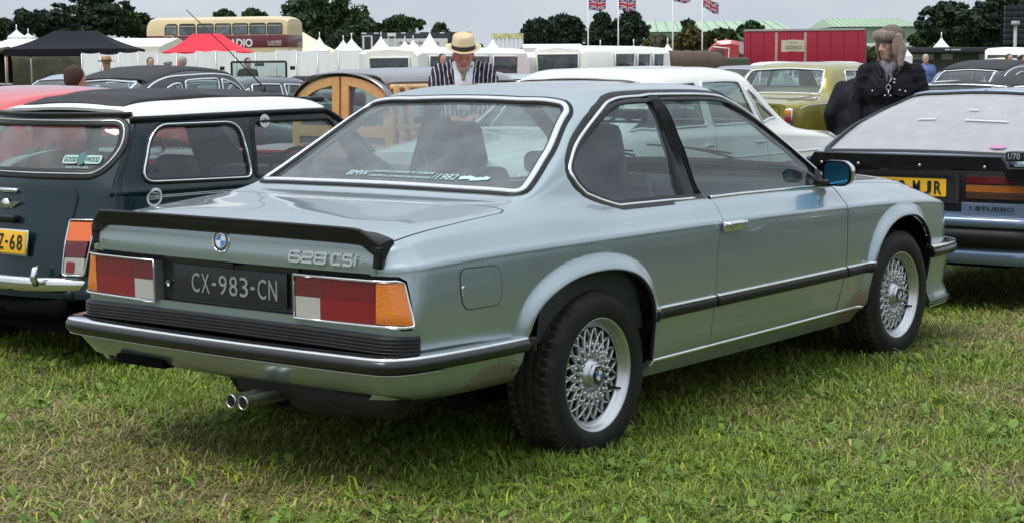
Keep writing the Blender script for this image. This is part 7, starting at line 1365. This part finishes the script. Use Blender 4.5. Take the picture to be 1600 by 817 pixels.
def hat_brim_crown(par, T_, brim, crown, zc, m, band, tilt=.0):
    G = []; 
    for r, z in ((.072, 0), (.085, -.004), (.11, -.006), (brim*.85, -.002), (brim, .006), (brim, .010), (.11, -.001), (.088, .0)): G.append([(r*1.16*cos(a), r*sin(a), zc+z-.012*cos(2*a)*(r/brim)**2) for a in np.linspace(0, 2*pi, 41)[:-1]])
    MB().grid(T_(np.array(G)), closed_v=True).build('hat_brim', m, par); G = []
    for r, z in ((.090, 0), (.088, .03), (.084, .07), (.080, crown-.015), (.070, crown), (.045, crown-.012), (.0, crown-.022)): G.append([(r*1.16*cos(a)*(1-.12*(z > .06)*abs(sin(a))**2*0), r*sin(a)*(1-(.22 if z > .07 else 0)*(cos(a) > .2)*cos(a)), zc+z-(.012 if r < .05 else 0)) for a in np.linspace(0, 2*pi, 41)[:-1]])
    MB().grid(T_(np.array(G)), closed_v=True).build('hat_crown', m, par)
    G = [[(r*1.16*cos(a), r*sin(a), zc+z) for a in np.linspace(0, 2*pi, 41)[:-1]] for r, z in ((.0905, .002), (.0925, .004), (.0915, .030), (.089, .032))]; MB().grid(T_(np.array(G)), closed_v=True).build('hat_band', band, par)
hat_brim_crown(pm_, T_, .138, .108, .062, straw, mat('hat_band_black', (.012, .011, .014), .6))
# the man in the fur hat
coat = mat('black_waxed_coat', (.006, .0065, .009), .75, spec=.25, var=.35, vs=7, bump=.9, bs=7)
lo2 = W(1392, 103, 12.6); lo2 = (lo2[0], lo2[1], -.04); rz2 = facecam(lo2)-.10
p2, f_, T_, hc_, RH_, kk_ = person('man in a black coat and brown fur trapper hat looking left beside the blue hatchback', lo2, rz2, 1.76, .009, -.80, .16, skin=SKIN, top=coat, bulk=1.11, beard=mat('brown_stubble', (.30, .17, .12), .9, var=.3, vs=60))
fur = mat('brown_fur', (.20, .135, .095), 1.0, c2=(.34, .26, .20), vs=55, bump=1.0, bs=110, sheen=.3); hatc = mat('brown_hat_cloth', (.135, .105, .085), .9, var=.15, vs=12)
fuse('hat_crown', [T_(ell((-.008, 0, .062), (.112, .095, .090)))], .010, hatc, p2, 2)
fuse('fur_front_flap', [T_(ell((.082, y, .082+.008*cos(y*30)), (.030, .030, .040))) for y in np.linspace(-.06, .06, 7)]+[T_(ell((.05, s*.082, .075), (.035, .022, .038))) for s in (-1, 1)], .007, fur, p2, 1)
for s in (-1, 1): fuse('ear_flap', [T_(capsule((.0, s*.092, .055), .036, (-.005, s*.108, -.04), .042)), T_(capsule((-.005, s*.108, -.04), .040, (.030, s*.125, -.145), .020)), T_(ell((.04, s*.10, -.02), (.030, .018, .075)))], .008, fur, p2, 1); q = MB(); q.tube([(T_(np.array([[x_]]))[0, 0]) for x_ in ((.022, s*.10, -.14), (.03, s*.105, -.19), (.03, s*.10, -.26))], .008, 6); q.build('hat_tie', hatc, p2)
def ch2(y, z, d=0.0): return f_(.177*math.sqrt(max(.05, 1-(y/.25)**2-((z/kk_-1.24)/.32)**2))+d, y, z)
btn = mat('press_stud', (.62, .60, .56), .25, 1.0)
for y, z in ((-.115, 1.26), (-.02, 1.225), (.085, 1.265), (.125, 1.255), (.045, 1.345), (.045, 1.32), (.02, 1.225), (-.01, 1.04), (-.02, 1.12)): q = MB(); q.grid(ell(ch2(y, z*kk_, .006), (.007, .008, .008)), closed_v=True); q.build('press_stud', btn, p2)
for s in (-1, 1):
    V = [ch2(s*a, z*kk_, .006) for a, z in ((.05, 1.27), (.15, 1.275), (.15, 1.235), (.10, 1.222), (.05, 1.235))]; MB().add(V+[v-np.array([.01, 0, 0]) for v in V], [tuple(range(5))]+[(i, (i+1) % 5, 5+(i+1) % 5, 5+i) for i in range(5)]).build('pocket_flap', coat, p2)
    fuse('coat_collar', [capsule(f_(-.04, s*.07, 1.47*kk_), .028, f_(.06, s*.085, 1.43*kk_), .026), capsule(f_(.06, s*.085, 1.43*kk_), .026, f_(.115, s*.055, 1.37*kk_), .018)], .010, coat, p2, 2)
MB().tube([ch2(.0, z*kk_, .004) for z in np.linspace(.9, 1.38, 10)], .007, 6).build('coat_placket', coat, p2)
fuse('patterned_scarf', [capsule(f_(.05, .05, 1.46*kk_), .034, f_(.10, 0, 1.41*kk_), .036), capsule(f_(.05, -.05, 1.46*kk_), .034, f_(.10, 0, 1.41*kk_), .036), capsule(f_(-.03, .06, 1.47*kk_), .034, f_(-.03, -.06, 1.47*kk_), .034), capsule(f_(.12, 0, 1.40*kk_), .03, f_(.145, .005, 1.33*kk_), .02)], .010, mat('grey_scarf', (.22, .21, .23), .9, c2=(.06, .055, .07), vs=50), p2, 1)
q = MB(); c_ = ch2(.005, 1.285*kk_, .02); q.tube([ch2(.03, 1.36*kk_, .01), c_+[0, 0, .03]], .004, 5); q.tube([c_+[0, .016*cos(a), .02*sin(a)] for a in np.linspace(0, 2*pi, 13)[:-1]], .005, 5, closed=True); q.tube([c_+[0, 0, -.02], c_+[0, .003, -.07]], .005, 5); q.build('keyring_pendant', steel, p2)
lo3 = W(1342, 103, 15.0); lo3 = (lo3[0], lo3[1], -.12)
person('person in a black jacket mostly hidden behind the fur-hatted man', lo3, facecam(lo3)+2.9, 1.66, .016, skin=SKIN, top=coat, bulk=1.15, lean=.25, hofs=(.16, 0, -.26), face=False, hair=mat('dark_hair', (.02, .014, .010), .8))
# the far figures
PG = 'visitors among the far rows'
def far(label, px, yt, D, jc, hairc=None, hatk=None, yaw=0.0, H=1.74, bulk=1.1):
    zt_ = 1.43+(103-yt)*D/2612; hgt = (1.79 if hatk else 1.755)*H/1.75; l_ = W(px, 103, D); l_ = (l_[0], l_[1], zt_-hgt)
    jm = mat('jacket_%d_%d_%d' % tuple(int(c*255) for c in jc), jc, .85, var=.2, vs=6); p_, f_, T_, *_r3 = person(label, l_, facecam(l_)+yaw, H, .027, skin=SKIN, top=jm, bulk=bulk, hair=hairc, face=False, group=PG)
    if hatk: hat_brim_crown(p_, T_, hatk[1], hatk[2], .062, hatk[0], MATS['hat_band_black'])
    return p_
dh = MATS['dark_hair']; gh = mat('grey_hair', (.38, .36, .34), .9); bh = mat('brown_hair', (.09, .05, .03), .9)
far('woman with curly brown hair and a maroon top, beside the powder blue car', 115, 97, 14.6, (.20, .012, .03), mat('curly_brown_hair', (.06, .03, .022), .95, bump=1, bs=40), yaw=2.2, H=1.56)
far('figure in a brown straw hat behind the fabric-roofed black car', 166, 81, 30, (.02, .02, .03), None, (mat('brown_straw', (.42, .27, .13), .8), .16, .10), .3)
far('man with sunglasses and dark hair above the black fabric roof, left', 235, 84.5, 36, (.05, .05, .06), bh, None, .2)
far('figure in a pale flat cap above the black fabric roof, middle', 262, 88.5, 40, (.12, .12, .14), gh, (mat('grey_cap', (.45, .45, .46), .9), .10, .05), .6, 1.66)
far('grey-haired man turned left above the black fabric roof', 285, 83, 34, (.10, .10, .12), gh, None, -1.3)
far('man in black standing before the white cloth barrier', 387, 86.5, 40, (.012, .012, .014), dh, None, .4)
far('man seen just left of the striped blazer shoulder', 691, 82, 34, (.14, .12, .12), bh, None, .5, 1.7)
far('man in a pale shirt and black cap by the maroon van', 841, 88, 48, (.55, .53, .48), dh, (mat('black_cap', (.01, .01, .012), .8), .10, .06), 2.2)
far('person in a dark top left of the pale-shirted man', 815, 92, 52, (.10, .02, .03), dh, None, 1.2)
far('figure in a charcoal coat and bobble cap, right one of the huddled group', 869, 91, 48, (.035, .04, .045), dh, (MATS['black_cap'], .09, .07), 2.6, 1.72, 1.35)
far('figure in patterned dark clothes, left one of the huddled group', 857, 96, 50, (.06, .06, .08), dh, None, 2.0, 1.62)
far('fair-haired person with a camera right of the fur-hatted man', 1446, 88, 42, (.10, .16, .35), gh, None, .3, 1.7)
far('man in a dark coat near the cream van, right background', 1576, 88, 40, (.03, .05, .055), bh, None, .6)
far('person in brown at the very right edge', 1596, 90, 36, (.07, .04, .03), dh, None, 1.0)
far('driver-height figure beyond the maroon tourer windscreen', 437, 91, 55, (.12, .12, .13), gh, None, .2)
# ================================================================ trees
lf = {}
def leafmat(nm, c, c2):
    m = mat(nm, c, .75, c2=c2, vs=.9, spec=.25); return m
LM = [leafmat('dark_conifer_leaf', (.048, .074, .044), (.024, .042, .030)), leafmat('oak_leaf', (.060, .098, .036), (.032, .058, .024)), leafmat('hedge_leaf', (.060, .082, .030), (.038, .055, .022)), leafmat('autumn_leaf', (.13, .105, .035), (.07, .075, .028))]
bark = mat('bark', (.10, .085, .065), .9, var=.3)
def tree(label, px, yt, yb, wpx, D, lm, shape='round', dens_=1.0, group='trees along the skyline', clumps=None, seed=0, leaf=1.0):
    rg = np.random.RandomState(seed+int(px)); kk = D/2612; base = Wz(px, D, GRD); zt_ = 1.43-GRD+(103-yt)*kk; zb_2 = max(.3, 1.43-GRD+(103-yb)*kk); rw = wpx/2*kk; t = empty('tree', tuple(base), rg.rand()*6, label, 'tree', group)
    hgt = zt_-zb_2; n = clumps or int(44*dens_**.8*max(1, hgt/rw*.7)); C_ = []; ph = rg.rand(6)*6
    for i in range(n):
        for _ in range(30):
            u = rg.rand(3)*2-1
            if u@u < 1: break
        u /= max(np.linalg.norm(u), 1e-3); u *= rg.rand()**.45
        z = zb_2+hgt*(.5+.5*u[2]*.92); h = (z-zb_2)/hgt
        wr = rw*(1.0 if shape == 'round' else (1.15-h*.85) if shape == 'cone' else (.55+.55*math.sin(pi*min(1, h*1.1))) if shape == 'column' else (.7+.5*h)); wr *= .80*(1+.22*math.sin(3*math.atan2(u[1], u[0])+ph[0]+5*h)+.16*math.sin(7*h+ph[1])+.16*rg.randn())
        if shape == 'layer': z = zb_2+hgt*round(h*5)/5.2+rg.randn()*.15
        C_.append((u[0]*wr, u[1]*wr, z, (.10+.17*rg.rand())*min(rw, hgt*.6)*(1.0 if n > 14 else 1.3)))
    for _ in range(int(n*.5)): u = rg.randn(3); u /= np.linalg.norm(u); h = .5+.46*u[2]; C_.append((u[0]*rw*1.02, u[1]*rw*1.02, zb_2+hgt*h, (.05+.05*rg.rand())*min(rw, hgt*.6))) if shape in ('round', 'layer') else None
    C_.append((0, 0, zt_-hgt*.12, .16*min(rw, hgt*.6)+.2))
    q = MB(); q.tube([(0, 0, -.1), (.1, 0, zb_2*.5), (rg.randn()*.1, rg.randn()*.1, zb_2+hgt*.35), (0, 0, zb_2+hgt*.75)], [.05*hgt*.6+.12, .04*hgt*.6+.09, .02*hgt+.05, .02], 8)
    for c in C_[::2]: a = np.array([0, 0, zb_2+max(0, (c[2]-zb_2))*.45]); b = np.array(c[:3]); q.tube([a, (a+b)/2+[0, 0, .1*hgt*rg.rand()*.5], b], [.012*hgt+.03, .008*hgt+.02, .012], 5)
    q.build('trunk', bark, t)
    P = []; sz = .0
    for cx, cy, cz, r in C_:
        m_ = int(84*(r/(.18*min(rw, hgt*.6)))); u = rg.randn(m_, 3); u /= np.linalg.norm(u, axis=1)[:, None]; rr_ = r*(.3+1.05*rg.rand(m_, 1)**.8); q_ = u*rr_*[1.35, 1.35, .75 if shape != 'layer' else .38]+[cx, cy, cz]; P.append(q_)
    P = np.concatenate(P); m_ = len(P); s_ = (.15+.24*rg.rand(m_, 1)**1.5)*max(.7, D/150)*leaf; a = rg.randn(m_, 3); a /= np.linalg.norm(a, axis=1)[:, None]; b = np.cross(a, rg.randn(m_, 3)); b /= np.linalg.norm(b, axis=1)[:, None]
    V = np.stack([P-a*s_, P+b*s_*.55, P+a*s_, P-b*s_*.55], 1).reshape(-1, 3); me = bpy.data.meshes.new('crown'); me.vertices.add(len(V)); me.vertices.foreach_set('co', V.ravel()); me.loops.add(4*m_); me.loops.foreach_set('vertex_index', np.arange(4*m_)); me.polygons.add(m_); me.polygons.foreach_set('loop_start', np.arange(0, 4*m_, 4)); me.materials.append(lm); me.update(calc_edges=True); link('crown', me, t)
    return t
Dk, Ok, Hg, Au = LM
for a in [('huge dark cedar behind the black gazebo, highest at the left', 150, -22, 58, 118, 150, Dk, 'layer', 2.6), ('dark spreading conifer left of the huge cedar', 72, 12, 56, 90, 152, Dk, 'layer', 1.6), ('ragged dark conifer with a bare leader, far left', 38, 12, 55, 40, 150, Dk, 'cone', 1.0), ('low green hedge tree at the left edge', 5, 27, 56, 46, 160, Hg, 'round', 1.0), ('olive green tree right of the huge cedar, reaching the bus', 222, 20, 57, 60, 155, Hg, 'round', 1.3), ('dull green tree between cedar and bus', 200, 14, 56, 40, 152, Ok, 'round', 1.0),
          ('small tree top showing over the bus roof, left one', 352, 16, 40, 34, 170, Ok, 'round', .8), ('tree top showing over the bus roof, right one', 398, 15, 40, 36, 170, Ok, 'round', .8),
          ('great round oak behind the cream marquee', 497, -10, 74, 122, 150, Ok, 'round', 3.2), ('shoulder of greenery right of the great oak', 562, 22, 74, 50, 148, Ok, 'round', 1.2), ('light green bush tree behind the stand, left part', 595, 40, 62, 56, 165, Hg, 'round', 1.0), ('green tree behind the stand, tallest there', 628, 26, 62, 60, 165, Ok, 'round', 1.4), ('thin-topped tree behind the tall white tent peak', 688, 39, 62, 44, 170, Hg, 'cone', .8), ('dark teal bush below the great oak, right side', 536, 50, 80, 44, 125, Dk, 'round', .9),
          ('bushy dark tree left of the first flagpole, left one', 840, 31, 76, 46, 140, Dk, 'round', 1.4), ('bushy dark tree left of the first flagpole, broad one', 880, 25, 76, 66, 142, Dk, 'round', 1.8), ('dense dark conifer between the first two flagpoles', 941, 21, 82, 40, 138, Dk, 'column', 1.8), ('dense conifer just right of the second flagpole', 985, 17, 85, 46, 138, Dk, 'column', 1.8), ('lower dark conifer joining the flagpole group', 968, 32, 86, 40, 145, Dk, 'column', 1.2),
          ('yellowing round bush behind the brown truck', 1080, 47, 84, 42, 130, Au, 'round', 1.2), ('sprig-topped tree near the fourth flagpole', 1075, 37, 60, 20, 135, Ok, 'cone', .6), ('yellow-green bush left of the red cab', 1125, 50, 84, 50, 135, Hg, 'round', 1.2), ('low tree top above the red trailer left end', 1172, 39, 60, 40, 170, Ok, 'round', .9), ('thin brownish shrub in front of the hangar', 1028, 60, 84, 40, 135, Au, 'round', .6),
          ('dark spreading pine right of the fur-hatted man', 1478, 8, 78, 88, 120, Dk, 'layer', 2.4), ('tall dark pine against the video wall', 1560, -8, 76, 84, 122, Dk, 'layer', 2.2), ('dark pine low between the two tall pines', 1524, 30, 78, 50, 126, Dk, 'round', 1.3), ('small bush at the foot of the right pines', 1440, 58, 78, 40, 128, Ok, 'round', .8), ('dim green bush behind the hospitality unit', 1390, 62, 84, 30, 140, Ok, 'round', .7)]: tree(*a)
# bare winter tree before the hangar
bt = empty('tree', tuple(Wz(1036, 132, GRD)), 0, 'bare leafless tree in front of the hangar, by the third flagpole', 'tree', 'trees along the skyline'); q = MB(); rg = np.random.RandomState(3)
def br(p, d, l, r, dep):
    e = p+d*l; q.tube([p, (p+e)/2+rg.randn(3)*l*.05, e], [r, r*.8, r*.6], 4)
    if dep:
        for _ in range(3): nd = d+rg.randn(3)*.38+[0, 0, .18]; br(e-d*l*.25*rg.rand(), nd/np.linalg.norm(nd), l*.66, r*.55, dep-1)
br(np.array([0, 0, 0.]), np.array([0, 0, 1.]), 1.9, .09, 4); q.build('trunk', mat('grey_bark', (.20, .19, .17), .9), bt)
# far hedge line so the field ends in greenery
hdg = bpy.data.meshes.new('hedge'); Vh = []; rg = np.random.RandomState(11)
for i in range(15000):
    px = -200+2000*rg.rand(); D_ = 175+rg.rand()*10; p = Wz(px, D_, GRD); z = GRD+rg.rand()**.8*(3.2+.9*sin(px*.03)+.6*sin(px*.11)); c = np.array([p[0], p[1], z]); a = rg.randn(3)*.35; b = rg.randn(3)*.35; Vh += [c-a, c+b, c+a, c-b]
hdg.from_pydata([tuple(v) for v in Vh], [], [tuple(range(4*i, 4*i+4)) for i in range(15000)]); hdg.materials.append(Hg); tag(link('hedgerow', hdg), 'continuous low hedgerow along the far side of the field', 'hedge', kind='stuff')
# ================================================================ ground and grass
def gz(x, y):
    x = np.asarray(x, float); y = np.asarray(y, float); d = (x-CAMP[0])*_F[0]+(y-CAMP[1])*_F[1]
    t = np.clip((d-8.3)/2.6, 0, 1); t = t*t*(3-2*t); side = np.clip((y-1.2)/1.0, 0, 1)*np.clip((9-d)/2, 0, 1)
    return .006-.103*t-.045*side*(1-t)+.010*np.sin(x*2.3+.7*y)*np.cos(y*1.9)+.006*np.sin(x*5.1)*np.sin(y*4.3+1)
xs = np.concatenate([np.linspace(-2500, -60, 12), np.linspace(-40, -8, 8), np.arange(-7, 14, .25), np.linspace(15, 60, 14), np.linspace(80, 2500, 12)]); ys = np.concatenate([np.linspace(-2500, -60, 12), np.linspace(-40, -8, 8), np.arange(-7, 12, .25), np.linspace(13, 60, 14), np.linspace(80, 2500, 12)])
X, Y = np.meshgrid(xs, ys, indexing='ij'); Zg = np.where((np.abs(X) < 30) & (np.abs(Y) < 30), gz(X, Y), -.10)
gm = mat('field_soil_and_turf', (.055, .062, .022), .95); t_ = gm.node_tree; b_ = t_.nodes['Principled BSDF']; k = t_.links.new; tcn = N(t_, 'ShaderNodeTexCoord'); n1 = N(t_, 'ShaderNodeTexNoise', Scale=.8, Detail=8, Roughness=.65); n2 = N(t_, 'ShaderNodeTexNoise', Scale=28, Detail=6, Roughness=.7)
k(tcn.outputs['Object'], n1.inputs[0]); k(tcn.outputs['Object'], n2.inputs[0]); r1 = N(t_, 'ShaderNodeValToRGB'); r1.color_ramp.elements[0].position = .38; r1.color_ramp.elements[0].color = (.042, .072, .016, 1); r1.color_ramp.elements[1].position = .66; r1.color_ramp.elements[1].color = (.115, .110, .048, 1); r2 = N(t_, 'ShaderNodeValToRGB'); r2.color_ramp.elements[0].position = .3; r2.color_ramp.elements[0].color = (.35, .4, .25, 1); r2.color_ramp.elements[1].position = .7; r2.color_ramp.elements[1].color = (1.5, 1.5, 1.3, 1)
k(n1.outputs[0], r1.inputs[0]); k(n2.outputs[0], r2.inputs[0]); mm = N(t_, 'ShaderNodeMix', data_type='RGBA', blend_type='MULTIPLY'); mm.inputs[0].default_value = 1; k(r1.outputs[0], mm.inputs[6]); k(r2.outputs[0], mm.inputs[7]); k(mm.outputs[2], b_.inputs['Base Color']); bp = N(t_, 'ShaderNodeBump', Strength=.8, Distance=.02); k(n2.outputs[0], bp.inputs['Height']); k(bp.outputs[0], b_.inputs['Normal'])
gr_o = MB().grid(np.stack([X, Y, Zg], 2)).build('field_ground', gm, recalc=False); tag(gr_o, 'trampled grass field under the parked cars', kind='structure')
if gr_o.data.polygons[0].normal.z < 0: gr_o.data.flip_normals()
def noise2(x, y, s, seed):
    r_ = np.random.RandomState(seed); v = np.zeros_like(x)
    for i in range(5):
        a = r_.rand()*2*pi; f_q = s*(1+r_.rand()*1.3); v += np.sin((x*cos(a)+y*sin(a))*f_q+r_.rand()*6)+.7*np.sin((x*cos(a+1.2)+y*sin(a+1.2))*f_q*2.1+r_.rand()*6)
    return v/5
def scatter(n, d0, d1, seed, marg=.30):
    r_ = np.random.RandomState(seed); u = r_.rand(n); d = 1/(1/d0+u*(1/d1-1/d0)); px = -1600*marg+1600*(1+2*marg)*r_.rand(n); e = (px-800)/FOC; h = cos(_p); P = CAMP[None, :2]+d[:, None]*(_F[None, :2]/h*1.0+e[:, None]*_R0[None, :2]); return P[:, 0], P[:, 1], d, r_
grm = bpy.data.materials.new('grass_blades'); grm.use_nodes = True; t_ = grm.node_tree; b_ = t_.nodes['Principled BSDF']; at = N(t_, 'ShaderNodeAttribute', attribute_name='tint'); t_.links.new(at.outputs['Color'], b_.inputs['Base Color']); b_.inputs['Roughness'].default_value = .55; b_.inputs['Specular IOR Level'].default_value = .35
b_.inputs['Subsurface Weight'].default_value = 0; tl = N(t_, 'ShaderNodeBsdfTranslucent'); t_.links.new(at.outputs['Color'], tl.inputs[0]); mxs = N(t_, 'ShaderNodeMixShader'); mxs.inputs[0].default_value = .28; t_.links.new(b_.outputs[0], mxs.inputs[1]); t_.links.new(tl.outputs[0], mxs.inputs[2]); t_.links.new(mxs.outputs[0], t_.nodes['Material Output'].inputs[0])
def strip_mesh(name, V, per, faces, tint, label, cat_):
    """V (N,per,3); faces = list of index tuples within one piece (tris)"""
    n = len(V); F = np.array(faces)[None]+(np.arange(n)*per)[:, None, None]; F = F.reshape(-1, 3); me = bpy.data.meshes.new(name); me.vertices.add(n*per); me.vertices.foreach_set('co', V.reshape(-1)); me.loops.add(F.size); me.loops.foreach_set('vertex_index', F.ravel().astype(np.int32)); me.polygons.add(len(F)); me.polygons.foreach_set('loop_start', np.arange(0, F.size, 3).astype(np.int32))
    ca = me.color_attributes.new('tint', 'FLOAT_COLOR', 'POINT'); cc = np.concatenate([tint*[1.30, 1.24, 1.2], np.ones(tint.shape[:2]+(1,))], 2).reshape(-1); ca.data.foreach_set('color', cc.astype(np.float32)); me.materials.append(grm); me.update(calc_edges=True); o = link(name, me); return tag(o, label, cat_, kind='stuff')
def zones(x, y):
    """dry = 0..1 trampled straw, from a broad noise and the worn patches of the photograph"""
    d = noise2(x, y, 1.5, 5)*.8+noise2(x, y, 5, 8)*.45
    for cx, cy, r_, a in ((-2.0, -1.55, .75, 1.3), (2.6, -2.3, .9, 1.0), (-1.5, .1, .6, .6), (-.2, -2.2, .5, -.9), (1.1, -2.0, .6, -.8), (3.6, -1.5, .8, 1.0), (-2.6, 1.2, .7, -1.1), (-2.6, -.6, .5, -.4)): d = d+a*np.exp(-((x-cx)**2+(y-cy)**2)/r_**2)
    return np.clip(.40+.75*d, 0, 1)
def tints(r_, n, dry, under):
    g = np.array([.165, .265, .040])*(1-.58*r_.rand(n, 1))+np.array([.20, .23, .012])*(r_.rand(n, 1)**3); st = np.array([.38, .32, .16])*(.45+.75*r_.rand(n, 1)); ol_ = np.array([.20, .23, .06])*(.4+.8*r_.rand(n, 1))
    u = r_.rand(n); c = np.where((u < dry*.52-.05)[:, None], st, np.where((u < .2+dry*.5)[:, None], ol_, g)); return c
def blades(n, d0, d1, seed, hs=1.0):
    x, y, d, r_ = scatter(n, d0, d1, seed); dry = zones(x, y); n = len(x); cl = noise2(x, y, 9, 31); h = (.015+.042*r_.rand(n)**1.7*(1.25-dry*.75)+.030*np.clip(cl-.15, 0, 2)*(1-dry))*hs; w_ = (.0016+.0022*r_.rand(n)**1.5)*(.7+.06*d); an = r_.rand(n)*2*pi; lean_ = h*(.25+1.2*r_.rand(n)*(.6+dry)); lx, ly = np.cos(an)*lean_, np.sin(an)*lean_; wx, wy = -np.sin(an)*w_, np.cos(an)*w_; z = gz(x, y)-.004
    V = np.zeros((n, 5, 3)); V[:, 0] = np.stack([x-wx, y-wy, z], 1); V[:, 1] = np.stack([x+wx, y+wy, z], 1); V[:, 2] = np.stack([x-wx*.8+lx*.35, y-wy*.8+ly*.35, z+h*.62], 1); V[:, 3] = np.stack([x+wx*.8+lx*.35, y+wy*.8+ly*.35, z+h*.62], 1); V[:, 4] = np.stack([x+lx, y+ly, z+h*(1-.25*r_.rand(n))], 1)
    c = tints(r_, n, dry, None); T5 = np.repeat(c[:, None], 5, 1); return V, T5
V1, T1 = blades(350000, 4.3, 8.5, 1); V2, T2 = blades(110000, 8.5, 16, 2, 1.1)
def long_blades(n, d0, d1, seed):
    x, y, d, r_ = scatter(n, d0, d1, seed); cl = np.clip(.45+.8*noise2(x, y, 6, 13), .05, 1); kp = r_.rand(n) < cl; x, y, d = x[kp], y[kp], d[kp]; n = len(x); dry = zones(x, y); h = .020+.045*r_.rand(n)**1.6; w_ = .0018+.0026*r_.rand(n)**2; an = r_.rand(n)*2*pi; L_ = h*(1.0+2.4*r_.rand(n)); lx, ly = np.cos(an)*L_, np.sin(an)*L_; wx, wy = -np.sin(an)*w_, np.cos(an)*w_; z = gz(x, y)-.002
    V = np.zeros((n, 5, 3)); V[:, 0] = np.stack([x-wx, y-wy, z], 1); V[:, 1] = np.stack([x+wx, y+wy, z], 1); V[:, 2] = np.stack([x-wx*.9+lx*.4, y-wy*.9+ly*.4, z+h*.85], 1); V[:, 3] = np.stack([x+wx*.9+lx*.4, y+wy*.9+ly*.4, z+h*.85], 1); V[:, 4] = np.stack([x+lx, y+ly, z+h*(.75-.6*r_.rand(n))], 1)
    return V, np.repeat(tints(r_, n, dry*.9, None)[:, None]*1.12, 5, 1)
V3, T3 = long_blades(85000, 4.4, 10, 3); V1 = np.concatenate([V1, V3]); T1 = np.concatenate([T1, T3])
strip_mesh('grass', np.concatenate([V1, V2]), 5, [(0, 1, 3), (0, 3, 2), (2, 3, 4)], np.concatenate([T1, T2]), 'green and straw coloured grass blades all over the field', 'grass')
# broad weeds: plantain, dandelion and clover leaves in small rosettes
x, y, d, r_ = scatter(19000, 4.4, 11, 21); kp = (r_.rand(len(x)) > zones(x, y)*.9) & (r_.rand(len(x)) < np.clip(.35+.9*noise2(x, y, 4.5, 77), .05, 1)); x, y = x[kp], y[kp]; nl = 6; xx = np.repeat(x, nl); yy = np.repeat(y, nl); n = len(xx); an = r_.rand(n)*2*pi; l = (.010+.050*r_.rand(n)**2.2); w_ = l*(.12+.22*r_.rand(n)); up_ = l*(.2+.7*r_.rand(n)); xx = xx+r_.randn(n)*.02; yy = yy+r_.randn(n)*.02; z = gz(xx, yy)+.006+.018*r_.rand(n)
cx, sx_ = np.cos(an), np.sin(an); V = np.zeros((n, 6, 3))
for i, (a, b, c_) in enumerate(((0, 0, 0), (.45, 1, .55), (.45, -1, .55), (.8, .7, .8), (.8, -.7, .8), (1.1, 0, .75))): V[:, i] = np.stack([xx+cx*l*a-sx_*w_*b, yy+sx_*l*a+cx*w_*b, z+up_*c_], 1)
c = np.array([.125, .225, .040])*(.35+.85*r_.rand(n, 1))+np.array([.03, .03, .0])*r_.rand(n, 1); strip_mesh('weeds', V, 6, [(0, 2, 1), (1, 2, 4), (1, 4, 3), (3, 4, 5)], np.repeat(c[:, None], 6, 1), 'broad-leaved weeds and clover among the grass', 'weeds')
# cut and trampled straw lying flat
x, y, d, r_ = scatter(90000, 4.4, 12, 41); kp = r_.rand(len(x)) < zones(x, y)**1.5*.9+.06; x, y = x[kp], y[kp]; n = len(x); an = r_.rand(n)*2*pi; l = .015+.045*r_.rand(n); w_ = .0014+.0018*r_.rand(n); z = gz(x, y)+.010+.022*r_.rand(n); V = np.zeros((n, 4, 3)); cx, sx_ = np.cos(an), np.sin(an); tz = r_.randn(n)*.008
for i, (a, b) in enumerate(((-.5, 1), (-.5, -1), (.5, -.6), (.5, .6))): V[:, i] = np.stack([x+cx*l*a-sx_*w_*b, y+sx_*l*a+cx*w_*b, z+tz*a], 1)
c = np.array([.30, .255, .135])*(.35+.85*r_.rand(n, 1)**1.3); strip_mesh('straw', V, 4, [(0, 1, 2), (0, 2, 3)], np.repeat(c[:, None], 4, 1), 'dry flattened straw and clippings lying on the turf', 'straw')
# fallen leaves
x, y, d, r_ = scatter(150, 4.7, 10, 51); n = len(x); an = r_.rand(n)*2*pi; l = .010+.020*r_.rand(n)**1.5; z = gz(x, y)+.025; V = np.zeros((n, 5, 3)); cx, sx_ = np.cos(an), np.sin(an)
for i, (a, b, c_) in enumerate(((-.5, 0, 0), (0, .45, .25), (0, -.45, .2), (.3, 0, .1), (.6, 0, .3))): V[:, i] = np.stack([x+cx*l*a-sx_*l*b, y+sx_*l*a+cx*l*b, z+l*c_], 1)
c = np.array([.34, .30, .17])*(.4+.6*r_.rand(n, 1)); strip_mesh('fallen_leaves', V, 5, [(0, 2, 1), (1, 2, 3), (1, 3, 4), (3, 2, 4)], np.repeat(c[:, None], 5, 1), 'pale curled fallen leaves scattered on the grass', 'fallen leaves')
